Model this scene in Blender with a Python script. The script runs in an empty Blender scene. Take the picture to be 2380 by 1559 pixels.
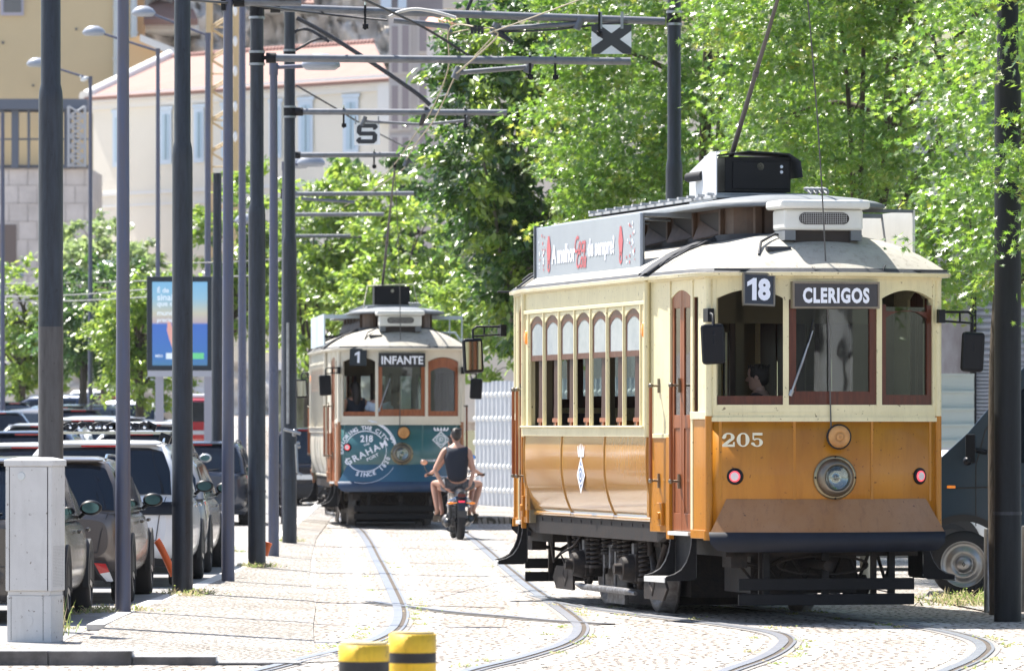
import bpy, bmesh, math, random
import numpy as np
from mathutils import Vector, Matrix, Euler
random.seed(7); np.random.seed(7)
PI = math.pi
R = math.radians
C = bpy.context.scene.collection
scene = bpy.context.scene
# ------------------------------------------------------------- camera
H = 1.75                # eye height
F = 13222.0             # focal length in units of a 2380 px wide picture (200 mm on 36 mm)
cam_d = bpy.data.cameras.new('camera'); cam = bpy.data.objects.new('camera', cam_d); C.objects.link(cam)
cam.location = (0, 0, H); cam.rotation_euler = (R(90), 0, 0)
cam_d.lens = 200; cam_d.sensor_width = 36
cam_d.shift_y = 215.5 / 2380.0
cam_d.clip_start = 0.5; cam_d.clip_end = 3000
cam_d.dof.use_dof = True; cam_d.dof.focus_distance = 52.5; cam_d.dof.aperture_fstop = 6.3
scene.camera = cam
# ------------------------------------------------------------- light
SUN_EL = R(61); SUN_AZ = R(-47)      # azimuth from +Y towards +X: sun behind the scene, to the left
w = bpy.data.worlds.new('World'); scene.world = w; w.use_nodes = True
nt = w.node_tree; nt.nodes.clear()
sky = nt.nodes.new('ShaderNodeTexSky'); sky.sky_type = 'NISHITA'; sky.sun_disc = False
sky.sun_elevation = SUN_EL; sky.sun_rotation = SUN_AZ; sky.air_density = 1.0; sky.dust_density = 1.5; sky.ozone_density = 1.0
bg = nt.nodes.new('ShaderNodeBackground'); bg.inputs[1].default_value = 0.10
wo = nt.nodes.new('ShaderNodeOutputWorld')
nt.links.new(sky.outputs[0], bg.inputs[0]); nt.links.new(bg.outputs[0], wo.inputs[0])
sd = bpy.data.lights.new('sun', 'SUN'); so = bpy.data.objects.new('sun', sd); C.objects.link(so)
sd.energy = 5.0; sd.angle = R(0.5); sd.color = (1.0, 0.95, 0.87)
sdir = Vector((math.sin(SUN_AZ) * math.cos(SUN_EL), math.cos(SUN_AZ) * math.cos(SUN_EL), math.sin(SUN_EL)))
so.rotation_euler = sdir.to_track_quat('Z', 'Y').to_euler(); so.location = (-20, 30, 60)
scene.view_settings.view_transform = 'Standard'; scene.view_settings.look = 'None'
scene.view_settings.exposure = 1.4; scene.view_settings.gamma = 1.0
scene.cycles.max_bounces = 8; scene.cycles.transparent_max_bounces = 12

def at(x, y, Y):        # picture point (2380 px wide) at distance Y -> world point
    return Vector(((x - 1190) * Y / F, Y, H + (995 - y) * Y / F))
def gY(y): return H * F / (y - 995)
def gp(x, y):           # picture point on the flat ground
    Y = gY(y); return Vector(((x - 1190) * Y / F, Y, 0))

# ------------------------------------------------------------- materials
MATS = {}
def mat(name, col, rough=0.6, metal=0.0, spec=0.5, coat=0.0, emit=None, var=0.0, vscale=3.0, bump=0.0, bscale=40.0,
        col2=None, trans=0.0, dirt=0.0, stretch=None):
    if name in MATS: return MATS[name]
    m = bpy.data.materials.new(name); m.use_nodes = True; n = m.node_tree.nodes; l = m.node_tree.links
    b = n['Principled BSDF']
    c = (*col, 1) if len(col) == 3 else col
    b.inputs['Base Color'].default_value = c; b.inputs['Roughness'].default_value = rough
    b.inputs['Metallic'].default_value = metal; b.inputs['Specular IOR Level'].default_value = spec
    b.inputs['Coat Weight'].default_value = coat; b.inputs['Coat Roughness'].default_value = 0.08
    if emit: b.inputs['Emission Color'].default_value = (*emit[0], 1); b.inputs['Emission Strength'].default_value = emit[1]
    tc = n.new('ShaderNodeTexCoord')
    vec = tc.outputs['Object']
    if stretch:
        mp = n.new('ShaderNodeMapping'); mp.inputs['Scale'].default_value = stretch; l.new(vec, mp.inputs[0]); vec = mp.outputs[0]
    if var > 0 or col2:
        nz = n.new('ShaderNodeTexNoise'); nz.inputs['Scale'].default_value = vscale; nz.inputs['Detail'].default_value = 6; nz.inputs['Roughness'].default_value = 0.65
        l.new(vec, nz.inputs['Vector'])
        rp = n.new('ShaderNodeValToRGB'); l.new(nz.outputs[0], rp.inputs[0])
        if not col2: col2 = tuple(v * (1 - var) for v in c[:3])
        rp.color_ramp.elements[0].position = 0.35; rp.color_ramp.elements[1].position = 0.65
        rp.color_ramp.elements[0].color = (*col2, 1); rp.color_ramp.elements[1].color = c
        l.new(rp.outputs[0], b.inputs['Base Color'])
        mr = n.new('ShaderNodeMapRange'); l.new(nz.outputs[0], mr.inputs[0])
        mr.inputs[3].default_value = min(1, rough * 1.25); mr.inputs[4].default_value = rough * 0.85
        l.new(mr.outputs[0], b.inputs['Roughness'])
    if dirt > 0:
        src = b.inputs['Base Color'].links[0].from_socket if b.inputs['Base Color'].links else None
        mp2 = n.new('ShaderNodeMapping'); mp2.inputs['Scale'].default_value = (9, 9, 1.3); l.new(tc.outputs['Object'], mp2.inputs[0])
        nd = n.new('ShaderNodeTexNoise'); nd.inputs['Scale'].default_value = 1.6; nd.inputs['Detail'].default_value = 9; nd.inputs['Roughness'].default_value = 0.72; l.new(mp2.outputs[0], nd.inputs['Vector'])
        rd = n.new('ShaderNodeValToRGB'); rd.color_ramp.elements[0].position = 0.30; rd.color_ramp.elements[0].color = (1-dirt, 1-dirt*1.05, 1-dirt*1.1, 1); rd.color_ramp.elements[1].position = 0.50; rd.color_ramp.elements[1].color = (1, 1, 1, 1); l.new(nd.outputs[0], rd.inputs[0])
        ns_ = n.new('ShaderNodeTexNoise'); ns_.inputs['Scale'].default_value = 28; ns_.inputs['Detail'].default_value = 3; l.new(tc.outputs['Object'], ns_.inputs['Vector'])
        rs_ = n.new('ShaderNodeValToRGB'); rs_.color_ramp.elements[0].position = 0.27; rs_.color_ramp.elements[0].color = (0.35, 0.3, 0.27, 1); rs_.color_ramp.elements[1].position = 0.33; rs_.color_ramp.elements[1].color = (1, 1, 1, 1); l.new(ns_.outputs[0], rs_.inputs[0])
        m1 = n.new('ShaderNodeMixRGB'); m1.blend_type = 'MULTIPLY'; m1.inputs[0].default_value = 1; l.new(rd.outputs[0], m1.inputs[1]); l.new(rs_.outputs[0], m1.inputs[2])
        m2 = n.new('ShaderNodeMixRGB'); m2.blend_type = 'MULTIPLY'; m2.inputs[0].default_value = 1; m2.inputs[1].default_value = c; l.new(m1.outputs[0], m2.inputs[2])
        if src: l.new(src, m2.inputs[1])
        l.new(m2.outputs[0], b.inputs['Base Color'])
    if bump > 0:
        nb = n.new('ShaderNodeTexNoise'); nb.inputs['Scale'].default_value = bscale; nb.inputs['Detail'].default_value = 4
        l.new(vec, nb.inputs['Vector'])
        bp = n.new('ShaderNodeBump'); bp.inputs['Strength'].default_value = bump; bp.inputs['Distance'].default_value = 0.01
        l.new(nb.outputs[0], bp.inputs['Height']); l.new(bp.outputs[0], b.inputs['Normal'])
    MATS[name] = m; return m

def glassmat(name, tint=(0.55, 0.6, 0.6), refl=0.5, rough=0.02):
    if name in MATS: return MATS[name]
    m = bpy.data.materials.new(name); m.use_nodes = True; n = m.node_tree.nodes; l = m.node_tree.links; n.clear()
    o = n.new('ShaderNodeOutputMaterial'); t = n.new('ShaderNodeBsdfTransparent'); t.inputs[0].default_value = (*tint, 1)
    g = n.new('ShaderNodeBsdfGlossy'); g.inputs['Roughness'].default_value = rough; g.inputs[0].default_value = (0.95, 0.97, 1, 1)
    lw = n.new('ShaderNodeLayerWeight'); lw.inputs[0].default_value = 0.5; pw = n.new('ShaderNodeMath'); pw.operation = 'POWER'; l.new(lw.outputs['Facing'], pw.inputs[0]); pw.inputs[1].default_value = 4.0
    f = n.new('ShaderNodeMath'); f.operation = 'MULTIPLY_ADD'; l.new(pw.outputs[0], f.inputs[0]); f.inputs[1].default_value = 0.9; f.inputs[2].default_value = refl
    nz = n.new('ShaderNodeTexNoise'); nz.inputs['Scale'].default_value = 2.2
    tc = n.new('ShaderNodeTexCoord'); l.new(tc.outputs['Object'], nz.inputs['Vector'])
    bp = n.new('ShaderNodeBump'); bp.inputs['Strength'].default_value = 0.05; bp.inputs['Distance'].default_value = 0.02
    l.new(nz.outputs[0], bp.inputs['Height']); l.new(bp.outputs[0], g.inputs['Normal'])
    mx = n.new('ShaderNodeMixShader'); l.new(f.outputs[0], mx.inputs[0]); l.new(t.outputs[0], mx.inputs[1]); l.new(g.outputs[0], mx.inputs[2])
    l.new(mx.outputs[0], o.inputs[0]); MATS[name] = m; return m

def leafmat(name, cols, translucent=0.45, gloss=0.35, rough=0.35):
    m = bpy.data.materials.new(name); m.use_nodes = True; n = m.node_tree.nodes; l = m.node_tree.links
    b = n['Principled BSDF']; o = n['Material Output']
    gi = n.new('ShaderNodeNewGeometry'); rp = n.new('ShaderNodeValToRGB'); l.new(gi.outputs['Random Per Island'], rp.inputs[0])
    el = rp.color_ramp.elements
    while len(el) < len(cols): el.new(0.5)
    for i, c in enumerate(cols): el[i].position = i / (len(cols) - 1); el[i].color = (*c, 1)
    l.new(rp.outputs[0], b.inputs['Base Color']); b.inputs['Roughness'].default_value = rough; b.inputs['Specular IOR Level'].default_value = gloss; b.inputs['Coat Weight'].default_value = 1.0; b.inputs['Coat Roughness'].default_value = 0.30
    t = n.new('ShaderNodeBsdfTranslucent')
    hs = n.new('ShaderNodeHueSaturation'); hs.inputs['Hue'].default_value = 0.484; hs.inputs['Saturation'].default_value = 1.0; hs.inputs['Value'].default_value = 3.3
    l.new(rp.outputs[0], hs.inputs['Color']); l.new(hs.outputs[0], t.inputs[0])
    mx = n.new('ShaderNodeMixShader'); mx.inputs[0].default_value = translucent
    l.new(b.outputs[0], mx.inputs[1]); l.new(t.outputs[0], mx.inputs[2]); l.new(mx.outputs[0], o.inputs[0])
    MATS[name] = m; return m

# ------------------------------------------------------------- mesh builder
class MB:
    def __init__(s): s.v = []; s.f = []; s.m = []; s.sm = []
    def add(s, vs, fs, mi=0, smooth=False, M=None):
        o = len(s.v)
        for p in vs:
            p = Vector(p)
            if M is not None: p = M @ p
            s.v.append(tuple(p))
        for f in fs: s.f.append(tuple(o + i for i in f)); s.m.append(mi); s.sm.append(smooth)
        return s
    def box(s, x0, x1, y0, y1, z0, z1, mi=0, M=None):
        return s.add([(x0,y0,z0),(x1,y0,z0),(x1,y1,z0),(x0,y1,z0),(x0,y0,z1),(x1,y0,z1),(x1,y1,z1),(x0,y1,z1)],
              [(0,3,2,1),(4,5,6,7),(0,1,5,4),(1,2,6,5),(2,3,7,6),(3,0,4,7)], mi, False, M)
    def cbox(s, c, sz, mi=0, rot=None):
        M = Matrix.Translation(c)
        if rot: M = M @ Euler(rot).to_matrix().to_4x4()
        a, b, d = sz[0]/2, sz[1]/2, sz[2]/2
        return s.box(-a, a, -b, b, -d, d, mi, M)
    def cyl(s, p0, p1, r0, r1=None, n=16, mi=0, caps=True, smooth=True):
        r1 = r0 if r1 is None else r1
        p0 = Vector(p0); p1 = Vector(p1); d = p1 - p0
        if d.length < 1e-9: return s
        q = d.to_track_quat('Z', 'Y'); vs = []
        for p, r in ((p0, r0), (p1, r1)):
            for i in range(n):
                a = 2*PI*i/n; vs.append(p + q @ Vector((r*math.cos(a), r*math.sin(a), 0)))
        s.add(vs, [(i, (i+1) % n, n+(i+1) % n, n+i) for i in range(n)], mi, smooth)
        if caps: s.add(vs, [tuple(range(n-1, -1, -1)), tuple(range(n, 2*n))], mi, False)
        return s
    def tube(s, pts, r, n=8, mi=0, caps=True):
        pts = [Vector(p) for p in pts]; rr = r if isinstance(r, (list, tuple)) else [r]*len(pts)
        vs = []; up = None
        for i, p in enumerate(pts):
            d = (pts[min(i+1, len(pts)-1)] - pts[max(i-1, 0)]).normalized()
            if up is None: up = Vector((0,0,1)) if abs(d.z) < 0.9 else Vector((1,0,0))
            a = d.cross(up).normalized(); b = a.cross(d).normalized(); up = b
            for k in range(n):
                t = 2*PI*k/n; vs.append(p + (a*math.cos(t) + b*math.sin(t))*rr[i])
        fs = []
        for i in range(len(pts)-1):
            for k in range(n): fs.append((i*n+k, i*n+(k+1) % n, (i+1)*n+(k+1) % n, (i+1)*n+k))
        s.add(vs, fs, mi, True)
        if caps: s.add(vs, [tuple(range(n-1, -1, -1)), tuple(range((len(pts)-1)*n, len(pts)*n))], mi, False)
        return s
    def lathe(s, prof, M=None, n=24, mi=0, smooth=True):   # prof: (radius, height) about local Z
        vs = []
        for r, h in prof:
            for i in range(n):
                a = 2*PI*i/n; vs.append((r*math.cos(a), r*math.sin(a), h))
        fs = []
        for j in range(len(prof)-1):
            for i in range(n): fs.append((j*n+i, j*n+(i+1) % n, (j+1)*n+(i+1) % n, (j+1)*n+i))
        return s.add(vs, fs, mi, smooth, M)
    def ell(s, c, r, n=16, m=10, mi=0, rot=None):
        M = Matrix.Translation(c)
        if rot: M = M @ Euler(rot).to_matrix().to_4x4()
        M = M @ Matrix.Diagonal((r[0], r[1], r[2], 1))
        return s.lathe([(math.sin(PI*i/m)+1e-5, -math.cos(PI*i/m)) for i in range(m+1)], M, n, mi)
    def prism(s, poly, a0, a1, M=None, mi=0):   # polygon in (u,v), extruded along the third axis: (a,u,v)
        n = len(poly); vs = [(a0, u, v) for u, v in poly] + [(a1, u, v) for u, v in poly]
        return s.add(vs, [tuple(range(n-1, -1, -1)), tuple(range(n, 2*n))] + [(i, (i+1) % n, n+(i+1) % n, n+i) for i in range(n)], mi, False, M)
    def grid(s, P, mi=0, smooth=True, close=False, pred=None):
        a = len(P); b = len(P[0]); vs = [p for row in P for p in row]; fs = []
        for i in range(a-1):
            for j in range(b if close else b-1):
                if pred and not pred(i, j): continue
                fs.append((i*b+j, i*b+(j+1) % b, (i+1)*b+(j+1) % b, (i+1)*b+j))
        return s.add(vs, fs, mi, smooth)
    def build(s, name, mats, parent=None, bevel=0, loc=None, rot=None, recalc=False, sub=0, solid=0):
        me = bpy.data.meshes.new(name); me.from_pydata(s.v, [], s.f)
        if not isinstance(mats, (list, tuple)): mats = [mats]
        for m in mats: me.materials.append(m)
        if s.f:
            me.polygons.foreach_set('material_index', s.m); me.polygons.foreach_set('use_smooth', s.sm)
        if recalc:
            bm = bmesh.new(); bm.from_mesh(me); bmesh.ops.remove_doubles(bm, verts=bm.verts, dist=1e-5); bmesh.ops.recalc_face_normals(bm, faces=bm.faces); bm.to_mesh(me); bm.free()
        me.update()
        o = bpy.data.objects.new(name, me); C.objects.link(o)
        if parent is not None: o.parent = parent
        if loc is not None: o.location = loc
        if rot is not None: o.rotation_euler = rot
        if solid:
            q = o.modifiers.new('s', 'SOLIDIFY'); q.thickness = solid; q.offset = 0
        if bevel:
            bv = o.modifiers.new('b', 'BEVEL'); bv.width = bevel; bv.segments = 2; bv.limit_method = 'ANGLE'; bv.angle_limit = R(40); bv.harden_normals = False
        if sub:
            q = o.modifiers.new('u', 'SUBSURF'); q.levels = sub; q.render_levels = sub
        return o

def tag(o, label=None, cat=None, group=None, kind=None):
    if label: o['label'] = label
    if cat: o['category'] = cat
    if group: o['group'] = group
    if kind: o['kind'] = kind
    return o
def thing(name, label, cat, loc=(0,0,0), rz=0, group=None):
    o = bpy.data.objects.new(name, None); C.objects.link(o); o.empty_display_size = 0.3
    o.location = loc; o.rotation_euler = (0, 0, rz); return tag(o, label, cat, group)
def copy_tree(o, parent=None):
    c = o.copy(); C.objects.link(c)
    if parent is not None: c.parent = parent; c.matrix_parent_inverse = o.matrix_parent_inverse.copy()
    for ch in list(o.children): copy_tree(ch, c)
    return c

def text_geo(s, size=1.0, off=0.0, align='CENTER', shear=0.0, sp=1.0):
    cu = bpy.data.curves.new('t', 'FONT'); cu.body = s; cu.size = size; cu.offset = off; cu.align_x = align; cu.align_y = 'CENTER'
    cu.shear = shear; cu.space_character = sp; cu.resolution_u = 3
    o = bpy.data.objects.new('t', cu); C.objects.link(o)
    dg = bpy.context.evaluated_depsgraph_get(); me = bpy.data.meshes.new_from_object(o.evaluated_get(dg))
    v = [tuple(p.co) for p in me.vertices]; f = [tuple(p.vertices) for p in me.polygons]
    bpy.data.objects.remove(o); bpy.data.curves.remove(cu); bpy.data.meshes.remove(me)
    return v, f
def text_mb(mb, s, fn, size, off=0.0, sx=1.0, mi=0, align='CENTER', shear=0.0, rot=0.0, sp=1.0, x=0, y=0, h=None):
    v, f = text_geo(s, size, off, align, shear, sp)
    if h:   # fit the letter height
        ys = [p[1] for p in v]; k = h / (max(ys) - min(ys)); cy = (max(ys)+min(ys))/2
        v = [(p[0]*k, (p[1]-cy)*k, 0) for p in v]
    ca, sa = math.cos(rot), math.sin(rot)
    q = [fn((p[0]*sx)*ca - p[1]*sa + x, (p[0]*sx)*sa + p[1]*ca + y) for p in v]
    mb.add(q, f, mi); return mb
def text_ring(mb, s, fn, cx, cy, r, a0, a1, size, inside=False, off=0.0, mi=0):
    n = len(s)
    for i, ch in enumerate(s):
        if ch == ' ': continue
        a = a0 + (a1-a0)*i/max(1, n-1)
        rot = a - PI/2 if not inside else a + PI/2
        text_mb(mb, ch, fn, size, off, x=cx + r*math.cos(a), y=cy + r*math.sin(a), rot=rot, mi=mi)

# shared materials
steel = mat('steel', (0.35, 0.36, 0.38), 0.35, 0.9, var=0.3, vscale=9)
dkmetal = mat('dark_metal', (0.006, 0.006, 0.008), 0.55, 0.0, spec=0.25, var=0.35, vscale=8, bump=0.15)
iron = mat('underframe_iron', (0.012, 0.011, 0.012), 0.6, 0.1, spec=0.3, col2=(0.035, 0.026, 0.022), vscale=14, bump=0.3)
ironlt = mat('worn_iron', (0.17, 0.17, 0.18), 0.5, 0.3, col2=(0.06, 0.055, 0.05), vscale=16, bump=0.3)
rubber = mat('rubber', (0.02, 0.02, 0.022), 0.75, bump=0.2, bscale=80)
black = mat('black_paint', (0.004, 0.005, 0.009), 0.4, spec=0.25, var=0.3)
white = mat('white_paint', (0.88, 0.89, 0.9), 0.45, var=0.12, vscale=5)
poledk = mat('pole_paint_dark', (0.010, 0.011, 0.012), 0.5, spec=0.3, col2=(0.005, 0.005, 0.006), vscale=7, stretch=(2, 2, 0.25), bump=0.25, bscale=50, dirt=0.45)
polegr = mat('pole_paint_grey', (0.085, 0.080, 0.082), 0.5, 0.1, col2=(0.06, 0.055, 0.055), vscale=7, stretch=(2, 2, 0.25), bump=0.25, bscale=50, dirt=0.45)
polemat = mat('pole_paint', (0.028, 0.034, 0.048), 0.42, 0.1, col2=(0.014, 0.016, 0.022), vscale=7, stretch=(2, 2, 0.25), bump=0.25, bscale=50, dirt=0.45)
lampmat = mat('lamp_pole_paint', (0.085, 0.10, 0.165), 0.45, 0.2, col2=(0.11, 0.105, 0.125), vscale=7, stretch=(2, 2, 0.2), bump=0.15)
# ================================================================ GROUND
def sett_mat(name, ca, cb, joint, sx=0.16, sy=0.12, bump=0.9, blotch=(1, 1, 1), rough=0.8):
    m = bpy.data.materials.new(name); m.use_nodes = True; n = m.node_tree.nodes; l = m.node_tree.links; b = n['Principled BSDF']
    b.inputs['Roughness'].default_value = rough; b.inputs['Specular IOR Level'].default_value = 0.3
    g = n.new('ShaderNodeNewGeometry'); 
    nzw = n.new('ShaderNodeTexNoise'); nzw.inputs['Scale'].default_value = 1.3; nzw.inputs['Detail'].default_value = 3; l.new(g.outputs['Position'], nzw.inputs['Vector'])
    va = n.new('ShaderNodeVectorMath'); va.operation = 'MULTIPLY_ADD'; va.inputs[1].default_value = (0.5, 0.5, 0); l.new(nzw.outputs['Color'], va.inputs[0]); l.new(g.outputs['Position'], va.inputs[2])
    br = n.new('ShaderNodeTexBrick'); l.new(va.outputs[0], br.inputs['Vector'])
    br.inputs['Scale'].default_value = 1.0; br.inputs['Brick Width'].default_value = sx; br.inputs['Row Height'].default_value = sy
    br.inputs['Mortar Size'].default_value = 0.017; br.inputs['Mortar Smooth'].default_value = 0.4; br.offset = 0.5
    br.inputs['Color1'].default_value = (*ca, 1); br.inputs['Color2'].default_value = (*cb, 1); br.inputs['Mortar'].default_value = (*joint, 1)
    nz = n.new('ShaderNodeTexNoise'); nz.inputs['Scale'].default_value = 0.7; nz.inputs['Detail'].default_value = 8; nz.inputs['Roughness'].default_value = 0.7; l.new(g.outputs['Position'], nz.inputs['Vector'])
    rp = n.new('ShaderNodeValToRGB'); rp.color_ramp.elements[0].position = 0.38; rp.color_ramp.elements[0].color = (0.66, 0.62, 0.58, 1); rp.color_ramp.elements[1].position = 0.6; rp.color_ramp.elements[1].color = (*blotch, 1); l.new(nz.outputs[0], rp.inputs[0])
    mx = n.new('ShaderNodeMixRGB'); mx.blend_type = 'MULTIPLY'; mx.inputs[0].default_value = 0.8; l.new(br.outputs[0], mx.inputs[1]); l.new(rp.outputs[0], mx.inputs[2])
    nf = n.new('ShaderNodeTexNoise'); nf.inputs['Scale'].default_value = 9; nf.inputs['Detail'].default_value = 5; l.new(g.outputs['Position'], nf.inputs['Vector'])
    r2 = n.new('ShaderNodeValToRGB'); r2.color_ramp.elements[0].position = 0.3; r2.color_ramp.elements[0].color = (0.62, 0.6, 0.58, 1); r2.color_ramp.elements[1].position = 0.55; l.new(nf.outputs[0], r2.inputs[0])
    m2 = n.new('ShaderNodeMixRGB'); m2.blend_type = 'MULTIPLY'; m2.inputs[0].default_value = 0.7; l.new(mx.outputs[0], m2.inputs[1]); l.new(r2.outputs[0], m2.inputs[2])
    l.new(m2.outputs[0], b.inputs['Base Color'])
    ad = n.new('ShaderNodeMath'); ad.operation = 'MULTIPLY_ADD'; ad.inputs[1].default_value = -1.0; l.new(br.outputs['Fac'], ad.inputs[0]); l.new(nf.outputs[0], ad.inputs[2])
    bp = n.new('ShaderNodeBump'); bp.inputs['Strength'].default_value = bump; bp.inputs['Distance'].default_value = 0.02; l.new(ad.outputs[0], bp.inputs['Height']); l.new(bp.outputs[0], b.inputs['Normal'])
    MATS[name] = m; return m
cob = sett_mat('cobble_setts', (0.54, 0.495, 0.45), (0.42, 0.38, 0.345), (0.06, 0.05, 0.04), 0.19, 0.14, 1.0)
gran = sett_mat('granite_setts', (0.56, 0.54, 0.51), (0.42, 0.40, 0.38), (0.09, 0.08, 0.065), 0.30, 0.22, 0.9)
pav = sett_mat('pavement_setts', (0.52, 0.49, 0.46), (0.41, 0.385, 0.36), (0.12, 0.11, 0.09), 0.11, 0.1, 0.7)
asph = mat('lane_asphalt', (0.30, 0.29, 0.28), 0.85, var=0.3, vscale=1.5, bump=0.4, bscale=60)
kerbm = mat('kerb_granite', (0.6, 0.585, 0.56), 0.8, var=0.25, vscale=6, bump=0.4)

def hgt(x, y):
    t = min(1, max(0, (-5.6 - x) / 2.0)); t = t*t*(3-2*t)
    h = max(0, y - 75) * 0.0155
    if y > 160: h = 85*0.0155 + (y-160)*0.02
    return h * t
# one sheet to the horizon: the main cobbled street, with a pavement zone on the left built as slabs over it
xs = [-700, -300, -150, -80, -50, -30, -20] + [-15 + 0.5*i for i in range(0, 30)] + [0, 2, 5, 10, 20, 40, 80, 200, 700]
ys = [-60, 0, 20, 30, 40, 50, 60, 70, 75] + [80 + 5*i for i in range(0, 40)] + [300, 350, 420, 600, 900, 1500]
g = MB(); g.grid([[(x, y, hgt(x, y)) for x in xs] for y in ys], 0, True)
tag(g.build('ground', cob), kind='structure')

def ribbon(pts, wa, wb, z0, zf=None):      # strip beside a polyline of ground points, offsets to the left/right of travel
    row0, row1 = [], []
    for i, p in enumerate(pts):
        d = (pts[min(i+1, len(pts)-1)] - pts[max(i-1, 0)]); d.z = 0; d.normalize(); nn = Vector((d.y, -d.x, 0))
        a = p + nn*wa; b = p + nn*wb
        row0.append((a.x, a.y, z0)); row1.append((b.x, b.y, z0))
    return [row0, row1]
def crom(pts, k=8):
    out = []
    P = [pts[0]] + list(pts) + [pts[-1]]
    for i in range(1, len(P)-2):
        for j in range(k):
            t = j/k; a, b, c, d = P[i-1], P[i], P[i+1], P[i+2]
            out.append(0.5*((2*b) + (c-a)*t + (2*a-5*b+4*c-d)*t*t + (3*b-a-3*c+d)*t**3))
    out.append(P[-2]); return out

# kerb line on the left (world): parking lane lies left of it, 0.12 m lower is suggested by a raised pavement slab
KL = [Vector((-2.2, 30, 0)), Vector((-3.55, 44.6, 0)), Vector((-3.68, 50, 0)), Vector((-3.62, 55, 0)), Vector((-3.5, 60, 0)), Vector((-3.42, 66, 0)), Vector((-3.45, 75, 0)), Vector((-3.75, 90, 0)), Vector((-4.1, 110, 0)), Vector((-4.6, 140, 0)), Vector((-5.2, 200, 0))]
KLs = crom(KL, 6)
# parking lane (asphalt sheet) left of the kerb
lane = MB()
lane.grid([[(p.x - w, p.y, 0.004 + max(0, hgt(p.x - w, p.y))) for w in (0.0, 1.0, 2.0, 3.0, 4.0, 6.0, 9.0, 14.0, 24.0)] for p in KLs if p.y > 46])
tag(lane.build('parking_lane', asph), kind='structure')
# pavement slab: between kerb and tramway, bounded by a curved near end
pv = MB(); kb = MB()
PR = [Vector((-0.9, 41.9, 0)), Vector((-1.35, 44.0, 0)), Vector((-1.6, 46, 0)), Vector((-1.75, 50, 0)), Vector((-1.9, 55, 0)), Vector((-2.1, 60, 0)), Vector((-2.35, 66, 0)), Vector((-2.65, 75, 0)), Vector((-3.1, 90, 0)), Vector((-3.5, 110, 0)), Vector((-4.0, 140, 0)), Vector((-4.6, 200, 0))]
def xat(L, y):
    for a, b in zip(L, L[1:]):
        if a.y <= y <= b.y: return a.x + (b.x-a.x)*(y-a.y)/(b.y-a.y)
    return L[-1].x
yy = [44.7 + 1.5*i for i in range(0, 100)]
rows = [[(xat(KL, y) + 0.16, y, 0.0), (xat(KL, y) + 0.16, y, 0.055), (xat(PR, y), y, 0.012)] for y in yy]
pv.grid(rows, 0, False); 
pv.add([(-9, 40.2, 0.0), (-9, 44.7, 0.06), (xat(KL, 44.7)+0.16, 44.7, 0.055), (xat(PR, 44.7), 44.7, 0.012), (-1.25, 42.6, 0.008), (-2.0, 42.2, 0.012), (-3.3, 42.2, 0.097), (-9, 42.2, 0.10)], [(7, 6, 5, 2, 1), (5, 4, 3, 2)], 0)
tag(pv.build('pavement', pav), kind='structure')
for a, b in zip(KLs, KLs[1:]):
    if a.y < 49.0 or a.y > 160: continue
    d = b - a; L = d.length; n = max(1, int(L/1.0)); ang = math.atan2(d.y, d.x)
    for i in range(n):
        c = a + d*((i+0.5)/n); kb.cbox((c.x + 0.08, c.y, 0.03), (L/n - 0.012, 0.16, 0.055), 0, (0, 0, ang))
# near transverse kerb (bottom left corner of the picture)
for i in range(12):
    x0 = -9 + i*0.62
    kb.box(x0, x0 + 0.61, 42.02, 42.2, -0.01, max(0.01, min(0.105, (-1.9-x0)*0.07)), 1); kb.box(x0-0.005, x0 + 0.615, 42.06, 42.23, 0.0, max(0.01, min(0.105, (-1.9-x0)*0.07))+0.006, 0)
tag(kb.build('kerb', [kerbm, mat('shaded_kerb_face', (0.16, 0.15, 0.145), 0.9, col2=(0.07, 0.065, 0.06), vscale=3, bump=0.5)], bevel=0.006), kind='structure')  # near kerb face darker than its top: shade put into the colour

# ------------------------------------------------ tram tracks
railm = mat('rail_steel', (0.26, 0.275, 0.31), 0.42, 0.5, var=0.3, vscale=6)
groove = mat('rail_groove', (0.10, 0.075, 0.055), 0.85, col2=(0.05, 0.04, 0.03), vscale=20)
mortar = mat('rail_mortar', (0.27, 0.255, 0.24), 0.9, var=0.35, vscale=10, bump=0.5)
def curve_px(pp, k=10): return crom([gp(x, y) for x, y in pp], k)
A_L = curve_px([(470,1590),(600,1559),(720,1528),(790,1512),(845,1496),(885,1480),(912,1462),(924,1442),(926,1422),(920,1400),(905,1366),(888,1330),(870,1295),(850,1255),(828,1228),(790,1206),(740,1180),(690,1155),(640,1120),(600,1090)])
A_R = curve_px([(1000,1590),(1090,1559),(1180,1537),(1250,1517),(1300,1500),(1332,1482),(1343,1462),(1335,1445),(1310,1424),(1270,1396),(1220,1360),(1170,1318),(1130,1282),(1092,1250),(1050,1222),(1000,1196),(950,1170),(900,1145),(840,1115)])
B_L = curve_px([(1560,1610),(1690,1559),(1750,1538),(1790,1520),(1815,1502),(1822,1488),(1800,1474),(1740,1462),(1640,1448),(1540,1436),(1440,1424),(1330,1408),(1240,1385)])
B_R = curve_px([(2080,1610),(2200,1559),(2245,1540),(2272,1522),(2282,1506),(2262,1488),(2190,1468),(2080,1450),(1960,1436),(1850,1424),(1740,1414),(1620,1402),(1480,1385),(1380,1368)])
X_1 = curve_px([(868,1398),(900,1405),(960,1412),(1060,1424),(1180,1434),(1290,1444),(1420,1452)])
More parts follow.
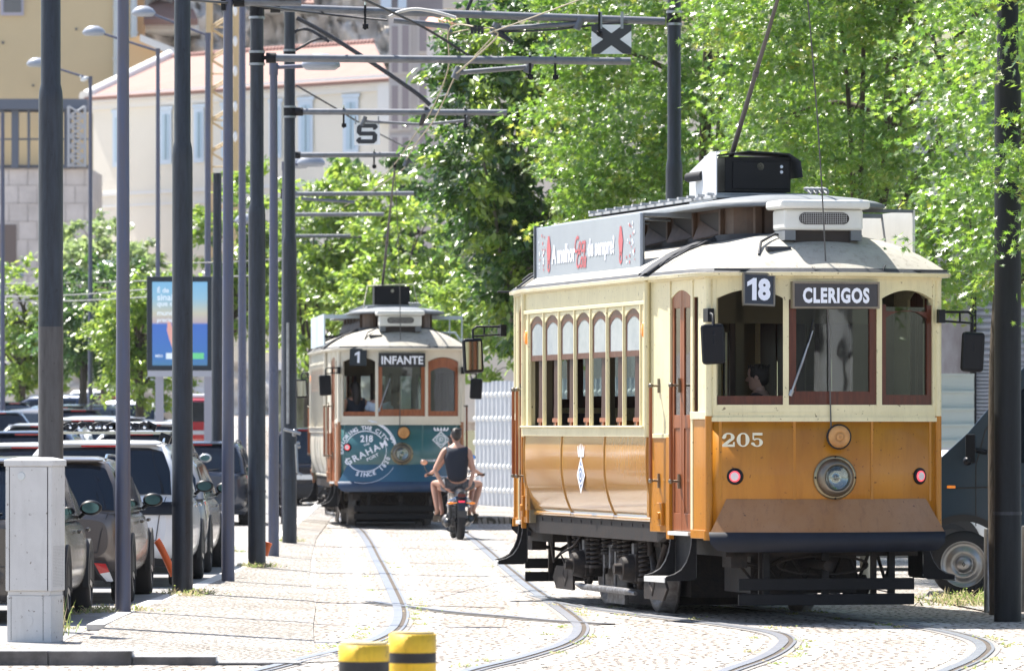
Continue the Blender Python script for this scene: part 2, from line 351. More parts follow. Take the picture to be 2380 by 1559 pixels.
def track(name, label, rails, side=(1, -1), dz=0.0):
    t = thing(name, label, 'tram track', tuple(rails[0][0]))
    for k, L in enumerate(rails):
        L = [p - Vector(t.location) for p in L]
        s = side[k]
        m = MB()
        m.grid(ribbon(L, -0.10, 0.145, 0.0045+dz), 2)
        m.grid(ribbon(L, -0.045, 0.035, 0.014+dz), 0)                              # head
        m.grid(ribbon(L, 0.035*s, 0.075*s, 0.0082+dz), 1)                          # groove
        m.grid(ribbon(L, 0.075*s, 0.10*s, 0.0128+dz), 0)                         # lip
        a = ribbon(L, -0.045, -0.045, 0.004+dz)[0]; b = ribbon(L, -0.045, -0.045, 0.014+dz)[0]; m.grid([a, b], 0)
        m.build('rail', [railm, groove, mortar], t)
    return t
track('tram_track', 'grooved steel tram track bending left in front of the two yellow and black posts', [A_L, A_R], (1, 1))
track('tram_track', 'grooved steel tram track curving out from under the orange tram', [B_L, B_R], (1, 1), 0.0011)
track('tram_track', 'single pale crossing rail running from the bent track to under the orange tram', [X_1], (1,), 0.0023)
# bands of larger granite stones beside the rails
bd = MB()
for iz, (L, offs) in enumerate(((A_L, (-0.45, -0.16)), (A_L, (0.16, 0.42)), (A_R, (-0.42, -0.16)), (A_R, (0.16, 0.45)), (B_L, (-0.42, -0.16)), (B_L, (0.16, 0.42)), (B_R, (-0.42, -0.16)), (B_R, (0.16, 0.45)), (A_L, (-1.1, -0.8)))):
    bd.grid(ribbon(L, offs[0], offs[1], 0.0012 + 0.00035*iz))
tag(bd.build('sett_border', gran), kind='structure')

# right side pavement by the fence and the van
rp_ = MB()
rp_.box(-0.72, 30, 104.5, 150, 0.0, 0.12); 
rp_.add([(5.2, 47, 0.015), (30, 47, 0.015), (30, 96, 0.015), (4.1, 96, 0.015), (3.9, 62, 0.015), (4.6, 53, 0.015)], [(0, 1, 2, 3, 4, 5)])
tag(rp_.build('pavement_right', pav), kind='structure')
# ================================================================ TRAMS
cream = mat('cream_paint', (0.76, 0.68, 0.42), 0.3, coat=0.25, col2=(0.69, 0.61, 0.37), vscale=2.5, bump=0.08, bscale=6, dirt=0.12)
orange = mat('ochre_paint', (0.46, 0.185, 0.014), 0.30, spec=0.35, coat=0.2, col2=(0.38, 0.14, 0.010), vscale=2.0, bump=0.10, bscale=5, stretch=(1.6, 1.6, 0.45), dirt=0.14)
plateor = mat('ochre_plate', (0.30, 0.155, 0.065), 0.4, coat=0.2, col2=(0.25, 0.105, 0.02), vscale=0.9, dirt=0.25)
ochre_side_sheen = mat('ochre_side_sheen_paint', (0.50, 0.25, 0.05), 0.22, spec=0.6, coat=0.9, col2=(0.46, 0.215, 0.04), vscale=2.0, bump=0.05, bscale=4, dirt=0.05)  # paler than the front ochre: sky sheen put into the colour
teal = mat('teal_paint', (0.035, 0.13, 0.145), 0.3, coat=0.5, var=0.15)
blueplate = mat('blue_plate', (0.018, 0.085, 0.15), 0.35, coat=0.4, var=0.15)
brownp = mat('brown_paint', (0.33, 0.13, 0.05), 0.4, coat=0.3, var=0.25)
creamw = mat('pale_cream_paint', (0.66, 0.61, 0.50), 0.4, coat=0.3, var=0.1)
wood = mat('varnished_wood', (0.105, 0.024, 0.010), 0.35, spec=0.35, coat=0.12, col2=(0.065, 0.015, 0.007), vscale=6, stretch=(6, 6, 0.6))
woodlt = mat('varnished_wood_light', (0.30, 0.095, 0.032), 0.35, spec=0.35, coat=0.15, col2=(0.20, 0.058, 0.02), vscale=6, stretch=(6, 6, 0.6))
wooddk = mat('dark_wood', (0.075, 0.032, 0.02), 0.5, var=0.4, vscale=6, stretch=(6, 6, 0.6))
monwood = mat('brown_boards', (0.075, 0.036, 0.016), 0.55, var=0.4, vscale=5)
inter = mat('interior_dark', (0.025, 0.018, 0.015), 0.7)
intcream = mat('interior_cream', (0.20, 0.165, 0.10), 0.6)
rooft = mat('roof_canvas', (0.42, 0.395, 0.34), 0.75, col2=(0.34, 0.32, 0.28), vscale=2.2, bump=0.25, bscale=12, dirt=0.3)
tar = mat('roof_tar', (0.03, 0.034, 0.043), 0.7, var=0.3, bump=0.3)
monroof = mat('monitor_roof_paint', (0.16, 0.175, 0.19), 0.6, var=0.25, bump=0.2)
brass = mat('brass_rim', (0.32, 0.27, 0.17), 0.3, 0.9, var=0.3, vscale=12)
chrome = mat('chrome', (0.55, 0.55, 0.56), 0.12, 1.0)
bronze = mat('bronze', (0.22, 0.19, 0.15), 0.35, 0.8, var=0.3)
gongm = mat('gong_paint', (0.55, 0.28, 0.09), 0.5, col2=(0.4, 0.18, 0.05), vscale=10, bump=0.2)
redlight = mat('red_lamp', (0.75, 0.08, 0.10), 0.2, coat=0.8, emit=((1, 0.12, 0.15), 0.35))
whitelens = mat('white_lens', (0.72, 0.62, 0.62), 0.15, coat=1)
amber = mat('amber_lens', (0.9, 0.25, 0.02), 0.2, coat=1, emit=((1, 0.3, 0.02), 0.12))
glass = glassmat('window_glass', (0.60, 0.66, 0.64), 0.05)
sky_pane = mat('sky_sheen_glass', (0.50, 0.55, 0.62), 0.08, spec=1.0, coat=1.0, col2=(0.36, 0.42, 0.50), vscale=3)  # pale blue-grey colour stands in for sky reflected in the panes
glassd = glassmat('dark_glass', (0.25, 0.27, 0.26), 0.06)
mirg = mat('mirror_glass', (0.22, 0.25, 0.26), 0.06, 1.0)
signblk = mat('sign_black', (0.012, 0.012, 0.02), 0.35, coat=0.3)
signwht = mat('sign_white', (0.82, 0.84, 0.92), 0.5)
creamlet = mat('cream_lettering', (0.75, 0.70, 0.52), 0.5, var=0.12, vscale=20)
adface = mat('ad_board_grey', (0.31, 0.35, 0.41), 0.3, coat=0.3, var=0.08, vscale=1.5)
adred = mat('ad_red', (0.48, 0.09, 0.11), 0.4)
treadm = mat('tread_plate', (0.62, 0.62, 0.6), 0.4, 0.3, bump=0.8, bscale=120)
fanw = mat('fan_box_white', (0.72, 0.72, 0.68), 0.4, coat=0.3, var=0.1)
mesh_m = mat('wire_mesh', (0.14, 0.14, 0.14), 0.5, 0.5)

SX = 1.225          # half width of the saloon
def xs_(a):        # half width of the platform at |y| = a
    return 1.20 - 0.12*(a-2.45)/1.6
def bow(x): return 4.05 + 0.34*(1-(x/1.08)**2)
def rear(y): return 2.45 + (y-2.45)*0.62 if y > 2.45 else y      # the far platform is shorter
def fm(e):         # maps for the bowed end (e=-1: the end facing the camera), u = local x
    def f(u):
        d = 0.34*2*u/(1.08**2); n = Vector((d, 1, 0)).normalized()
        return Vector((u, -bow(u) if e < 0 else rear(bow(u)), 0)), Vector((n.x, e*n.y, 0))
    return f
def sm(s, e):      # platform side, u = |y|
    def f(u): return Vector((s*xs_(u), -u if e < 0 else rear(u), 0)), Vector((s, e*0.087, 0)).normalized()
    return f
def cm(s):         # saloon side, u = y
    def f(u): return Vector((s*SX, u, 0)), Vector((s, 0, 0))
    return f
def slab(mb, fn, u0, u1, zb, zt, o0, o1, nu=1, mi=0, smooth=False):
    zbf = zb if callable(zb) else (lambda u: zb); ztf = zt if callable(zt) else (lambda u: zt)
    vs = []
    for i in range(nu+1):
        u = u0 + (u1-u0)*i/nu; p, n = fn(u)
        for o, z in ((o0, zbf(u)), (o1, zbf(u)), (o1, ztf(u)), (o0, ztf(u))):
            q = p + n*o; vs.append((q.x, q.y, z))
    fs = [(3, 2, 1, 0), (4*nu, 4*nu+1, 4*nu+2, 4*nu+3)]
    for i in range(nu):
        a = 4*i; b = a+4
        for k in range(4): fs.append((a+k, a+(k+1) % 4, b+(k+1) % 4, b+k))
    mb.add(vs, fs, mi, smooth); return mb
def arch(u0, u1, zs, rise):
    c = (u0+u1)/2; h = (u1-u0)/2
    return lambda u: zs + rise*max(0, 1-((u-c)/h)**2)
def surf(fn, off):   # maps text (x, z) onto a side surface
    def g(u, z):
        p, n = fn(u); q = p + n*off; return (q.x, q.y, z)
    return g

ROOF_Z = 3.14
def roof_z(t): return ROOF_Z + 0.385*(1 - t**2.7)
def outline():       # roof outline points, anticlockwise, starting at (+x, -y)
    pts = []
    def add(x, y): pts.append((x, y))
    for i in range(-12, 13):
        x = 1.13*i/12; add(x, -(bow(x*1.08/1.13)+0.09))
    add(1.19, -4.05); add(1.24, -3.3)
    add(1.26, -2.58); add(1.29, -2.5)
    for i in range(1, 10): add(1.29, -2.5 + 5.0*i/9)
    add(1.26, 2.58); add(1.22, 3.3); add(1.15, 4.05)
    for i in range(12, -13, -1):
        x = 1.13*i/12; add(x, bow(x*1.08/1.13)+0.09)
    add(-1.15, 4.05); add(-1.22, 3.3); add(-1.26, 2.58); add(-1.29, 2.5)
    for i in range(1, 10): add(-1.29, 2.5 - 5.0*i/9)
    add(-1.26, -2.58); add(-1.24, -3.3); add(-1.19, -4.05)
    return [(x, rear(y)) for x, y in pts]
def rpt(x, y, t, dz=0):
    sy = max(-3.3, min(2.6, y)); return (x*t, sy + (y-sy)*t, roof_z(t)+dz)

def make_tram(cfg):
    T = thing('tram', cfg['label'], 'tram', cfg['loc'], cfg['rz'], 'vintage trams in the street')
    low, up = cfg['low'], cfg['up']
    FR = fm(-1)
    # ---------- saloon sides
    for s in (-1, 1):
        f = cm(s)
        m = MB()
        slab(m, f, -2.45, 2.45, 2.93, 3.13, -0.05, 0.0)
        slab(m, f, -2.46, 2.46, 2.89, 2.93, -0.05, 0.018)
        slab(m, f, -2.47, 2.47, 3.095, 3.135, 0.0, 0.035)
        m.build('letter_board', up, T, bevel=0.006)
        m = MB(); slab(m, f, -2.47, 2.47, 1.67, 1.76, -0.06, 0.03); slab(m, f, -2.45, 2.45, 1.755, 1.775, -0.06, 0.055)
        m.build('belt_rail', up, T, bevel=0.008)
        # curved lower panels
        prof = [(0.0, 1.67), (0.006, 1.55), (0.008, 1.42), (0.004, 1.3), (-0.012, 1.18), (-0.04, 1.07), (-0.075, 0.98), (-0.10, 0.93), (-0.085, 0.925), (-0.085, 0.885), (-0.14, 0.885)]
        for a, b in ((-2.45, -0.86), (-0.86, 0.86), (0.86, 2.45)):
            m = MB(); m.grid([[(s*(SX+o), a+0.008, z) for o, z in prof], [(s*(SX+o), b-0.008, z) for o, z in prof]], 0, True)
            pl = m.build('side_panel', cfg['side'], T)
            if a == -0.86 and s == -1 and cfg['crest']:
                c = MB()
                def sf(x, z): return (-(SX+0.012), x, z)
                cy = 0.05
                c.add([sf(cy, 1.12), sf(cy+0.16, 1.30), sf(cy, 1.48), sf(cy-0.16, 1.30)], [(0, 1, 2, 3)], 0)
                c.add([(-(SX+0.014), cy+dx, z) for dx, z in ((0, 1.16), (0.12, 1.30), (0, 1.44), (-0.12, 1.30))], [(0, 1, 2, 3)], 1)
                for r0, r1 in ((0.075, 0.095), (0.03, 0.045)):
                    c.grid([[(-(SX+0.016), cy+r*math.cos(a), 1.30+r*math.sin(a)) for a in [2*PI*i/20 for i in range(21)]] for r in (r0, r1)], 0)
                for i in range(-2, 3):
                    c.add([sf(cy+0.05*i-0.022, 1.50), sf(cy+0.05*i+0.022, 1.50), sf(cy+0.065*i+0.008, 1.60-0.01*abs(i)), sf(cy+0.065*i-0.008, 1.60-0.01*abs(i))], [(0, 1, 2, 3)], 0)
                c.add([sf(cy-0.11, 1.475), sf(cy+0.11, 1.475), sf(cy+0.11, 1.505), sf(cy-0.11, 1.505)], [(0, 1, 2, 3)], 0)
                c.build('crest', [signwht, mat('crest_blue', (0.12, 0.17, 0.3), 0.5)], T)
        for y0 in (-2.45, -0.86, 0.86, 2.45): m = MB(); m.tube([(s*(SX+o+0.004), y0, z) for o, z in prof[:8]], 0.009, 6); m.build('panel_beading', cfg['side'], T)
        for e in (-1, 1):     # end profile of the panel
            m = MB()
            pr = [(SX+o, z) for o, z in prof[:8]]
            m.add([(s*x, e*2.455, z) for x, z in pr] + [(s*(SX-0.2), e*2.455, 0.93), (s*(SX-0.2), e*2.455, 1.67)], [tuple(range(10))])
            m.box(*sorted((s*(SX-0.15), s*(SX-0.01))), *sorted((e*2.40, e*2.47)), 0.93, 1.67)
            m.build('panel_end', cfg['side'], T)
        # window pillars and windows
        pitch = 4.48/7; y0 = -2.24
        m = MB()
        for yy0, yy1 in ((-2.45, -2.24), (2.24, 2.45)): slab(m, f, yy0, yy1, 1.77, 2.89, -0.06, 0.0)
        for k in range(8):
            yc = y0 + k*pitch
            slab(m, f, yc-0.030, yc+0.030, 1.77, 2.89, -0.016, 0.004); slab(m, f, yc-0.012, yc+0.012, 1.775, 2.89, 0.0, 0.018)
        for k in range(7):
            a = y0 + k*pitch + 0.035; b = a + pitch - 0.07
            slab(m, f, a, b, arch(a, b, 2.79, 0.075), 2.89, -0.016, 0.003, 10)
        m.build('window_pillars', up, T, bevel=0.004)
        for k in range(7):
            a = y0 + k*pitch + 0.037; b = a + pitch - 0.074
            w_ = MB()
            slab(w_, f, a, b, 2.42, 2.475, -0.018, -0.006)
            slab(w_, f, a, a+0.03, 2.475, 2.80, -0.018, -0.007); slab(w_, f, b-0.03, b, 2.475, 2.80, -0.018, -0.007)
            slab(w_, f, a+0.02, b-0.02, arch(a+0.02, b-0.02, 2.72, 0.075), arch(a+0.0, b-0.0, 2.79, 0.075), -0.018, -0.007, 10)
            wf = w_.build('side_window', wood if cfg['kind'] == 'o' else woodlt, T)
            p = MB(); slab(p, f, a+0.03, b-0.03, 2.46, arch(a+0.02, b-0.02, 2.72, 0.075), -0.015, -0.011, 8); p.build('pane', sky_pane if s == -1 else wooddk, wf)  # far-side panes opaque dark, added to keep the saloon dark
            # lowered inner shutter board standing in the opening and a ledge catch
            q = MB(); 
            q.add([(s*(SX-0.035), a+0.02, 1.76), (s*(SX-0.018), a+0.30, 1.76), (s*(SX-0.022), a+0.24, 2.44), (s*(SX-0.035), a+0.08, 2.44)], [(0, 1, 2, 3)], 0)
            q.box(*sorted((s*(SX-0.05), s*(SX-0.035))), a+0.28, a+0.34, 1.76, 2.44, 0)
            q.build('shutter_board', wooddk, T)
            if s == 1: q = MB(); q.box(SX-0.06, SX-0.045, a, b, 1.76, 2.88); q.build('see_through_block', wooddk, T)  # unseen far-side boards added to stop bright see-through
            q = MB(); q.box(*sorted((s*(SX-0.02), s*(SX-0.001))), a+0.05, a+0.28, 1.81, 1.85); q.box(*sorted((s*(SX-0.02), s*(SX-0.003))), a+0.14, a+0.18, 1.77, 1.81); q.build('window_catch', woodlt, T)
        for e in (-1, 1):
            m = MB(); m.ell((s*(SX+0.01), e*2.345, 2.66), (0.022, 0.045, 0.07)); m.build('side_lamp', amber, T)
        # rails round the saloon corner
        for e in (-1, 1):
            m = MB(); m.tube([(s*(SX+0.005), e*2.455, 1.67), (s*(SX+0.005), e*2.455, 3.1)], 0.03, 10); m.build('corner_bead', up, T)
    # ---------- platforms
    for e in (-1, 1):
        fr = fm(e)
        for s in (-1, 1):
            f = sm(s, e)
            m = MB()
            slab(m, f, 2.45, 3.02, 1.67, 3.12, -0.05, 0.0); slab(m, f, 2.45, 3.04, 1.66, 1.70, -0.0, 0.012); slab(m, f, 3.02, 4.04, arch(3.06, 3.60, 2.93, 0.07), 3.12, -0.05, 0.0, 14)
            slab(m, f, 2.99, 3.05, 1.67, 3.12, -0.02, 0.012)
            slab(m, f, 3.60, 3.66, 0.80, 3.10, -0.04, 0.008); slab(m, f, 3.80, 4.05, 1.85, 3.10, -0.05, 0.004)
            slab(m, f, 2.45, 4.05, 3.09, 3.13, 0.0, 0.03)
            slab(m, f, 3.62, 4.05, 1.83, 1.90, -0.05, 0.02)
            m.build('platform_side', up, T, bevel=0.005)
            m = MB(); slab(m, f, 2.45, 3.02, 0.80, 1.67, -0.05, 0.0); slab(m, f, 2.96, 3.05, 0.74, 1.67, -0.03, 0.02); slab(m, f, 2.72, 2.86, 0.86, 1.07, 0.0, 0.03)
            p, n = f(2.79); m.cyl(p + Vector((0, 0, 0.95)), p + n*0.05 + Vector((0, 0, 0.95)), 0.04, 0.035); m.build('platform_side_lower', cfg['plat'], T, bevel=0.006); m = MB()
            slab(m, f, 3.62, 4.05, 0.76, 1.83, -0.05, 0.0); slab(m, f, 3.62, 4.05, 0.76, 0.84, -0.05, 0.016)
            m.build('platform_side_lower', cfg['plat'], T, bevel=0.006)
            d = MB()      # folding door
            for a, b in ((3.055, 3.32), (3.33, 3.60)):
                slab(d, f, a, a+0.05, 0.82, arch(3.06, 3.60, 2.93, 0.07), -0.035, -0.008, 2); slab(d, f, b-0.05, b, 0.82, arch(3.06, 3.60, 2.93, 0.07), -0.035, -0.008, 2)
                slab(d, f, a, b, 1.75, 1.87, -0.034, -0.009); slab(d, f, a, b, 0.82, 0.98, -0.034, -0.009); slab(d, f, a+0.04, b-0.04, 0.98, 1.75, -0.03, -0.018)
                slab(d, f, a, b, 2.84, arch(3.06, 3.60, 2.93, 0.07), -0.034, -0.009, 4)
            dr = d.build('door', woodlt if s == -1 else wood, T, bevel=0.004)
            p = MB(); slab(p, f, 3.09, 3.29, 1.87, 2.84, -0.028, -0.02); slab(p, f, 3.36, 3.56, 1.87, 2.84, -0.028, -0.02); p.build('pane', glassd if s == -1 else inter, dr)  # right-hand door panes opaque dark, added to block brightness from outside
            p = MB(); slab(p, f, 3.69, 3.80, 1.90, 2.98, -0.028, -0.02); slab(p, f, 3.66, 3.68, 1.9, 3.0, -0.04, -0.01, mi=1); p.build('quarter_window', [glassd if s == -1 else inter, wood], T)  # right-hand quarter window likewise an added opaque block
            for u in (2.72, 3.28):     # grab handles
                p, n = f(u); b = MB()
                top = p + n*0.085 + Vector((0, 0, 2.14)); bot = p + n*0.085 + Vector((0, 0, 1.27))
                b.tube([top, bot], 0.016, 10)
                for q, base in ((top, 2.14), (bot, 1.27)):
                    b.ell(q, (0.024, 0.024, 0.024), 10, 6, 1); b.cyl(q, p + Vector((0, 0, base)), 0.011, mi=1); b.cbox(p + n*0.006 + Vector((0, 0, base)), (0.02, 0.03, 0.13), 1)
                b.build('grab_handle', [woodlt, bronze], T)
            # corner post
            pc = fr(s*1.075)[0]
            b = MB(); b.cyl((s*1.07, pc.y, 1.86), (s*1.07, pc.y, 3.11), 0.035, n=14); b.build('corner_post', up, T)
            b = MB(); b.cyl((s*1.07, pc.y, 0.76), (s*1.07, pc.y, 1.86), 0.036, n=14, mi=0); b.cyl((s*1.07, pc.y, 0.75), (s*1.07, pc.y, 0.83), 0.05, n=14); b.build('corner_post_lower', cfg['plat'], T)
            # steps
            st = MB()
            for u in (3.04, 3.62):
                vs = []; cur = [(0.0, 0.79), (0.005, 0.7), (0.02, 0.62), (0.05, 0.54), (0.10, 0.47), (0.17, 0.43), (0.25, 0.41), (0.25, 0.375), (0.0, 0.375), (-0.04, 0.40), (-0.04, 0.79)]
                for o in (-0.006, 0.006):
                    for dd, z in cur:
                        p, n = f(u); t_ = Vector((0, e, 0)); q = p + n*(dd) + t_*o; vs.append((q.x, q.y, z))
                k = len(cur); st.add(vs, [tuple(range(k)), tuple(range(2*k-1, k-1, -1))] + [(i, (i+1) % k, k+(i+1) % k, k+i) for i in range(k)], 0)
            for u in (3.04, 3.62):
                p, n = f(u); st.tube([tuple(p + n*dd + Vector((0, e*0.002, z))) for dd, z in ((0.003, 0.77), (0.008, 0.7), (0.023, 0.62), (0.053, 0.545), (0.103, 0.475), (0.173, 0.435), (0.252, 0.412))], 0.0045, 6, 2)
            slab(st, f, 3.04, 3.62, 0.40, 0.79, -0.05, -0.045); slab(st, f, 3.04, 3.62, 0.385, 0.40, -0.04, 0.24)
            slab(st, f, 3.045, 3.615, 0.40, 0.408, 0.0, 0.255, mi=1); slab(st, f, 3.045, 3.615, 0.36, 0.405, 0.255, 0.262, mi=1)
            slab(st, f, 3.05, 3.61, 0.78, 0.815, -0.03, 0.035, mi=1)
            st.build('step', [dkmetal, treadm, ironlt], T)
        # ---- bowed end frame in body colour
        m = MB()
        slab(m, fr, -1.07, 1.07, 1.83, 1.96, -0.05, 0.0, 16); slab(m, fr, -1.09, 1.09, 1.81, 1.85, -0.02, 0.016, 16)
        for a, b in ((-1.07, -1.01), (-0.46, -0.41), (0.41, 0.46), (1.01, 1.07)): slab(m, fr, a, b, 1.94, 3.12, -0.05, 0.004, 1)
        for a, b in ((-1.03, -0.44), (0.44, 1.03)): slab(m, fr, a, b, arch(a, b, 2.90, 0.09), 3.12, -0.05, 0.0, 12)
        slab(m, fr, -0.44, 0.44, 2.90, 3.12, -0.05, 0.0, 6)
        slab(m, fr, -1.09, 1.09, 3.085, 3.14, 0.0, 0.028, 16)
        for a, b in ((-1.02, -0.45), (-0.40, 0.40), (0.45, 1.02)):
            slab(m, fr, a, b, 1.885, 1.893, 0.0, 0.005, 4)
        m.build('front_frame', up, T)
        # dash
        m = MB(); slab(m, fr, -1.08, 1.08, 0.80, 1.83, -0.04, 0.0, 20, smooth=True)
        for u in (-0.98, -0.36, 0.36, 0.98): slab(m, fr, u-0.012, u+0.012, 1.1, 1.82, 0.0, 0.004)
        m.build('dash_panel', cfg['dash'], T)
        # fender plate and black valance
        m = MB(); n_ = 14; rows = []
        for zz, ww, o in ((1.118, 0.93, 0.003), (0.82, 1.03, 0.125)):
            rows.append([tuple(fr(-ww + 2*ww*i/n_)[0] + fr(-ww + 2*ww*i/n_)[1]*o + Vector((0, 0, zz))) for i in range(n_+1)])
        m.grid(rows, 0, True)
        for k in (0, n_):
            ww = -0.93 if k == 0 else 0.93; w2 = -1.03 if k == 0 else 1.03
            a = rows[0][k]; b = rows[1][k]; c = fr(w2)[0] + Vector((0, 0, 0.82)); m.add([a, b, tuple(c)], [(0, 1, 2)])
        m.build('fender_plate', cfg['plate'], T)
        m = MB(); rows = []
        for zz, ww, o in ((0.823, 1.04, 0.0), (0.823, 1.04, 0.128), (0.72, 1.03, 0.13), (0.66, 0.98, 0.11), (0.645, 0.9, 0.09), (0.645, 0.85, 0.0)):
            rows.append([tuple(fr(-ww + 2*ww*i/n_)[0] + fr(-ww + 2*ww*i/n_)[1]*o + Vector((0, 0, zz))) for i in range(n_+1)])
        m.grid(rows, 0, True); 
        for k in (0, n_): m.add([r[k] for r in rows], [tuple(range(6))])
        m.build('bumper', cfg['bump'], T)
        # front windows
        fw = cfg['sash']
        for a, b, kind in ((-1.01, -0.46, 'side'), (-0.41, 0.41, 'mid'), (0.46, 1.01, 'side')):
            opened = (kind == 'side' and a < 0 and e == -1)
            m = MB(); zt = 2.90 if kind == 'mid' else 2.86
            if opened: slab(m, fr, a, b, 1.96, 2.04, -0.055, -0.02, 3)
            else:
                wd = 0.065 if kind == 'mid' else 0.05
                slab(m, fr, a, b, 1.96, 2.05 if kind == 'side' else 2.08, -0.045, -0.012, 3)
                slab(m, fr, a, a+wd, 2.05, zt, -0.045, -0.012); slab(m, fr, b-wd, b, 2.05, zt, -0.045, -0.012)
                if kind == 'side': slab(m, fr, a, b, arch(a+0.05, b-0.05, 2.74, 0.07), arch(a, b, 2.90 if cfg['kind'] == 't' else 2.80, 0.08 if cfg['kind'] == 't' else 0.0), -0.045, -0.012, 10)
            wf = m.build('front_window', fw, T)
            if not opened:
                p = MB(); slab(p, fr, a+0.04, b-0.04, 2.03, zt-0.02, -0.032, -0.028, 4); p.build('pane', glass, wf)
                if kind == 'mid' and e == -1:
                    q = MB(); P = surf(fr, 0.02)
                    q.tube([P(-0.39, 2.06), P(-0.30, 2.32), P(-0.20, 2.62)], [0.011, 0.012, 0.006], 6, 0); q.tube([P(-0.33, 2.20), P(-0.26, 2.40), P(-0.2, 2.72)], 0.006, 6, 1); q.cyl(P(-0.40, 2.04), P(-0.38, 2.09), 0.02)
                    q.build('wiper', [steel, black], T)
        # lifeguard boards and gear under the platform
        m = MB()
        for z0, z1 in ((0.30, 0.405), (0.165, 0.265)): m.box(-0.82, 0.82, *sorted((e*4.12, e*4.155)), z0, z1)
        for x in (-0.55, 0.0, 0.62): m.box(x-0.03, x+0.03, *sorted((e*4.06, e*4.118)), 0.17, 0.66)
        m.build('lifeguard_board', dkmetal, T, bevel=0.004)
        m = MB()
        m.box(-0.9, 0.9, *sorted((e*2.6, e*4.0)), 0.60, 0.74); m.box(-0.5, 0.5, *sorted((e*2.5, e*3.4)), 0.25, 0.6)
        m.tube([(x, e*4.02, z) for x, z in [(0.42*math.cos(a), 0.52+0.085*math.sin(a)) for a in [2*PI*i/24 for i in range(25)]]], 0.014, 6)
        m.tube([(-0.8, e*3.9, 0.55), (-0.5, e*3.9, 0.5), (-0.3, e*3.9, 0.60)], 0.02); m.cyl((0, e*4.2, 0.52), (0, e*3.2, 0.52), 0.045)
        m.box(0.45, 0.5, *sorted((e*4.0, e*4.04)), 0.26, 0.66); m.box(-0.6, -0.56, *sorted((e*4.0, e*4.04)), 0.26, 0.66); m.box(-0.85, -0.7, *sorted((e*3.7, e*4.0)), 0.5, 0.66)
        for i in range(6): m.tube([(-0.7+0.25*i, e*(3.5+0.08*i), 0.6), (-0.6+0.25*i, e*3.8, 0.38), (-0.45+0.25*i, e*3.6, 0.6)], 0.017)
        m.build('platform_gear', iron, T)
        # headlight, gong, markers
        hl = MB(); p, n = fr(0.0); M = Matrix.Translation((0, p.y, 1.31)) @ Matrix.Rotation(R(90 if e < 0 else -90), 4, 'X')
        hl.lathe([(0.196, 0), (0.196, 0.02), (0.178, 0.032), (0.172, 0.03)], M, 36, 0); hl.lathe([(0.172, 0.03), (0.165, 0.06), (0.14, 0.095), (0.122, 0.11), (0.118, 0.105), (0.105, 0.085)], M, 36, 1)
        for k in range(4):
            a = PI/2*k; hl.ell(M @ Vector((0.186*math.cos(a), 0.186*math.sin(a), 0.03)), (0.01, 0.012, 0.01), 8, 6, 2)
        ho = hl.build('headlight', [brass, bronze, dkmetal], T)
        l_ = MB(); l_.lathe([(0.108, 0.088), (0.085, 0.104), (0.045, 0.114), (0.001, 0.117)], M, 30, 0); l_.build('lens', glass, ho)
        l_ = MB(); l_.lathe([(0.106, 0.08), (0.07, 0.05), (0.03, 0.036), (0.02, 0.05), (0.001, 0.06)], M, 24, 0); l_.build('reflector', chrome, ho)
        l_ = MB(); M2 = Matrix.Translation((0.03, p.y, 1.675)) @ Matrix.Rotation(R(90 if e < 0 else -90), 4, 'X')
        l_.lathe([(0.09, 0.0), (0.112, 0.02), (0.115, 0.045), (0.10, 0.05)], M2, 22, 1); l_.lathe([(0.10, 0.05), (0.094, 0.075), (0.04, 0.08), (0.036, 0.07), (0.034, 0.085), (0.012, 0.088), (0.01, 0.08), (0.0005, 0.08)], M2, 22, 0); l_.build('gong', [gongm, iron], T)
        for s in ((-1, 1) if cfg['kind'] == 'o' else (-1,)):
            u = s*0.86 if cfg['kind'] == 'o' else -0.93
            p2, n2 = fr(u); zc = 1.32 if cfg['kind'] == 'o' else 1.42
            q = n2.to_track_quat('Z', 'Y').to_matrix().to_4x4(); M3 = Matrix.Translation(p2 + Vector((0, 0, zc))) @ q
            l_ = MB(); l_.lathe([(0.075, 0), (0.075, 0.012), (0.068, 0.018), (0.05, 0.018)], M3, 24, 0); mk = l_.build('marker_light', [black], T)
            l_ = MB(); l_.lathe([(0.05, 0.018), (0.05, 0.024), (0.036, 0.028)], M3, 24, 0); l_.lathe([(0.036, 0.028), (0.001, 0.03)], M3, 24, 1)
            l_.build('lamp', [redlight, whitelens], mk)
        # mirrors
        for s in (-1, 1):
            p2 = Vector((s*1.08, e*4.08, 0)); out = 0.02 if (s < 0 and e < 0) else 0.30
            if cfg['kind'] == 't': out = 0.24
            cx = s*(1.08+out); zc = 2.50 if s < 0 else 2.44
            l_ = MB(); l_.box(p2.x-0.03, p2.x+0.03, *sorted((e*4.0, e*4.16)), 2.70, 2.82)
            yo = 4.30 if (s < 0 and e < 0 and cfg['kind'] == 'o') else 4.12
            if out > 0.1:
                l_.tube([(p2.x, e*4.08, 2.80), (cx - s*0.04, e*yo, 2.80), (cx, e*yo, 2.77), (cx, e*yo, 2.58)], 0.012, 8); l_.tube([(p2.x, e*4.08, 2.72), (cx, e*yo, 2.70)], 0.010, 8); l_.tube([(cx - s*0.12, e*yo, 2.80), (cx - s*0.12, e*yo, 2.71)], 0.010, 8)
            else: l_.tube([(p2.x, e*4.1, 2.78), (cx, e*yo, 2.76), (cx, e*(yo+0.03), 2.58)], 0.014, 8)
            l_.tube([(cx, e*(yo+0.022), 2.60), (cx, e*(yo+0.03), zc)], 0.012, 8)
            mo = l_.build('mirror', [black], T)
            l_ = MB(); l_.cbox((cx, e*yo, zc), (0.215, 0.07, 0.36), 0, (0, R(3*s), 0)); l_.build('mirror_housing', black, mo, bevel=0.03)
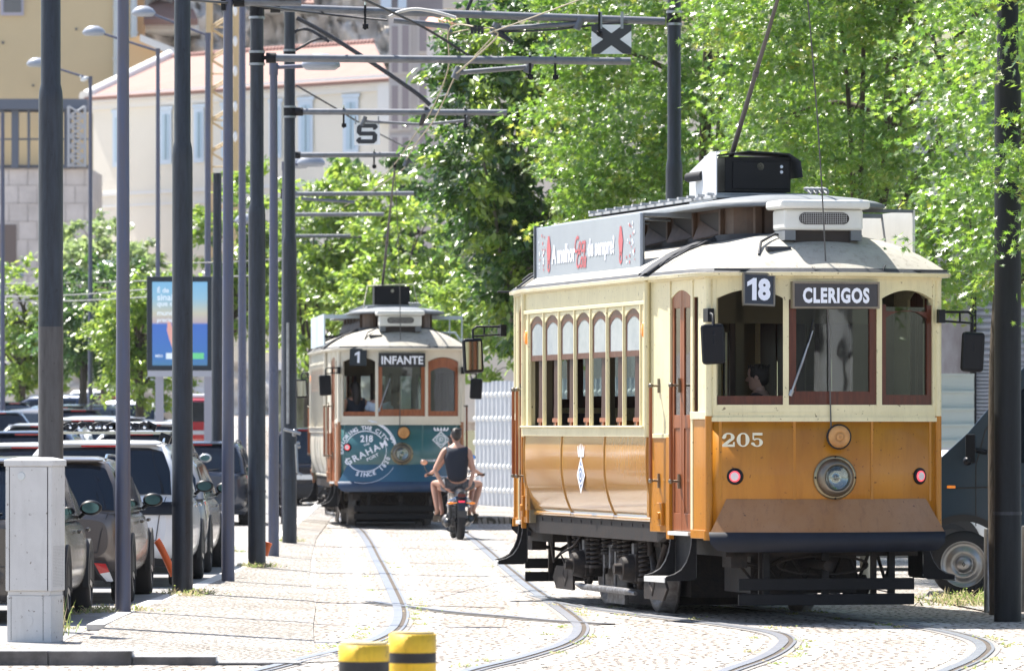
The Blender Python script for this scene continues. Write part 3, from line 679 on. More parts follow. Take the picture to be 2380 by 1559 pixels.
            l_ = MB(); l_.cbox((cx, e*(yo-0.0365), zc), (0.165, 0.004, 0.29), 0, (0, R(3*s), 0)); l_.build('mirror_glass', mirg, mo)
    # ---------- roof
    ol = outline(); ts = [1.0, 0.985, 0.95, 0.88, 0.8, 0.7, 0.6, 0.5, 0.42, 0.3, 0.15, 0.001]
    m = MB(); m.grid([[rpt(x, y, t) for x, y in ol] for t in ts], 0, True, close=True)
    m.grid([[(x, y, ROOF_Z-0.03) for x, y in ol], [(x*1.004, y*1.002, ROOF_Z) for x, y in ol]], 1, True, close=True)
    m.add([(x*0.999, y*0.999, ROOF_Z-0.03) for x, y in ol], [tuple(range(len(ol)))], 1)
    m.grid([[rpt(x, y, t, 0.004) for x, y in ol] for t in (0.995, 0.965)], 2, True, close=True)
    rf = m.build('roof', [rooft, up, tar], T)
    # tarred bands arching over the joint with the platforms, cables, small roof fittings
    for e in (-1, 1):
        for s in (-1, 1):
            m = MB(); rows = []
            for t in (1.0, 0.9, 0.8, 0.7, 0.6, 0.5, 0.42):
                rows.append([rpt(s*1.30, e*2.42, t, 0.012), rpt(s*1.30, e*2.42, t, 0.035), rpt(s*1.27, e*2.62, t, 0.035), rpt(s*1.27, e*2.62, t, 0.012)])
            m.grid(rows, 0, True)
            m.tube([rpt(s*1.27, e*2.75, 0.93-0.06*i, 0.03 + 0.012*math.sin(i*2.1)) for i in range(9)], 0.014, 6); m.tube([rpt(s*1.27, e*2.8, 0.9-0.06*i, 0.025 + 0.01*math.sin(i*2.9)) for i in range(8)], 0.010, 6)
            m.build('roof_band', tar, rf)
        m = MB(); m.tube([rpt(-0.75, e*4.3, 0.84, 0.02), rpt(-0.74, e*4.2, 0.77, 0.09), rpt(-0.6, e*4.1, 0.66, 0.10), rpt(-0.35, e*4.1, 0.63, 0.06), rpt(-0.3, e*4.2, 0.70, 0.09), rpt(-0.27, e*4.2, 0.76, 0.02)], 0.013, 6)
        m.cbox(rpt(-0.55, e*4.3, 0.80, 0.045), (0.22, 0.07, 0.04)); m.tube([rpt(-0.22, e*4.4, 0.985, 0.04), rpt(-0.2, e*4.45, 1.0, 0.02), rpt(0.45, e*4.4, 1.0, 0.02), rpt(0.48, e*4.4, 0.985, 0.05), rpt(0.52, e*4.3, 0.97, 0.04)], 0.008, 6)
        m.tube([rpt(x/5*1.1, e*4.3, 0.985, 0.01) for x in range(-5, 6)], 0.012, 6)
        m.build('roof_cabling', tar, rf)
    # clerestory
    def mon(hw, y1, n=10):       # plan of the monitor: rectangle with rounded ends
        P = []
        for e in (-1, 1):
            for i in range(n+1):
                a = PI*i/n; P.append((-e*hw*math.cos(a) if e > 0 else -hw*math.cos(a), e*(y1 - 0.55 + 0.55*math.sin(a))))
            if e < 0: pass
        # order: front arc left->right, rear arc right->left
        A = [(-hw*math.cos(PI*i/n), -(y1-0.55+0.55*math.sin(PI*i/n))) for i in range(n+1)]
        B = [(hw*math.cos(PI*i/n), (y1-0.55+0.55*math.sin(PI*i/n))) for i in range(n+1)]
        return A + B
    P0 = mon(0.60, 3.45)
    m = MB(); m.grid([[(x, y, z) for x, y in P0] for z in (3.40, 3.77)], 0, False, close=True)
    P1 = mon(0.66, 3.55); m.grid([[(x, y, z) for x, y in P1] for z in (3.40, 3.52)], 1, True, close=True)
    cl = m.build('clerestory', [monwood, tar], T)
    for s in (-1, 1):
        for k in range(6):
            m = MB(); a = -2.8 + k*0.95; m.box(*sorted((s*0.601, s*0.606)), a, a+0.78, 3.53, 3.74, 0)
            m.add([(s*0.608, a+0.05, 3.54), (s*0.70, a+0.05, 3.50), (s*0.70, a+0.7, 3.50), (s*0.625, a+0.7, 3.68), (s*0.608, a+0.7, 3.68)], [(0, 1, 2, 3)], 1)
            m.box(*sorted((s*0.60, s*0.64)), a-0.06, a+0.002, 3.50, 3.76, 1)
            m.build('clerestory_window', [inter, monwood], cl)
    for u in (-0.42, 0.42): m = MB(); m.box(u-0.03, u+0.03, -3.38, -3.30, 3.5, 3.77, 0); m.build('clerestory_post', monwood, cl)
    P2 = mon(0.84, 3.68, 14)
    m = MB(); zz = [(1.0, 3.765), (1.0, 3.795), (0.9, 3.825), (0.7, 3.855), (0.4, 3.88), (0.02, 3.89)]
    m.grid([[(x*t, (max(-3, min(3, y)) + (y-max(-3, min(3, y)))*t), z) for x, y in P2] for t, z in zz], 0, True, close=True)
    m.add([(x, y, 3.765) for x, y in P2], [tuple(range(len(P2)))], 0)
    m.build('monitor_roof', monroof, cl)
    m = MB(); m.box(-0.45, 0.45, -2.0, 2.9, 3.90, 3.925)
    for k in range(14): m.box(-0.5, 0.5, -1.9 + k*0.35, -1.83 + k*0.35, 3.925, 3.95)
    m.build('roof_walkway', mat('walk_boards', (0.42, 0.43, 0.44), 0.7, var=0.3), T)
    # fan box
    for e in ((-1,)):
        m = MB(); m.box(-0.37, 0.37, -4.06, -3.66, 3.53, 3.72); m.box(-0.42, 0.42, -4.12, -3.6, 3.72, 3.80); 
        fb = m.build('fan_box', fanw, T, bevel=0.025)
        m = MB(); m.box(-0.36, -0.26, -4.04, -3.7, 3.44, 3.532); m.box(0.26, 0.36, -4.04, -3.7, 3.44, 3.532); m.box(-0.26, 0.26, -4.0, -3.72, 3.42, 3.531, 1); m.build('fan_box_foot', [monroof, inter], fb)
        m = MB(); pts = []
        for i in range(24):
            a = 2*PI*i/24; pts.append((0.17*(1 if math.cos(a) > 0 else -1) + 0.065*math.cos(a), -4.064, 3.635 + 0.055*math.sin(a)))
        m.add(pts, [tuple(range(24))], 0)
        for i in range(22): 
            x = -0.225 + i*0.0205; hh = 0.05 if abs(x) < 0.18 else 0.035; m.box(x-0.002, x+0.002, -4.069, -4.066, 3.635-hh, 3.635+hh, 1)
        for j in range(6):
            z = 3.592 + j*0.017; m.box(-0.215, 0.215, -4.071, -4.067, z-0.0018, z+0.0018, 1)
        m.build('grille', [inter, mat('grille_wire', (0.4, 0.4, 0.4), 0.4, 0.5)], fb)
    # trolley box
    m = MB(); m.box(-0.32, 0.32, -1.86, -1.30, 3.96, 4.29, 0); m.box(-0.34, 0.34, -1.9, -1.26, 3.90, 3.945, 1); m.box(-0.25, 0.3, -1.88, -1.868, 3.99, 4.25, 0)
    tb = m.build('resistor_box', [black, monroof], T, bevel=0.012)
    if cfg['kind'] == 'o':
        m = MB(); cur = [(-0.41, 3.90), (-0.41, 4.24), (-0.34, 4.31), (-0.10, 4.34), (0.28, 4.32), (0.39, 4.25), (0.41, 4.1)]
        m.grid([[(x, y, z) for x, z in cur[2:]] for y in (-1.95, -1.2)], 1, True)
        m.add([(-0.43, y, z) for y, z in ((-1.97, 3.89), (-1.97, 4.33), (-1.75, 4.34), (-1.0, 4.18), (-1.0, 3.87))], [(0, 1, 2, 3, 4)], 0); m.add([(-0.43, -1.97, 4.33), (-0.33, -1.97, 4.345), (-0.33, -1.5, 4.345), (-0.43, -1.5, 4.30)], [(0, 1, 2, 3)], 0)
        cv = m.build('box_cover', [mat('cover_sheet', (0.62, 0.64, 0.66), 0.45, var=0.1), tar], tb, solid=0.008)
        m = MB(); m.cyl((-0.42, -1.45, 4.13), (-0.5, -1.2, 4.12), 0.045); m.cyl((0.02, -1.866, 4.2), (0.02, -1.88, 4.2), 0.035, mi=1)
        m.cyl((0.12, -1.866, 4.18), (0.12, -1.875, 4.18), 0.012, mi=1); m.box(0.2, 0.25, -1.876, -1.868, 4.06, 4.24, 1)
        for z in (4.2, 4.15): m.ell((0.225, -1.88, z), (0.016, 0.01, 0.016), 10, 6, 2)
        m.build('box_fittings', [rubber, creamlet, signwht], tb)
    else:
        m = MB(); m.cyl((0.0, -1.866, 4.2), (0.0, -1.88, 4.2), 0.03); m.tube([(-0.5, -1.5, 3.88), (-0.42, -1.5, 4.3), (0.4, -1.5, 4.33), (0.5, -1.5, 3.88)], 0.01); m.build('box_fittings', creamlet, tb)
    # pole and rope
    tip = cfg['tip']; m = MB(); b0 = Vector((-0.15, -1.45, 4.30))
    m.tube([b0, b0.lerp(Vector(tip), 0.4), tip], [0.026, 0.022, 0.014], 8); m.cyl(b0.lerp(Vector(tip), 0.36), b0.lerp(Vector(tip), 0.38), 0.03); m.build('trolley_pole', mat('pole_wood', (0.10, 0.085, 0.08), 0.5, var=0.3), T)
    m = MB(); m.cbox(Vector(tip)+Vector((0, 0, 0.05)), (0.05, 0.12, 0.1)); m.build('trolley_shoe', dkmetal, T)
    m = MB(); e0 = Vector((-0.04, -4.42, 1.72)); tv = Vector(tip)
    m.tube([tv.lerp(e0, i/10) + Vector((0.05*math.sin(PI*i/10), 0, 0)) for i in range(11)], 0.007, 5); m.build('trolley_rope', mat('rope', (0.10, 0.095, 0.09), 0.8), T)
    m = MB(); 
    for i in range(4): m.tube([(0.28+0.05*i+0.03*math.cos(a), -2.6+0.08*math.sin(a), 3.92+0.05*abs(math.sin(a*0.5))) for a in [2*PI*k/12 for k in range(13)]], 0.012, 6)
    m.build('coiled_cable', mat('cable_grey', (0.25, 0.26, 0.28), 0.6), T)
    # ad boards
    if cfg['kind'] == 'o':
        m = MB(); m.box(-1.13, -1.10, -1.82, 2.35, 3.20, 3.76); ab = m.build('advert_board', adface, T, bevel=0.006)
        m = MB(); fn = lambda u, z: (-1.135, -u, z)
        text_mb(m, 'A melhor', fn, 1, 0.03, 0.98, 1, x=-1.18, y=3.47, h=0.19); text_mb(m, 'de sempre?', fn, 1, 0.03, 0.98, 1, x=0.34, y=3.47, h=0.23)
        text_mb(m, 'Coca', fn, 1, 0.02, 0.95, 0, shear=0.4, x=-0.52, y=3.54, h=0.17); text_mb(m, 'Cola', fn, 1, 0.02, 0.95, 0, shear=0.4, x=-0.47, y=3.39, h=0.17)
        for ux in (-1.80, 1.10):
            m.add([fn(ux-0.05, 3.40), fn(ux+0.05, 3.40), fn(ux+0.09, 3.52), fn(ux+0.03, 3.66), fn(ux-0.03, 3.66), fn(ux-0.08, 3.52)], [(0, 1, 2, 3, 4, 5)], 0)
            m.grid([[fn(ux+r*math.cos(a), 3.36+r*math.sin(a)) for a in [2*PI*i/12 for i in range(13)]] for r in (0.03, 0.06)], 0)
        for i in range(46):
            sgn = random.choice((-1, 1)); ux = random.uniform(-2.22, -1.95) if sgn < 0 else random.uniform(1.3, 1.65); zz_ = random.uniform(3.27, 3.68); r = random.uniform(0.008, 0.022)
            m.add([fn(ux+r*math.cos(a), zz_+r*math.sin(a)) for a in [2*PI*k/8 for k in range(8)]], [tuple(range(8))], random.choice((0, 1)))
        m.build('advert_print', [adred, signwht], ab)
        m = MB(); m.box(-1.15, -1.08, 2.36, 2.385, 3.18, 3.78); m.build('advert_frame', monroof, ab)
        for y in (-1.8, -1.0, -0.2, 0.6, 1.4, 2.2): m = MB(); m.tube([(-1.10, y, 3.74), (-0.62, y, 3.72)], 0.012); m.tube([(-1.10, y, 3.25), (-0.95, y, 3.24)], 0.012); m.box(-1.098, -1.085, y-0.015, y+0.015, 3.18, 3.75); m.build('board_strut', monroof, ab)
        m = MB(); m.box(-1.1, -0.62, -1.83, -1.80, 3.73, 3.76); m.build('advert_frame', monroof, ab)
        m = MB(); m.box(1.16, 1.185, -3.0, 0.9, 3.22, 3.76); m.box(0.7, 1.18, -2.05, -2.0, 3.72, 3.76, 1); m.box(0.66, 1.16, -3.02, -2.98, 3.735, 3.765, 1); ab2 = m.build('advert_board', [fanw, monroof], T)
    else:
        m = MB(); m.box(-1.24, -1.215, -2.2, 2.2, 3.22, 3.78, 0); m.box(-1.22, -0.6, -2.21, -2.18, 3.70, 3.77, 0); m.box(-1.22, -0.95, -2.21, -2.18, 3.36, 3.40, 1); m.build('advert_board', [mat('board_pale_blue', (0.5, 0.58, 0.62), 0.4), dkmetal], T)
        m = MB(); m.box(1.20, 1.22, -2.2, 2.2, 3.26, 3.76, 1) if False else None
        m.box(0.6, 1.22, -2.21, -2.18, 3.68, 3.75, 0); m.tube([(1.22, -2.2, 3.22), (1.22, -2.2, 3.78)], 0.014); m.tube([(0.8, -2.2, 3.45), (1.1, -2.2, 3.45), (1.2, -2.2, 3.3)], 0.018); m.tube([(1.0, -2.2, 3.3), (1.0, -2.2, 3.7)], 0.012)
        m.build('advert_frame', [mat('board_pale_blue', (0.5, 0.58, 0.62), 0.4), dkmetal], T)
    # ---------- signs on the front
    S = surf(FR, 0.0)
    m = MB(); slab(m, FR, -0.395, 0.395, 2.83, 3.05, 0.012, 0.06, 1, 0); 
    p0, n0 = FR(0.0); yb = -(bow(0.395)+0.075)
    sg = MB(); sg.box(-0.40, 0.40, yb-0.012, yb+0.03, 2.83, 3.05, 0)
    for a in ((-0.405, 0.405, 3.045, 3.06), (-0.405, 0.405, 2.82, 2.835)): sg.box(a[0], a[1], yb-0.02, yb+0.03, a[2], a[3], 1)
    for a in (-0.405, 0.39): sg.box(a, a+0.015, yb-0.02, yb+0.03, 2.835, 3.045, 1)
    yb = -(bow(0)+0.02)
    sg = MB(); sg.box(-0.395, 0.395, yb-0.03, yb+0.03, 2.83, 3.045, 0)
    for a in ((-0.405, 0.405, 3.04, 3.058), (-0.405, 0.405, 2.818, 2.835)): sg.box(a[0], a[1], yb-0.038, yb+0.03, a[2], a[3], 1)
    for a in (-0.405, 0.387): sg.box(a, a+0.018, yb-0.038, yb+0.03, 2.835, 3.04, 1)
    so_ = sg.build('destination_sign', [signblk, bronze if cfg['kind'] == 'o' else signblk], T)
    t = MB(); fn = lambda u, z: (u, yb-0.0325, z)
    if cfg['kind'] == 'o': text_mb(t, 'CLERIGOS', fn, 1, 0.045, 0.70, x=0.0, y=2.935, h=0.14, sp=1.12)
    else: text_mb(t, 'INFANTE', fn, 1, 0.03, 0.92, x=0.0, y=2.935, h=0.145, sp=1.02)
    t.build('lettering', signwht, so_)
    # route number
    rs = MB(); ux = -0.70 if cfg['kind'] == 'o' else -0.76; y2 = -(bow(ux)+0.125)
    rsM = Matrix.Translation((ux, y2, 2.985)) @ Matrix.Rotation(R(2), 4, 'Y') @ Matrix.Rotation(R(-6), 4, 'X')
    rs.box(-0.14, 0.14, -0.02, 0.02, -0.14, 0.14, 0, rsM)
    for q in ((-0.145, 0.145, 0.13, 0.148), (-0.145, 0.145, -0.148, -0.13)): rs.box(q[0], q[1], -0.028, 0.02, q[2], q[3], 1, rsM)
    for q in (-0.148, 0.132): rs.box(q, q+0.016, -0.028, 0.02, -0.13, 0.13, 1, rsM)
    rs.box(-0.02, 0.02, 0.02, 0.1, 0.08, 0.12, 1, rsM)
    ro = rs.build('route_sign', [signblk, bronze if cfg['kind'] == 'o' else signblk], T)
    t = MB(); fn = lambda u, z: tuple(rsM @ Vector((u, -0.0225, z)))
    
    def one(x0): t.add([fn(x0, -0.10), fn(x0+0.042, -0.10), fn(x0+0.042, 0.10), fn(x0+0.012, 0.10), fn(x0-0.045, 0.062), fn(x0-0.045, 0.022), fn(x0, 0.045)], [(0, 1, 2, 3, 4, 5, 6)])
    if cfg['kind'] == 'o': one(-0.065); text_mb(t, '8', fn, 1, 0.05, 0.86, h=0.20, x=0.048)
    else: one(-0.015)
    t.build('lettering', signwht, ro)
    # markings on the dash
    t = MB(); fn = surf(FR, 0.007)
    if cfg['kind'] == 'o':
        # slab-serif fleet number built from strokes
        def glyph(ch, x0, w_, z0, h_):
            bw = w_*0.30
            def q(a, b, c, d): t.add([fn(x0+a*w_, z0+b*h_), fn(x0+c*w_, z0+b*h_), fn(x0+c*w_, z0+d*h_), fn(x0+a*w_, z0+d*h_)], [(0, 1, 2, 3)])
            def arcs(cx, cz, rx, rz, a0, a1, th0, th1, n=18):
                A, B = [], []
                for i in range(n+1):
                    a = R(a0 + (a1-a0)*i/n); th = th0 + (th1-th0)*abs(math.cos(a))
                    A.append(fn(x0+(cx+rx*math.cos(a))*w_, z0+(cz+rz*math.sin(a))*h_)); B.append(fn(x0+(cx+(rx-th)*math.cos(a))*w_, z0+(cz+(rz-th0)*math.sin(a))*h_))
                t.grid([A, B])
            if ch == '0': arcs(0.5, 0.5, 0.5, 0.5, 0, 360, 0.09, 0.30, 28)
            if ch == '2':
                arcs(0.5, 0.68, 0.46, 0.32, -35, 185, 0.10, 0.28)
                t.add([fn(x0+0.86*w_, z0+0.50*h_), fn(x0+0.60*w_, z0+0.58*h_), fn(x0+0.02*w_, z0+0.16*h_), fn(x0+0.02*w_, z0), fn(x0+0.22*w_, z0+0.05*h_)], [(0, 1, 2, 3, 4)])
                q(0.02, 0.0, 0.95, 0.17); q(0.84, 0.0, 0.98, 0.34); arcs(0.14, 0.66, 0.14, 0.10, 0, 360, 0.099, 0.139, 12)
            if ch == '5':
                q(0.12, 0.82, 0.9, 1.0); q(0.12, 0.5, 0.24, 0.9); arcs(0.48, 0.31, 0.46, 0.31, -160, 140, 0.10, 0.28); arcs(0.14, 0.22, 0.14, 0.10, 0, 360, 0.099, 0.139, 12)
        for i, ch in enumerate('205'): glyph(ch, -0.965 + i*0.118, 0.105, 1.585, 0.125)
        t.build('fleet_number', creamlet, T)
    else:
        cx, cz = -0.625, 1.35
        def fn(u, z, add=0.007):
            p, n = FR(u); o = add if z > 1.118 else 0.003 + (1.118-z)/0.298*0.122 + 0.012
            q = p + n*o; return (q.x, q.y, z)
        ring = lambda r0, r1, a0, a1, mi=0: t.grid([[fn(cx+r*math.cos(a), cz+r*math.sin(a)) for a in [R(a0+(a1-a0)*i/40) for i in range(41)]] for r in (r0, r1)], mi)
        ring(0.53, 0.545, 5, 85); ring(0.50, 0.525, 10, 80); ring(0.345, 0.36, 40, 175); ring(0.345, 0.36, 200, 350); ring(0.352, 0.36, -10, 18); ring(0.55, 0.556, 255, 330)
        text_ring(t, 'EXPLORING THE CITY', fn, cx, cz, 0.405, R(184), R(34), 0.092, off=0.003)
        text_ring(t, 'SINCE 1820', fn, cx, cz, 0.41, R(254), R(342), 0.098, True, off=0.003)
        text_mb(t, '218', fn, 1, 0.03, 0.9, x=cx+0.02, y=cz+0.22, h=0.12)
        text_mb(t, "GRAHAM'S", fn, 1, 0.02, 1.1, x=cx+0.075, y=cz+0.01, h=0.118, rot=R(27), sp=1.22)
        text_mb(t, 'W&J', fn, 1, 0.02, 1.0, x=cx+0.02, y=cz+0.115, h=0.05, rot=R(27)); text_mb(t, 'PORT', fn, 1, 0.015, 1.2, x=cx+0.12, y=cz-0.10, h=0.055, rot=R(27))
        text_mb(t, "GRAHAM'S", fn, 1, 0.005, 1.0, x=0.48, y=1.19, h=0.045)
        t.build('dash_lettering', signwht, T)
        t = MB(); cx, cz = 0.69, 1.55
        P = [(0, -0.15), (0.16, 0), (0, 0.15), (-0.16, 0)]
        t.add([fn(cx+a, cz+b) for a, b in P], [(0, 1, 2, 3)], 0); fn2 = surf(FR, 0.010); t.add([fn2(cx+a*0.86, cz+b*0.86) for a, b in P], [(0, 1, 2, 3)], 1); fn3 = surf(FR, 0.013)
        t.grid([[fn3(cx+r*math.cos(a), cz+r*math.sin(a)) for a in [2*PI*i/20 for i in range(21)]] for r in (0.075, 0.088)], 0)
        text_mb(t, 'JD', fn3, 1, 0.01, 0.8, x=cx, y=cz, h=0.09)
        for i in range(-2, 3): t.add([fn3(cx+0.045*i-0.022, cz+0.155), fn3(cx+0.045*i+0.022, cz+0.155), fn3(cx+0.06*i+0.018, cz+0.19), fn3(cx+0.062*i, cz+0.225), fn3(cx+0.06*i-0.018, cz+0.19)], [(0, 1, 2, 3, 4)], 0)
        t.build('crest', [signwht, mat('crest_teal', (0.22, 0.33, 0.36), 0.5)], T)
    # ---------- inside
    m = MB()
    m.box(-1.02, 1.02, -4.1, 3.4, 0.74, 0.80, 0)                     # floor
    for e in (-1, 1):                                              # bulkheads with a doorway
        for x0, x1 in ((-1.18, -0.95), (0.95, 1.18), (-0.38, -0.30), (0.30, 0.38)): m.box(x0, x1, *sorted((e*2.40, e*2.45)), 0.8, 3.1, 1)
        m.box(-0.95, -0.38, *sorted((e*2.40, e*2.44)), 0.8, 1.9, 0); m.box(0.38, 0.95, *sorted((e*2.40, e*2.44)), 0.8, 1.9, 0)
        m.box(-1.18, 1.18, *sorted((e*2.40, e*2.45)), 2.72, 3.1, 1)
        m.box(-0.95, -0.9, *sorted((e*2.41, e*2.44)), 1.9, 2.72, 2); m.box(-0.43, -0.38, *sorted((e*2.41, e*2.44)), 1.9, 2.72, 2); m.box(0.38, 0.43, *sorted((e*2.41, e*2.44)), 1.9, 2.72, 2)
    m.box(-1.02, 1.02, -4.0, 3.3, 3.06, 3.09, 0)
    for s in (-1, 1): m.box(*sorted((s*1.03, s*1.06)), -2.4, 2.4, 0.8, 1.74, 0)
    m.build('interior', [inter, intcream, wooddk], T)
    m = MB()
    for s in (-1, 1):
        for k in range(6):
            y = -2.0 + k*0.75; m.box(*sorted((s*0.42, s*1.1)), y, y+0.4, 1.15, 1.25); m.box(*sorted((s*0.42, s*1.1)), y+0.36, y+0.41, 1.25, 1.75)
    m.build('seat', wooddk, T)
    m = MB(); m.cyl((-0.55, -3.75, 0.8), (-0.55, -3.75, 1.75), 0.13); m.cyl((-0.55, -3.75, 1.75), (-0.55, -3.75, 1.80), 0.17); m.tube([(-0.55, -3.75, 1.82), (-0.4, -3.85, 1.84)], 0.015, mi=1); m.tube([(0.1, -3.9, 0.8), (0.1, -3.9, 1.9)], 0.025, mi=1)
    for x in (-0.5, -0.3, -0.15): m.tube([(x + 0.07*math.cos(a), -3.95, 2.0+0.045*math.sin(a)) for a in [PI*i/10 for i in range(11)]], 0.008, 6, 1)
    m.build('controller', [inter, bronze], T)
    # ---------- truck
    m = MB(); m.box(-1.12, 1.12, -2.42, 2.42, 0.70, 0.885, 0)
    for s in (-1, 1):
        for k in range(12): m.box(*sorted((s*1.12, s*1.128)), -2.3 + k*0.4, -2.26 + k*0.4, 0.83, 0.86)
        for e in (-1, 1): m.prism([(e*2.42, 0.92), (e*2.72, 0.80), (e*2.72, 0.76), (e*2.42, 0.70)][::(1 if e > 0 else -1)], *sorted((s*1.06, s*1.12)))
    m.build('sole_bar', iron, T, bevel=0.006)
    ax = 0.98
    m = MB()
    for s in (-1, 1):
        m.box(*sorted((s*0.84, s*0.93)), -0.75, 0.75, 0.42, 0.58, 0); m.box(*sorted((s*0.86, s*0.90)), -1.7, 1.7, 0.64, 0.70, 1)
        for yy0 in (-ax, ax):
            m.box(*sorted((s*0.82, s*0.99)), yy0-0.14, yy0+0.14, 0.30, 0.56, 0); m.cyl((s*0.94, yy0, 0.42), (s*1.10, yy0, 0.42), 0.15, 0.11, 18, 0); m.cyl((s*1.10, yy0, 0.42), (s*1.17, yy0, 0.42), 0.055, 0.05, 12, 1)
            for dy in (-0.24, 0.24): m.tube([(s*0.93, yy0+dy*1.4, 0.68), (s*0.93, yy0+dy*0.9, 0.5), (s*0.93, yy0+dy*0.6, 0.36), (s*0.93, yy0+dy*0.2, 0.24)], 0.03, 8, 1); m.cyl((s*0.93, yy0+dy*1.9, 0.55), (s*0.93, yy0+dy*1.9, 0.72), 0.03, 0.03, 8, 1)
            m.box(*sorted((s*0.95, s*0.985)), yy0-0.045, yy0+0.045, 0.50, 0.66, 2)
        for e in (-1, 1):
            m.tube([(s*0.9, e*1.35, 0.66), (s*0.92, e*1.55, 0.42), (s*0.92, e*1.62, 0.36)], 0.035, 8, 1); m.tube([(s*0.9, e*1.9, 0.68), (s*0.92, e*1.62, 0.36)], 0.03, 8, 1)
            m.tube([(s*0.95, e*1.75, 0.42), (s*0.97, e*1.8, 0.3), (s*0.97, e*1.72, 0.2), (s*0.97, e*1.62, 0.28), (s*0.95, e*1.62, 0.42)], 0.028, 8, 1)
            m.prism([(e*1.4, 0.15), (e*2.1, 0.15), (e*2.25, 0.26), (e*2.1, 0.38), (e*1.4, 0.38)][::(1 if e > 0 else -1)], *sorted((s*0.96, s*0.985)), None, 0)
        for yy0 in (-0.22, 0.0, 0.22): m.box(*sorted((s*0.93, s*0.965)), yy0-0.03, yy0+0.03, 0.40, 0.62, 2)
        m.box(*sorted((s*0.93, s*0.96)), -0.3, 0.3, 0.60, 0.63, 2); m.box(*sorted((s*0.95, s*0.97)), -0.24, 0.24, 0.22, 0.235, 2)
        for yy0 in (-0.24, 0.22): m.box(*sorted((s*0.95, s*0.97)), yy0, yy0+0.02, 0.23, 0.42, 2)
        m.box(*sorted((s*0.86, s*0.9)), -0.34, 0.34, 0.06, 0.20, 2)
        m.tube([(s*1.0, -1.15, 0.19), (s*1.0, -0.8, 0.20), (s*1.0, 0.95, 0.20), (s*1.0, 1.2, 0.22)], [0.018, 0.035, 0.032, 0.016], 10, 2)
        m.tube([(s*1.17, ax, 0.43), (s*1.2, ax+0.05, 0.52), (s*1.1, ax-0.1, 0.6), (s*1.06, ax-0.2, 0.7)], 0.012, 6, 0)
    m.cyl((-0.8, -ax, 0.38), (0.8, -ax, 0.38), 0.06); m.cyl((-0.8, ax, 0.38), (0.8, ax, 0.38), 0.06)
    m.box(-0.55, 0.55, -1.5, 1.5, 0.16, 0.72, 0); m.box(-0.7, 0.7, -0.6, 0.6, 0.06, 0.2, 0)
    m.build('truck_frame', [iron, iron, ironlt], T, bevel=0.006)
    for s in (-1, 1):
        for yy0 in (-ax, ax):
            m = MB(); M = Matrix.Translation((s*0.69, yy0, 0.36)) @ Matrix.Rotation(R(90)*s, 4, 'Y')
            m.lathe([(0.0, 0.05), (0.10, 0.06), (0.11, 0.03), (0.26, 0.02), (0.29, 0.06), (0.345, 0.06), (0.35, -0.05), (0.385, -0.055), (0.385, -0.08), (0.0, -0.08)], M, 36, 0); m.build('wheel', mat('tram_wheel_steel', (0.26, 0.25, 0.24), 0.5, 0.3, col2=(0.12, 0.10, 0.09), vscale=8), T)
        for yy0, zz0, z1, r in ((-1.32, 0.34, 0.74, 0.055), (-0.72, 0.52, 0.74, 0.06), (-0.52, 0.42, 0.74, 0.06), (-0.28, 0.60, 0.72, 0.05), (0.12, 0.56, 0.70, 0.05), (0.52, 0.42, 0.74, 0.065), (0.72, 0.42, 0.74, 0.06), (1.32, 0.34, 0.74, 0.055)):
            m = MB(); nn = 70; turns = max(4, (z1-zz0)/0.045)
            m.tube([(s*0.95 + r*math.cos(2*PI*turns*i/nn), yy0 + r*math.sin(2*PI*turns*i/nn), zz0 + (z1-zz0)*i/nn) for i in range(nn+1)], 0.013, 6)
            m.cyl((s*0.95, yy0, zz0-0.03), (s*0.95, yy0, zz0), r+0.02, n=12); m.cyl((s*0.95, yy0, z1), (s*0.95, yy0, z1+0.03), r+0.02, n=12); m.build('coil_spring', iron, T)
    return T

t205 = make_tram(dict(kind='o', label='orange and cream vintage tram number 205 with CLERIGOS sign and route 18', loc=(1.88, 55.13, 0), rz=R(13.2), low=orange, up=cream, side=ochre_side_sheen, plat=orange, dash=orange, plate=plateor, bump=mat('bumper_black', (0.009, 0.011, 0.02), 0.5, spec=0.3, var=0.3), sash=wood, crest=True, route='18', tip=(-0.26, -4.2, 6.28)))
t218 = make_tram(dict(kind='t', label='teal and cream vintage tram number 218 with INFANTE sign behind the motorbike', loc=(-2.30, 103.4, 0), rz=R(5.0), low=teal, up=creamw, side=creamw, plat=brownp, dash=teal, plate=blueplate, bump=mat('bumper_blue', (0.015, 0.045, 0.11), 0.5, var=0.3), sash=woodlt, crest=False, route='1', tip=(-0.1, -4.0, 6.3)))
# ================================================================ POLES, ARMS, WIRES
def dark_pole(x, Y, joint, top, label, clamps=(), r=0.107, pm=None, low=None):
    X = (x-1190)*Y/F
    t = thing('tram_pole', label, 'pole', (X, Y, 0), 0, 'dark overhead line poles')
    m = MB(); ru = r*0.80
    m.tube([(0,0,-0.05),(0,0,0.98),(0,0,0.985),(0,0,joint-0.14),(0,0,joint-0.06),(0.0,0,joint),(0,0,top)], [r*1.02, r*1.01, r, r*0.985, r*0.93, ru, ru*0.95], 22)
    m.build('shaft', pm or polemat, t)
    if low: m = MB(); m.tube([(0,0,1.0),(0,0,low)], r*1.004, 22); m.build('repainted_lower_shaft', polegr, t)
    m = MB(); m.cyl((0,0,0.965),(0,0,0.995), r*1.05, n=22); m.build('joint_ring', polemat, t)
    for z in clamps:
        m = MB(); m.cyl((0,0,z-0.09),(0,0,z-0.06), ru+0.014, n=18); m.cyl((0,0,z+0.06),(0,0,z+0.09), ru+0.014, n=18); m.cyl((0,0,z-0.06),(0,0,z+0.06), ru+0.006, n=18, mi=1); m.build('clamp', [steel, dkmetal], t)
    return t
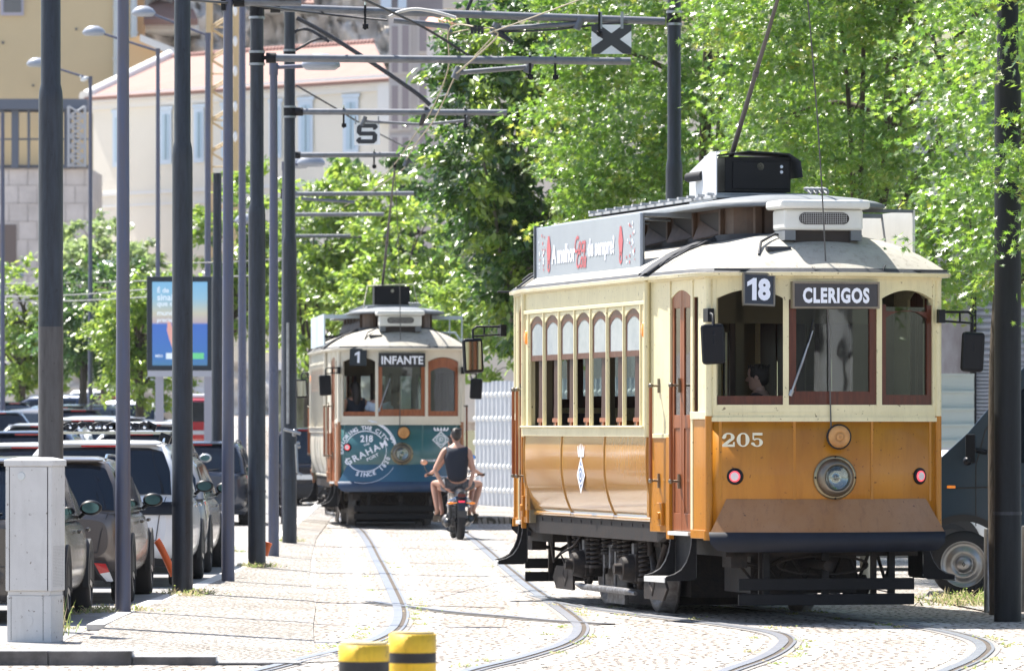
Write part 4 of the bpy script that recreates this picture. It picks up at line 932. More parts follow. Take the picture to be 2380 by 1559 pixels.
dark_pole(118, 48.8, 4.70, 8.2, 'dark overhead line pole rising right behind the grey utility cabinet', (7.4,), low=2.62)
dark_pole(424, 58.6, 4.70, 8.2, 'dark overhead line pole beside the white car with weeds round its foot', (7.3,))
dark_pole(597, 69.7, 4.50, 6.98, 'dark overhead line pole carrying the long arm that runs left of the X sign', (6.28, 6.85))
dark_pole(673, 84.8, 4.62, 7.95, 'dark overhead line pole carrying the winding gear, just left of the teal tram', (6.46, 7.3))
dark_pole(1567, 70.0, 5.06, 8.6, 'dark overhead line pole behind the orange tram, next to the X sign', (6.79,))
dark_pole(2342, 51.6, 5.0, 9.0, 'thick dark overhead line pole at the right edge beside the van', (), 0.122, pm=poledk)
for x, Y in ((671, 97), (674, 112.8), (505, 106), (672, 125), (675, 138)):
    dark_pole(x, Y, 4.6, 6.5 if x == 505 else 6.9, {97: 'dark pole mostly hidden behind the pole with winding gear', 112.8: 'distant dark pole carrying a thin arm beyond the teal tram', 106: 'short dark pole beside the pale pylon slab', 125: 'distant dark pole far behind, third arm from the bottom', 138: 'farthest dark overhead line pole behind the tree on the left of the teal tram'}[Y])
# winding gear on pole 673
t = thing('winding_gear', 'small steel wire tensioner with handle clamped to the dark pole left of the teal tram', 'winder', tuple(at(676, 1000, 84.65)))
m = MB(); 
for i in range(5): m.ell((random.uniform(-0.06,0.12), -0.05, random.uniform(-0.25,0.15)), (0.03,0.03,0.03), 8, 6)
m.cyl((-0.1,-0.1,0.02),(0.15,-0.1,-0.05),0.025); m.tube([(-0.04,-0.11,1.6),(-0.04,-0.11,0.1)],0.02); m.tube([(0.08,-0.11,-0.2),(0.1,-0.11,-0.62),(0.17,-0.11,-0.66)],0.02); m.build('tensioner', steel, t)

def lamp_head(mb, c, s=1, L=0.52, k=1.0):
    x, y, z = c
    prof = [(0.0, 0.10), (0.10, 0.095), (0.2, 0.06), (0.26, 0.01), (0.265, -0.02), (0.2, -0.05), (0.0, -0.055)]
    M = Matrix.Translation((x, y, z)) @ Matrix.Diagonal((L/0.53*k, 0.6*k, 1.0*k, 1))
    mb.lathe([(r, h*1.5) for r, h in prof][::-1], M, 20, 1)
def lamp_pole(x, Y, top, label, armdx=0.45, heads=True, r=0.07, side=1, rise=0.0, group='slim grey street lamp posts'):
    X = (x-1190)*Y/F; z0 = hgt(X, Y)
    t = thing('street_lamp', label, 'street lamp', (X, Y, z0), 0, group)
    m = MB(); 
    n = 8
    m.tube([(0,0,0),(0,0,1.0),(0,0,top-z0)], [r*1.05, r, r*0.72], 12 if r > 0.06 else 8); m.cyl((0,0,0),(0,0,0.02), r*1.3, n=12); m.build('post', lampmat, t)
    if heads:
        m = MB(); m.tube([(0,0,top-z0-0.04),(side*armdx,0,top-z0-0.02+rise)], 0.028); m.cyl((0,0,top-z0-0.14),(0,0,top-z0+0.02), r*0.85); m.build('arm', lampmat, t)
        m = MB(); lamp_head(m, (side*(armdx+0.18),0,top-z0+rise)); m.build('lamp_head', [lampmat, mat('lamp_head_paint', (0.30,0.32,0.36), 0.35, 0.2)], t)
    return t
lamp_pole(286, 52.6, 6.6, 'slim grey lamp post standing between the silver-brown car and the pavement weeds')
lamp_pole(530, 63.4, 6.6, 'second slim grey lamp post on the pavement, in front of the pylon slab')
lamp_pole(636, 75.9, 6.6, 'slim grey lamp post with its oval lamp head seen just under the second arm')
lamp_pole(662, 104, 6.6, 'slim grey lamp post with its head just right of the winding gear pole', armdx=0.3)
lamp_pole(563, 116, 10.5, 'tall pale lamp post beyond the blue-grey hatchback', armdx=1.5, side=-1, heads=False, r=0.09)
lamp_pole(483, 122, 10.2, 'tall lamp post just right of the advert panel, arm reaching left', armdx=1.2, side=-1, rise=0.45, r=0.08, group='tall far street lamps')
lamp_pole(367, 127, 10.2, 'tall lamp post behind the lit advert panel with long arm to the left', armdx=1.25, side=-1, rise=0.38, r=0.06, group='tall far street lamps')
lamp_pole(210, 137, 10.2, 'tall lamp post with a gull on its arm in front of the yellow building', armdx=1.1, side=-1, rise=0.32, r=0.06, group='tall far street lamps')
lamp_pole(6, 131, 9.0, 'tall lamp post cut by the left edge of the picture', armdx=1.1, side=-1, heads=False, r=0.06, group='tall far street lamps')
for x, y, Y, px in ((247, 618, 150, 208), (36, 641, 160, 8), (572, 512, 128, 530), (688, 383, 111, 672)):
    p = at(x, y, Y); t = thing('lamp_head', {247: 'small white lamp head at the edge of the tree left of the advert panel', 36: 'small white lamp head at the far left in front of the trees', 572: 'tiny white lamp head between two posts', 688: 'oval lamp head lower down beside the winding gear pole'}[x], 'lamp', tuple(p))
    m = MB(); lamp_head(m, (0,0,0)); m.tube([(0,0,0),((px-x)*Y/F,0,-0.04)], 0.025); m.build('lamp_body', [lampmat, mat('lamp_head_paint', (0.30,0.32,0.36), 0.35, 0.2)], t)
# gulls
gullw = mat('gull_white', (0.75,0.75,0.74), 0.7); gullg = mat('gull_grey', (0.35,0.37,0.4), 0.7)
for x, y, Y, l in ((91, 150, 137, 'white gull perched on the lamp head in front of the yellow building'), (196, 184, 137, 'white gull standing on the bend of the lamp arm')):
    p = at(x, y, Y); m = MB(); m.ell((0,0,0),(0.10,0.06,0.06),12,8,0,(0,R(-20),0)); m.ell((-0.09,0,0.07),(0.035,0.032,0.035),10,8,0); m.ell((0.04,0,0.015),(0.11,0.05,0.04),10,8,1,(0,R(-8),0)); m.cyl((-0.12,0,0.07),(-0.16,0,0.06),0.01,0.003,6,1); m.cyl((0,0.015,-0.05),(0,0.015,-0.1),0.005,mi=1)
    o = m.build('gull', [gullw, gullg], None, loc=p); tag(o, l, 'bird', 'gulls on the lamp')

armm = mat('arm_pipe', (0.17,0.18,0.2), 0.45, 0.4, var=0.25, vscale=10)
def arm(p0, p1, label, r=0.045, extras=True, hang=()):
    p0 = Vector(p0); p1 = Vector(p1)
    t = thing('bracket_arm', label, 'bracket arm', tuple(p0), 0, 'horizontal arms of the overhead line')
    d = p1 - p0; m = MB(); m.tube([(0,0,0), tuple(d)], r, 12); m.build('pipe', armm, t)
    m = MB(); m.cyl((-0.06,0,0),(0.06,0,0), r*1.35, n=12); m.cyl((-0.16,0,0),(-0.05,0,0), r*0.5); m.box(-0.2,-0.15,-0.06,0.06,-0.1,0.1); m.build('bracket', dkmetal, t)
    for u in hang:
        q = d*u; m = MB(); m.box(q.x-0.014,q.x+0.014,-0.03,0.03,q.z-0.24,q.z+0.06); m.cyl((q.x,0,q.z+r),(q.x,0,q.z+r+0.05),0.012,mi=1); m.cyl((q.x-0.03,0,q.z-0.2),(q.x+0.04,0,q.z-0.2),0.03); m.build('hanger', [dkmetal, chrome], t)
    return t
PA = lambda x, y, Y: at(x, y, Y)
arm(PA(640, 18, 69.6), PA(1545, 50, 70), 'long horizontal pipe across the top between two poles, holding the X sign', 0.048, hang=(0.23, 0.83))
arm(PA(556, 4, 63.4), PA(700, 6, 63.4), 'short thick grey pipe at the top left edge, on the slim lamp post', 0.045)
arm(PA(630, 135, 69.7), PA(1466, 143, 69.7), 'long horizontal arm just under the X sign, second from the top', 0.048, hang=(0.72, 0.79))
arm(PA(695, 260, 84.8), PA(1178, 262, 84.8), 'horizontal arm above the S sign', 0.047, hang=(0.215, 0.80))
arm(PA(690, 361, 97), PA(1035, 359, 97), 'horizontal arm just below the S sign', 0.045, hang=(0.52,))
for x1, y, Y, l in ((962, 450, 112.8, 'thin distant arm in front of the far trees, above the lamp glow'), (892, 498, 125, 'thin distant arm, second lowest over the far trees'), (897, 548, 138, 'lowest thin distant arm over the far trees')):
    arm(PA(676, y+1, Y), PA(x1, y, Y), l, 0.045)
def rod(pts, r, label, m_=armm, name='registration_rod', cat='rod', ends=False, group='thin rods and fittings of the overhead line'):
    o0 = Vector(pts[0]); m = MB(); m.tube([tuple(Vector(p)-o0) for p in pts], r, 8)
    if ends:
        for p in (pts[0], pts[-1]): q = Vector(p)-o0; m.cyl(q-Vector((0.03,0,0.07)), q+Vector((0.03,0,0.07)), r*1.5)
    o = m.build(name, m_, None, loc=o0); tag(o, label, cat, group); return o
rod([PA(915,48,69.9), PA(1042,62,69.9), PA(1046,76,69.9)], 0.035, 'short grey rod hanging below the long top pipe on the left side', ends=False)
rod([PA(1150,68,69.9), PA(1345,56,69.9)], 0.032, 'short grey rod between the top pipe and the X sign', ends=True)
rod([PA(1062,170,69.9), PA(1230,156,69.9)], 0.032, 'short sloping rod under the second arm', ends=True)
rod([PA(845,282,84.9), PA(985,290,84.9), PA(1085,280,84.9)], 0.022, 'thin rod carrying the S sign', ends=True)
rod([PA(945,378,97), PA(1040,369,97)], 0.03, 'short sloping rod under the fourth arm', ends=True)
rod([PA(700,462,112.8), PA(825,470,112.8)], 0.03, 'thin rod in front of the far trees')
wirem = mat('copper_wire', (0.34,0.29,0.19), 0.5, 0.3); blackw = mat('black_cable', (0.025,0.025,0.03), 0.6)
def wire(pts, r, label, m_=wirem, name='overhead_wire', k=6): return rod(crom([Vector(p) for p in pts], k), r, label, m_, name, 'wire', group='overhead wires')
wire([PA(1060,172,69.9), PA(1010,276,78), PA(970,330,84.8), PA(944,372,97), PA(938,392,100.5), PA(870,440,112.8), PA(800,480,125)], 0.009, 'tan contact wire looping down in front of the dark green tree, right strand')
wire([PA(1100,62,66), PA(1062,58,68), PA(1041,80,69.9), PA(1041,162,73), PA(1000,262,82), PA(965,312,90), PA(925,372,97), PA(880,420,112)], 0.009, 'tan contact wire looping down in front of the dark green tree, left strand')
wire([PA(1041,80,69.9), PA(1085,70,69.9), PA(1120,66,69.9), PA(1150,78,69.9), PA(1062,172,74)], 0.008, 'tan wire curving under the top pipe to the second arm')
wire([PA(1060,172,69.9), PA(1152,90,66), PA(1145,72,65)], 0.010, 'tan wire rising to the right under the top pipe')
wire([PA(1130,80,66), PA(1280,25,60), PA(1420,-30,55), PA(1800,-190,51)], 0.008, 'tan contact wire climbing right towards the pole of the orange tram')
wire([PA(905,40,68), PA(930,28,68), PA(965,22,68), PA(1010,28,68), PA(1060,42,68)], 0.02, 'pale thick hose arching over the top pipe', mat('pale_hose', (0.55,0.53,0.5), 0.6))
wire([PA(690,42,84.8), PA(760,80,84.8), PA(870,150,84.8), PA(965,215,84.8), PA(1000,245,84.8)], 0.033, 'thick black cable sagging diagonally from the dark pole to the third arm', blackw)
wire([PA(672,105,84.8), PA(686,75,84.8), PA(718,70,84.8), PA(765,98,84.8)], 0.022, 'black cable loop leaving the pole top', blackw)
wire([PA(672,125,84.8), PA(700,110,84.8), PA(730,94,84.8), PA(760,90,84.8)], 0.02, 'second black cable loop near the pole top', blackw)
wire([PA(992,250,84.8), PA(985,268,84.8), PA(978,290,84.9)], 0.035, 'black cable end dropping onto the third arm', blackw)
wire([PA(440,0,60), PA(600,14,66), PA(760,34,69.8), PA(900,48,69.8)], 0.014, 'thin dark stay wire just under the top pipe on the left', blackw)
wire([PA(1005,150,75), PA(1100,130,70), PA(1018,100,70)], 0.001, 'hair thin stay end on the second arm', blackw) if False else None
wire([PA(836,-5,66), PA(980,62,69), PA(1090,130,69.9)], 0.016, 'thin dark stay crossing diagonally from the top to the second arm', blackw)
wire([PA(690,200,84.8), PA(785,255,90), PA(860,300,97), PA(960,352,110), PA(975,365,112)], 0.014, 'thin dark stay wire falling behind the S sign', blackw)
wire([PA(1150,75,69.9), PA(1280,70,69.9), PA(1410,56,69.9), PA(1460,54,69.9)], 0.013, 'thin dark stay wire passing in front of the X sign', blackw)
for i, (a, b) in enumerate((((0,690,150),(345,672,120)), ((0,700,150),(345,690,122)), ((380,612,120),(690,598,118)), ((0,660,155),(590,640,118)))):
    wire([PA(*a), PA((a[0]+b[0])/2, (a[1]+b[1])/2+4, (a[2]+b[2])/2), PA(*b)], 0.014, ['faint wire across the left trees, highest at the left edge', 'faint wire across the left trees, lowest one', 'faint wire between the advert panel and the pole row', 'faint long wire crossing the left trees behind the panel'][i], mat('faint_wire', (0.2,0.2,0.2), 0.6))
m = MB()
for dx in (-8, 0, 8, 16): m.cbox(tuple(PA(1105+dx, 69+abs(dx)*0.1, 69.9)-PA(1105, 69, 69.9)), (0.035,0.06,0.1))
m.tube([(0.0,0,0),(-0.08,0,0.05),(-0.12,0,0.2),(-0.05,0,0.36),(-0.02,0,0.5)],0.022); o = m.build('wire_junction', blackw, None, loc=PA(1105,69,69.9)); tag(o, 'black clamp cluster joining wires beneath the long top pipe', 'wire clamp')
m = MB(); m.tube([(0,0,0),(0.05,0,-0.06),(0.12,0,-0.1),(0.26,0,-0.2)],[0.04,0.05,0.04,0.02]); o = m.build('wire_junction', blackw, None, loc=PA(1143,62,69.9)); tag(o, 'curved black insulator horn under the top pipe, left of the X sign', 'wire clamp')

# X and S signs
t = thing('tram_sign', 'white square sign with a black X hanging from the long top pipe', 'sign', tuple(at(1421, 92, 69.85)))
hw, hh = 46.5*69.85/F, 34*69.85/F
m = MB(); m.box(-hw, hw, 0, 0.012, -hh, hh); m.build('plate', white, t)
m = MB(); b = 0.068
for s in (1, -1):
    yy_ = -0.003 - 0.002*(s > 0); m.add([(s*(-hw), yy_, hh), (s*(-hw+0.10), yy_, hh), (s*hw, yy_, -hh+0.075), (s*hw, yy_, -hh), (s*(hw-0.10), yy_, -hh), (s*(-hw), yy_, hh-0.075)], [(0,1,2,3,4,5)])
m.build('cross_mark', signblk, t)
m = MB(); 
for x in (-0.13, 0.13): m = MB(); m.box(x-0.018, x+0.018, -0.009, 0.03, hh-0.05, hh+0.16); m.build('hook', steel, t)
t = thing('tram_sign', 'white square sign with a black letter S hanging above the teal tram', 'sign', tuple(at(853, 311, 84.9)))
hw, hh = 30*84.9/F, 26*84.9/F
m = MB(); m.box(-hw, hw, 0, 0.012, -hh, hh); m.build('plate', white, t, rot=(0, R(-2), 0))
m = MB(); sw, sh, st_ = 0.155, 0.148, 0.062
def sbar(x0, x1, z0, z1, c=0.0, side=0):
    P = [(x0 + (c if side < 0 else 0), z0), (x1 - (c if side > 0 else 0), z0), (x1, z0 + (c if side > 0 else 0)), (x1, z1 - (c if side > 0 else 0)), (x1 - (c if side > 0 else 0), z1), (x0 + (c if side < 0 else 0), z1), (x0, z1 - (c if side < 0 else 0)), (x0, z0 + (c if side < 0 else 0))]
    m.add([(u + 0.06*z, -0.006, z) for u, z in P], [tuple(range(8))])
sbar(-sw*0.55, sw*0.55, sh-st_, sh); sbar(-sw*0.6, sw*0.6, -st_/2, st_/2); sbar(-sw*0.55, sw*0.55, -sh, -sh+st_)
sbar(-sw, -sw*0.55, -st_/2, sh, 0.045, -1); sbar(sw*0.55, sw, -sh, st_/2, 0.045, 1); sbar(sw*0.55, sw, sh-st_-0.03, sh, 0.035, 1); sbar(-sw, -sw*0.55, -sh, -sh+st_+0.03, 0.035, -1)
m.build('letter', signblk, t)
m = MB(); 
for x in (-0.17, 0.17): m = MB(); m.box(x-0.01, x+0.01, -0.004, 0.02, hh-0.03, hh+0.09); m.build('hook', steel, t)

# ================================================================ STREET FURNITURE
cabm = mat('cabinet_grey', (0.60,0.585,0.57), 0.55, var=0.08, vscale=4, bump=0.05, dirt=0.09)
cY = gY(1493); c0 = gp(78, 1493)
t = thing('utility_cabinet', 'tall light grey utility cabinet on the pavement at the lower left', 'cabinet', (c0.x, c0.y+0.17, 0), R(-14))
kpx = cY/F; hW = 0.195
m = MB(); m.box(-0.19, 0.19, -0.16, 0.16, 0.0, 0.385); m.box(-0.185, 0.185, -0.155, 0.155, 0.385, 0.42); m.build('plinth', cabm, t, bevel=0.006)
m = MB(); m.cyl((-0.02,-0.161,0.18),(-0.02,-0.163,0.18),0.055,n=28); m.box(-0.155,-0.152,-0.1615,-0.16,0.02,0.38,1); m.box(0.12,0.123,-0.1615,-0.16,0.02,0.38,1); m.build('plinth_cover', [cabm, dkmetal], t)
m = MB(); m.box(-0.20, 0.20, -0.17, 0.17, 0.42, 1.44); m.build('body', cabm, t, bevel=0.008)
m = MB(); m.box(-0.160, 0.160, -0.174, -0.171, 0.43, 1.43); m.build('door', cabm, t)
m = MB(); m.box(-0.167,-0.161,-0.1715,-0.1702,0.425,1.435); m.box(0.161,0.167,-0.1715,-0.1702,0.425,1.435); m.build('gap', dkmetal, t); m = MB()
for z in [0.46+0.012*i for i in range(28)]: m.box(0.2002,0.2012,-0.14,0.14,z,z+0.004)
m.build('vent_slots', mat('vent_shade', (0.42,0.41,0.40), 0.6), t)
m = MB(); m.cyl((-0.06,-0.174,1.36),(-0.06,-0.182,1.36),0.033,0.030,28); m.build('lock', mat('lock_grey', (0.58,0.6,0.6), 0.4), t)
m = MB(); m.add([(-0.21,-0.18,1.44),(0.21,-0.18,1.44),(0.21,0.18,1.44),(-0.21,0.18,1.44),(-0.21,-0.18,1.49),(0.21,-0.18,1.49),(0.21,0.18,1.49),(-0.21,0.18,1.49),(-0.12,-0.1,1.512),(0.12,-0.1,1.512),(0.12,0.1,1.512),(-0.12,0.1,1.512)], [(0,3,2,1),(0,1,5,4),(1,2,6,5),(2,3,7,6),(3,0,4,7),(4,5,9,8),(5,6,10,9),(6,7,11,10),(7,4,8,11),(8,9,10,11)]); m.build('lid', cabm, t, bevel=0.006)

yel = mat('yellow_paint', (0.80,0.52,0.02), 0.5, col2=(0.66,0.40,0.02), vscale=7, bump=0.2, dirt=0.3); blk = mat('black_band', (0.025,0.025,0.028), 0.6, var=0.4, vscale=12, bump=0.2)
for x, ytop, w_, bands, Y, l in ((846, 1497, 118, ((0, 38, 0), (38, 110, 1), (110, 170, 0), (170, 400, 1)), 30.0, 'shorter yellow and black banded post at the bottom, left one of the pair'), (959, 1472, 110, ((0, 43, 0), (43, 67, 1), (67, 125, 0), (125, 160, 1), (160, 400, 0)), 30.5, 'taller yellow and black banded post at the bottom, right one of the pair')):
    p = at(x, ytop, Y); r = w_/2*Y/F; t = thing('striped_post', l, 'bollard', (p.x, p.y, 0), 0, 'yellow and black posts'); kp = Y/F
    m = MB()
    for a, b, mi in bands:
        z1 = p.z - a*kp; z0 = max(0, p.z - b*kp)
        if z0 < z1: m.cyl((0,0,z0),(0,0,z1), r, n=32, mi=mi, caps=False)
    m.add([(r*math.cos(2*PI*i/32), r*math.sin(2*PI*i/32), p.z) for i in range(32)], [tuple(range(32))], 0)
    m.build('post', [yel, blk], t, recalc=True)
    m = MB(); m.cyl((0,0,p.z-0.004),(0,0,p.z+0.012), r*0.93, r*0.90, 32); m.build('cap', mat('post_top', (0.45,0.38,0.2), 0.8, var=0.3, vscale=20), t)
for x, yb, h, l in ((2296, 1423, 0.80, 'short round steel bollard beside the right hand pole and the van wheel'), (2383, 1425, 0.83, 'steel bollard cut by the right edge of the picture')):
    p = gp(x, yb); m = MB(); m.tube([(0,0,-0.02),(0,0,h-0.01),(0,0,h)], [0.037,0.037,0.030], 20); o = m.build('bollard', steel, None, loc=p); tag(o, l, 'bollard', 'round steel bollards')
# far bollards right of tram
for x, yb in ((2012, 1432),): 
    p = gp(x, 1400); m = MB(); m.cyl((0,0,0),(0,0,0.55),0.06,n=14); o = m.build('bollard', mat('stone_post', (0.5,0.48,0.42), 0.8, var=0.2), None, loc=p); tag(o, 'pale stone post glimpsed under the front of the orange tram', 'bollard')
# orange corrugated hose by the white car
m = MB(); P = [at(364+ (404-364)*i/40, 1255 + 82*(i/40)**1.15, 60.6) for i in range(41)]; o0 = P[-1].copy()
m.tube([tuple(p - o0) for p in P], [0.036 + 0.005*(i % 2) for i in range(41)], 12); o = m.build('corrugated_pipe', mat('orange_plastic', (0.62,0.11,0.02), 0.5), None, loc=o0); tag(o, 'orange corrugated plastic pipe leaning between the dark pole and the white car', 'pipe')
m = MB(); m.tube([(0,0,0),(0.03,0,0.1),(0.05,0,0.16)],[0.05,0.05,0.055],10); o = m.build('corrugated_pipe', mat('orange_plastic', (0.62,0.11,0.02), 0.5), None, loc=at(614,1290,69.9)); tag(o, 'orange pipe stub poking out beside the third dark pole', 'pipe')

# advert panel + pylon
Y = 118.0; p = at(418, 1000, Y); z0 = hgt(p.x, Y); kp = Y/F
t = thing('advert_panel', 'black framed lit advert panel on two posts showing a blue sea picture', 'advert panel', (p.x, Y, z0))
zz = lambda y: at(0, y, Y).z - z0
xx = lambda x: (x-418)*kp
m = MB(); m.box(xx(341), xx(494), 0, 0.22, zz(861), zz(642)); m.build('frame', mat('panel_black', (0.012,0.02,0.03), 0.35), t, bevel=0.02)
m = MB(); m.box(xx(343), xx(494), 0.02, 0.2, zz(875), zz(861)); m.build('base_strip', mat('strip_grey', (0.42,0.42,0.46), 0.5), t)
for x in (370, 484): m = MB(); m.box(xx(x-9), xx(x+9), 0.05, 0.2, -0.1, zz(875)); m.build('leg', mat('leg_grey', (0.33,0.32,0.36), 0.6), t)
def grad(name, stops, lo, hi, e=0.9):
    m = bpy.data.materials.new(name); m.use_nodes = True; n = m.node_tree.nodes; l = m.node_tree.links; b = n['Principled BSDF']
    tc = n.new('ShaderNodeTexCoord'); sp = n.new('ShaderNodeSeparateXYZ'); l.new(tc.outputs['Object'], sp.inputs[0]); mr = n.new('ShaderNodeMapRange'); mr.inputs[1].default_value = lo; mr.inputs[2].default_value = hi; l.new(sp.outputs[2], mr.inputs[0])
    rp = n.new('ShaderNodeValToRGB'); l.new(mr.outputs[0], rp.inputs[0]); el = rp.color_ramp.elements
    while len(el) < len(stops): el.new(0.5)
    for i, (q, c) in enumerate(stops): el[i].position = q; el[i].color = (*c, 1)
    l.new(rp.outputs[0], b.inputs['Base Color']); l.new(rp.outputs[0], b.inputs['Emission Color']); b.inputs['Emission Strength'].default_value = e; b.inputs['Roughness'].default_value = 0.2
    return m
scr = grad('poster_screen', [(0.0, (0.06,0.17,0.30)), (0.12, (0.05,0.15,0.38)), (0.49, (0.05,0.13,0.42)), (0.515, (0.40,0.32,0.34)), (0.62, (0.46,0.44,0.33)), (0.8, (0.24,0.42,0.52)), (1.0, (0.17,0.38,0.56))], zz(849), zz(655), 0.18)
m = MB(); m.box(xx(354), xx(482), -0.012, 0.0, zz(849), zz(655)); m.build('screen', scr, t)
m = MB()
fn = lambda u, z: (u, -0.016, z)
for i, s in enumerate(('É de', 'sinais', 'que o', 'mundo', 'precisa')): text_mb(m, s, fn, 1, 0.02, 1.0, align='LEFT', x=xx(365), y=zz(673+18*i), h=(0.13 if i in (0, 1) else 0.11))
text_mb(m, 'MEO', fn, 1, 0.02, 1.0, align='LEFT', x=xx(361), y=zz(827), h=0.055)
m.box(xx(386), xx(420), -0.016, -0.013, zz(834), zz(820))
m.box(xx(440), xx(474), -0.016, -0.013, zz(834), zz(820), 1)
m.add([fn(xx(390), zz(745)), fn(xx(398), zz(752)), fn(xx(404), zz(775)), fn(xx(402), zz(812)), fn(xx(394), zz(790)), fn(xx(388), zz(768))], [(0,1,2,3,4,5)], 2)
m.build('poster_print', [mat('poster_white', (0.6,0.66,0.7), 0.5, emit=((0.6,0.66,0.7), 0.2)), mat('poster_green', (0.15,0.5,0.22), 0.5, emit=((0.1,0.5,0.2), 0.2)), mat('poster_pink', (0.6,0.3,0.25), 0.5, emit=((0.6,0.3,0.25), 0.2))], t)
Y = 150; p = at(506, 1045, Y); z0 = hgt(p.x, Y)
t = thing('pylon_slab', 'plain tall pale grey information pylon to the right of the advert panel', 'pylon', (p.x, Y, z0))
m = MB(); m.box(-0.16, 0.13, 0, 0.4, 0.1, at(0,720,Y).z-z0); m.build('slab', mat('slab_grey', (0.36,0.36,0.4), 0.6, var=0.06), t)
m = MB(); m.box(-0.38, -0.1, -0.3, 0.5, -0.2, 0.18); m.box(-0.09, 0.2, -0.3, 0.5, -0.2, 0.2); m.build('foot_block', mat('concrete_block', (0.5,0.49,0.47), 0.8), t)

# white corrugated fence
fence = thing('hoarding_fence', 'white corrugated metal hoarding between the two trams', 'fence', (-0.72, 121, 0.1), 0)
fm_ = mat('hoarding_white', (0.55,0.57,0.60), 0.5, var=0.12, vscale=3)
A = Vector((-0.72, 121, 0)); B = Vector((2.6, 108, 0)); d = (B-A); L = d.length; ang = math.atan2(d.y, d.x)
rows = [[], []]; n = int(L/0.06); 
for i in range(n+1):
    ph = i % 6; off = (0.0, 0.0, 0.03, 0.11, 0.11, 0.03)[ph]
    q = A + d*(i/n) + Vector((math.sin(ang), -math.cos(ang), 0))*off*1.0 - A
    rows[0].append((q.x, q.y, 0.0)); rows[1].append((q.x, q.y, 2.62 + 0.02*((i//24) % 2)))
m = MB(); m.grid(rows, 0, False); m.build('sheet', fm_, fence, solid=0.003)
m = MB()
for z in (0.35, 0.85, 1.35, 1.85, 2.35):
    for i in range(0, n, 6):
        q = A + d*((i+3.5)/n) + Vector((math.sin(ang), -math.cos(ang), 0))*0.12 - A; m.ell((q.x, q.y, z), (0.045, 0.04, 0.055), 8, 6)
m.build('boss', mat('boss_white', (0.82,0.82,0.8), 0.6), fence)
fence['kind'] = 'thing'; del fence['kind']
# ================================================================ CARS
carglass = mat('car_glass', (0.006,0.011,0.02), 0.05, spec=0.5)
carmir = mat('car_mirror_glass', (0.10,0.20,0.22), 0.08, 0.7)
tyre = mat('tyre', (0.018,0.018,0.02), 0.85, bump=0.3, bscale=60)
rim = mat('alloy_rim', (0.35,0.35,0.36), 0.3, 0.9)
plastic = mat('bumper_plastic', (0.02,0.02,0.022), 0.65)
tailred = mat('tail_red', (0.5,0.01,0.015), 0.15, coat=1.0)
tailwht = mat('tail_white', (0.6,0.6,0.6), 0.15, coat=1.0)
plate_m = mat('number_plate', (0.75,0.75,0.72), 0.5)
chromec = mat('car_chrome', (0.7,0.7,0.7), 0.1, 1.0)
def paint(name, col, metal=0.35, rough=0.22): return mat(name, tuple(c*0.8 for c in col) if max(col) < 0.5 else col, rough, metal, coat=0.5)
def lerp(a, b, t): return a+(b-a)*t
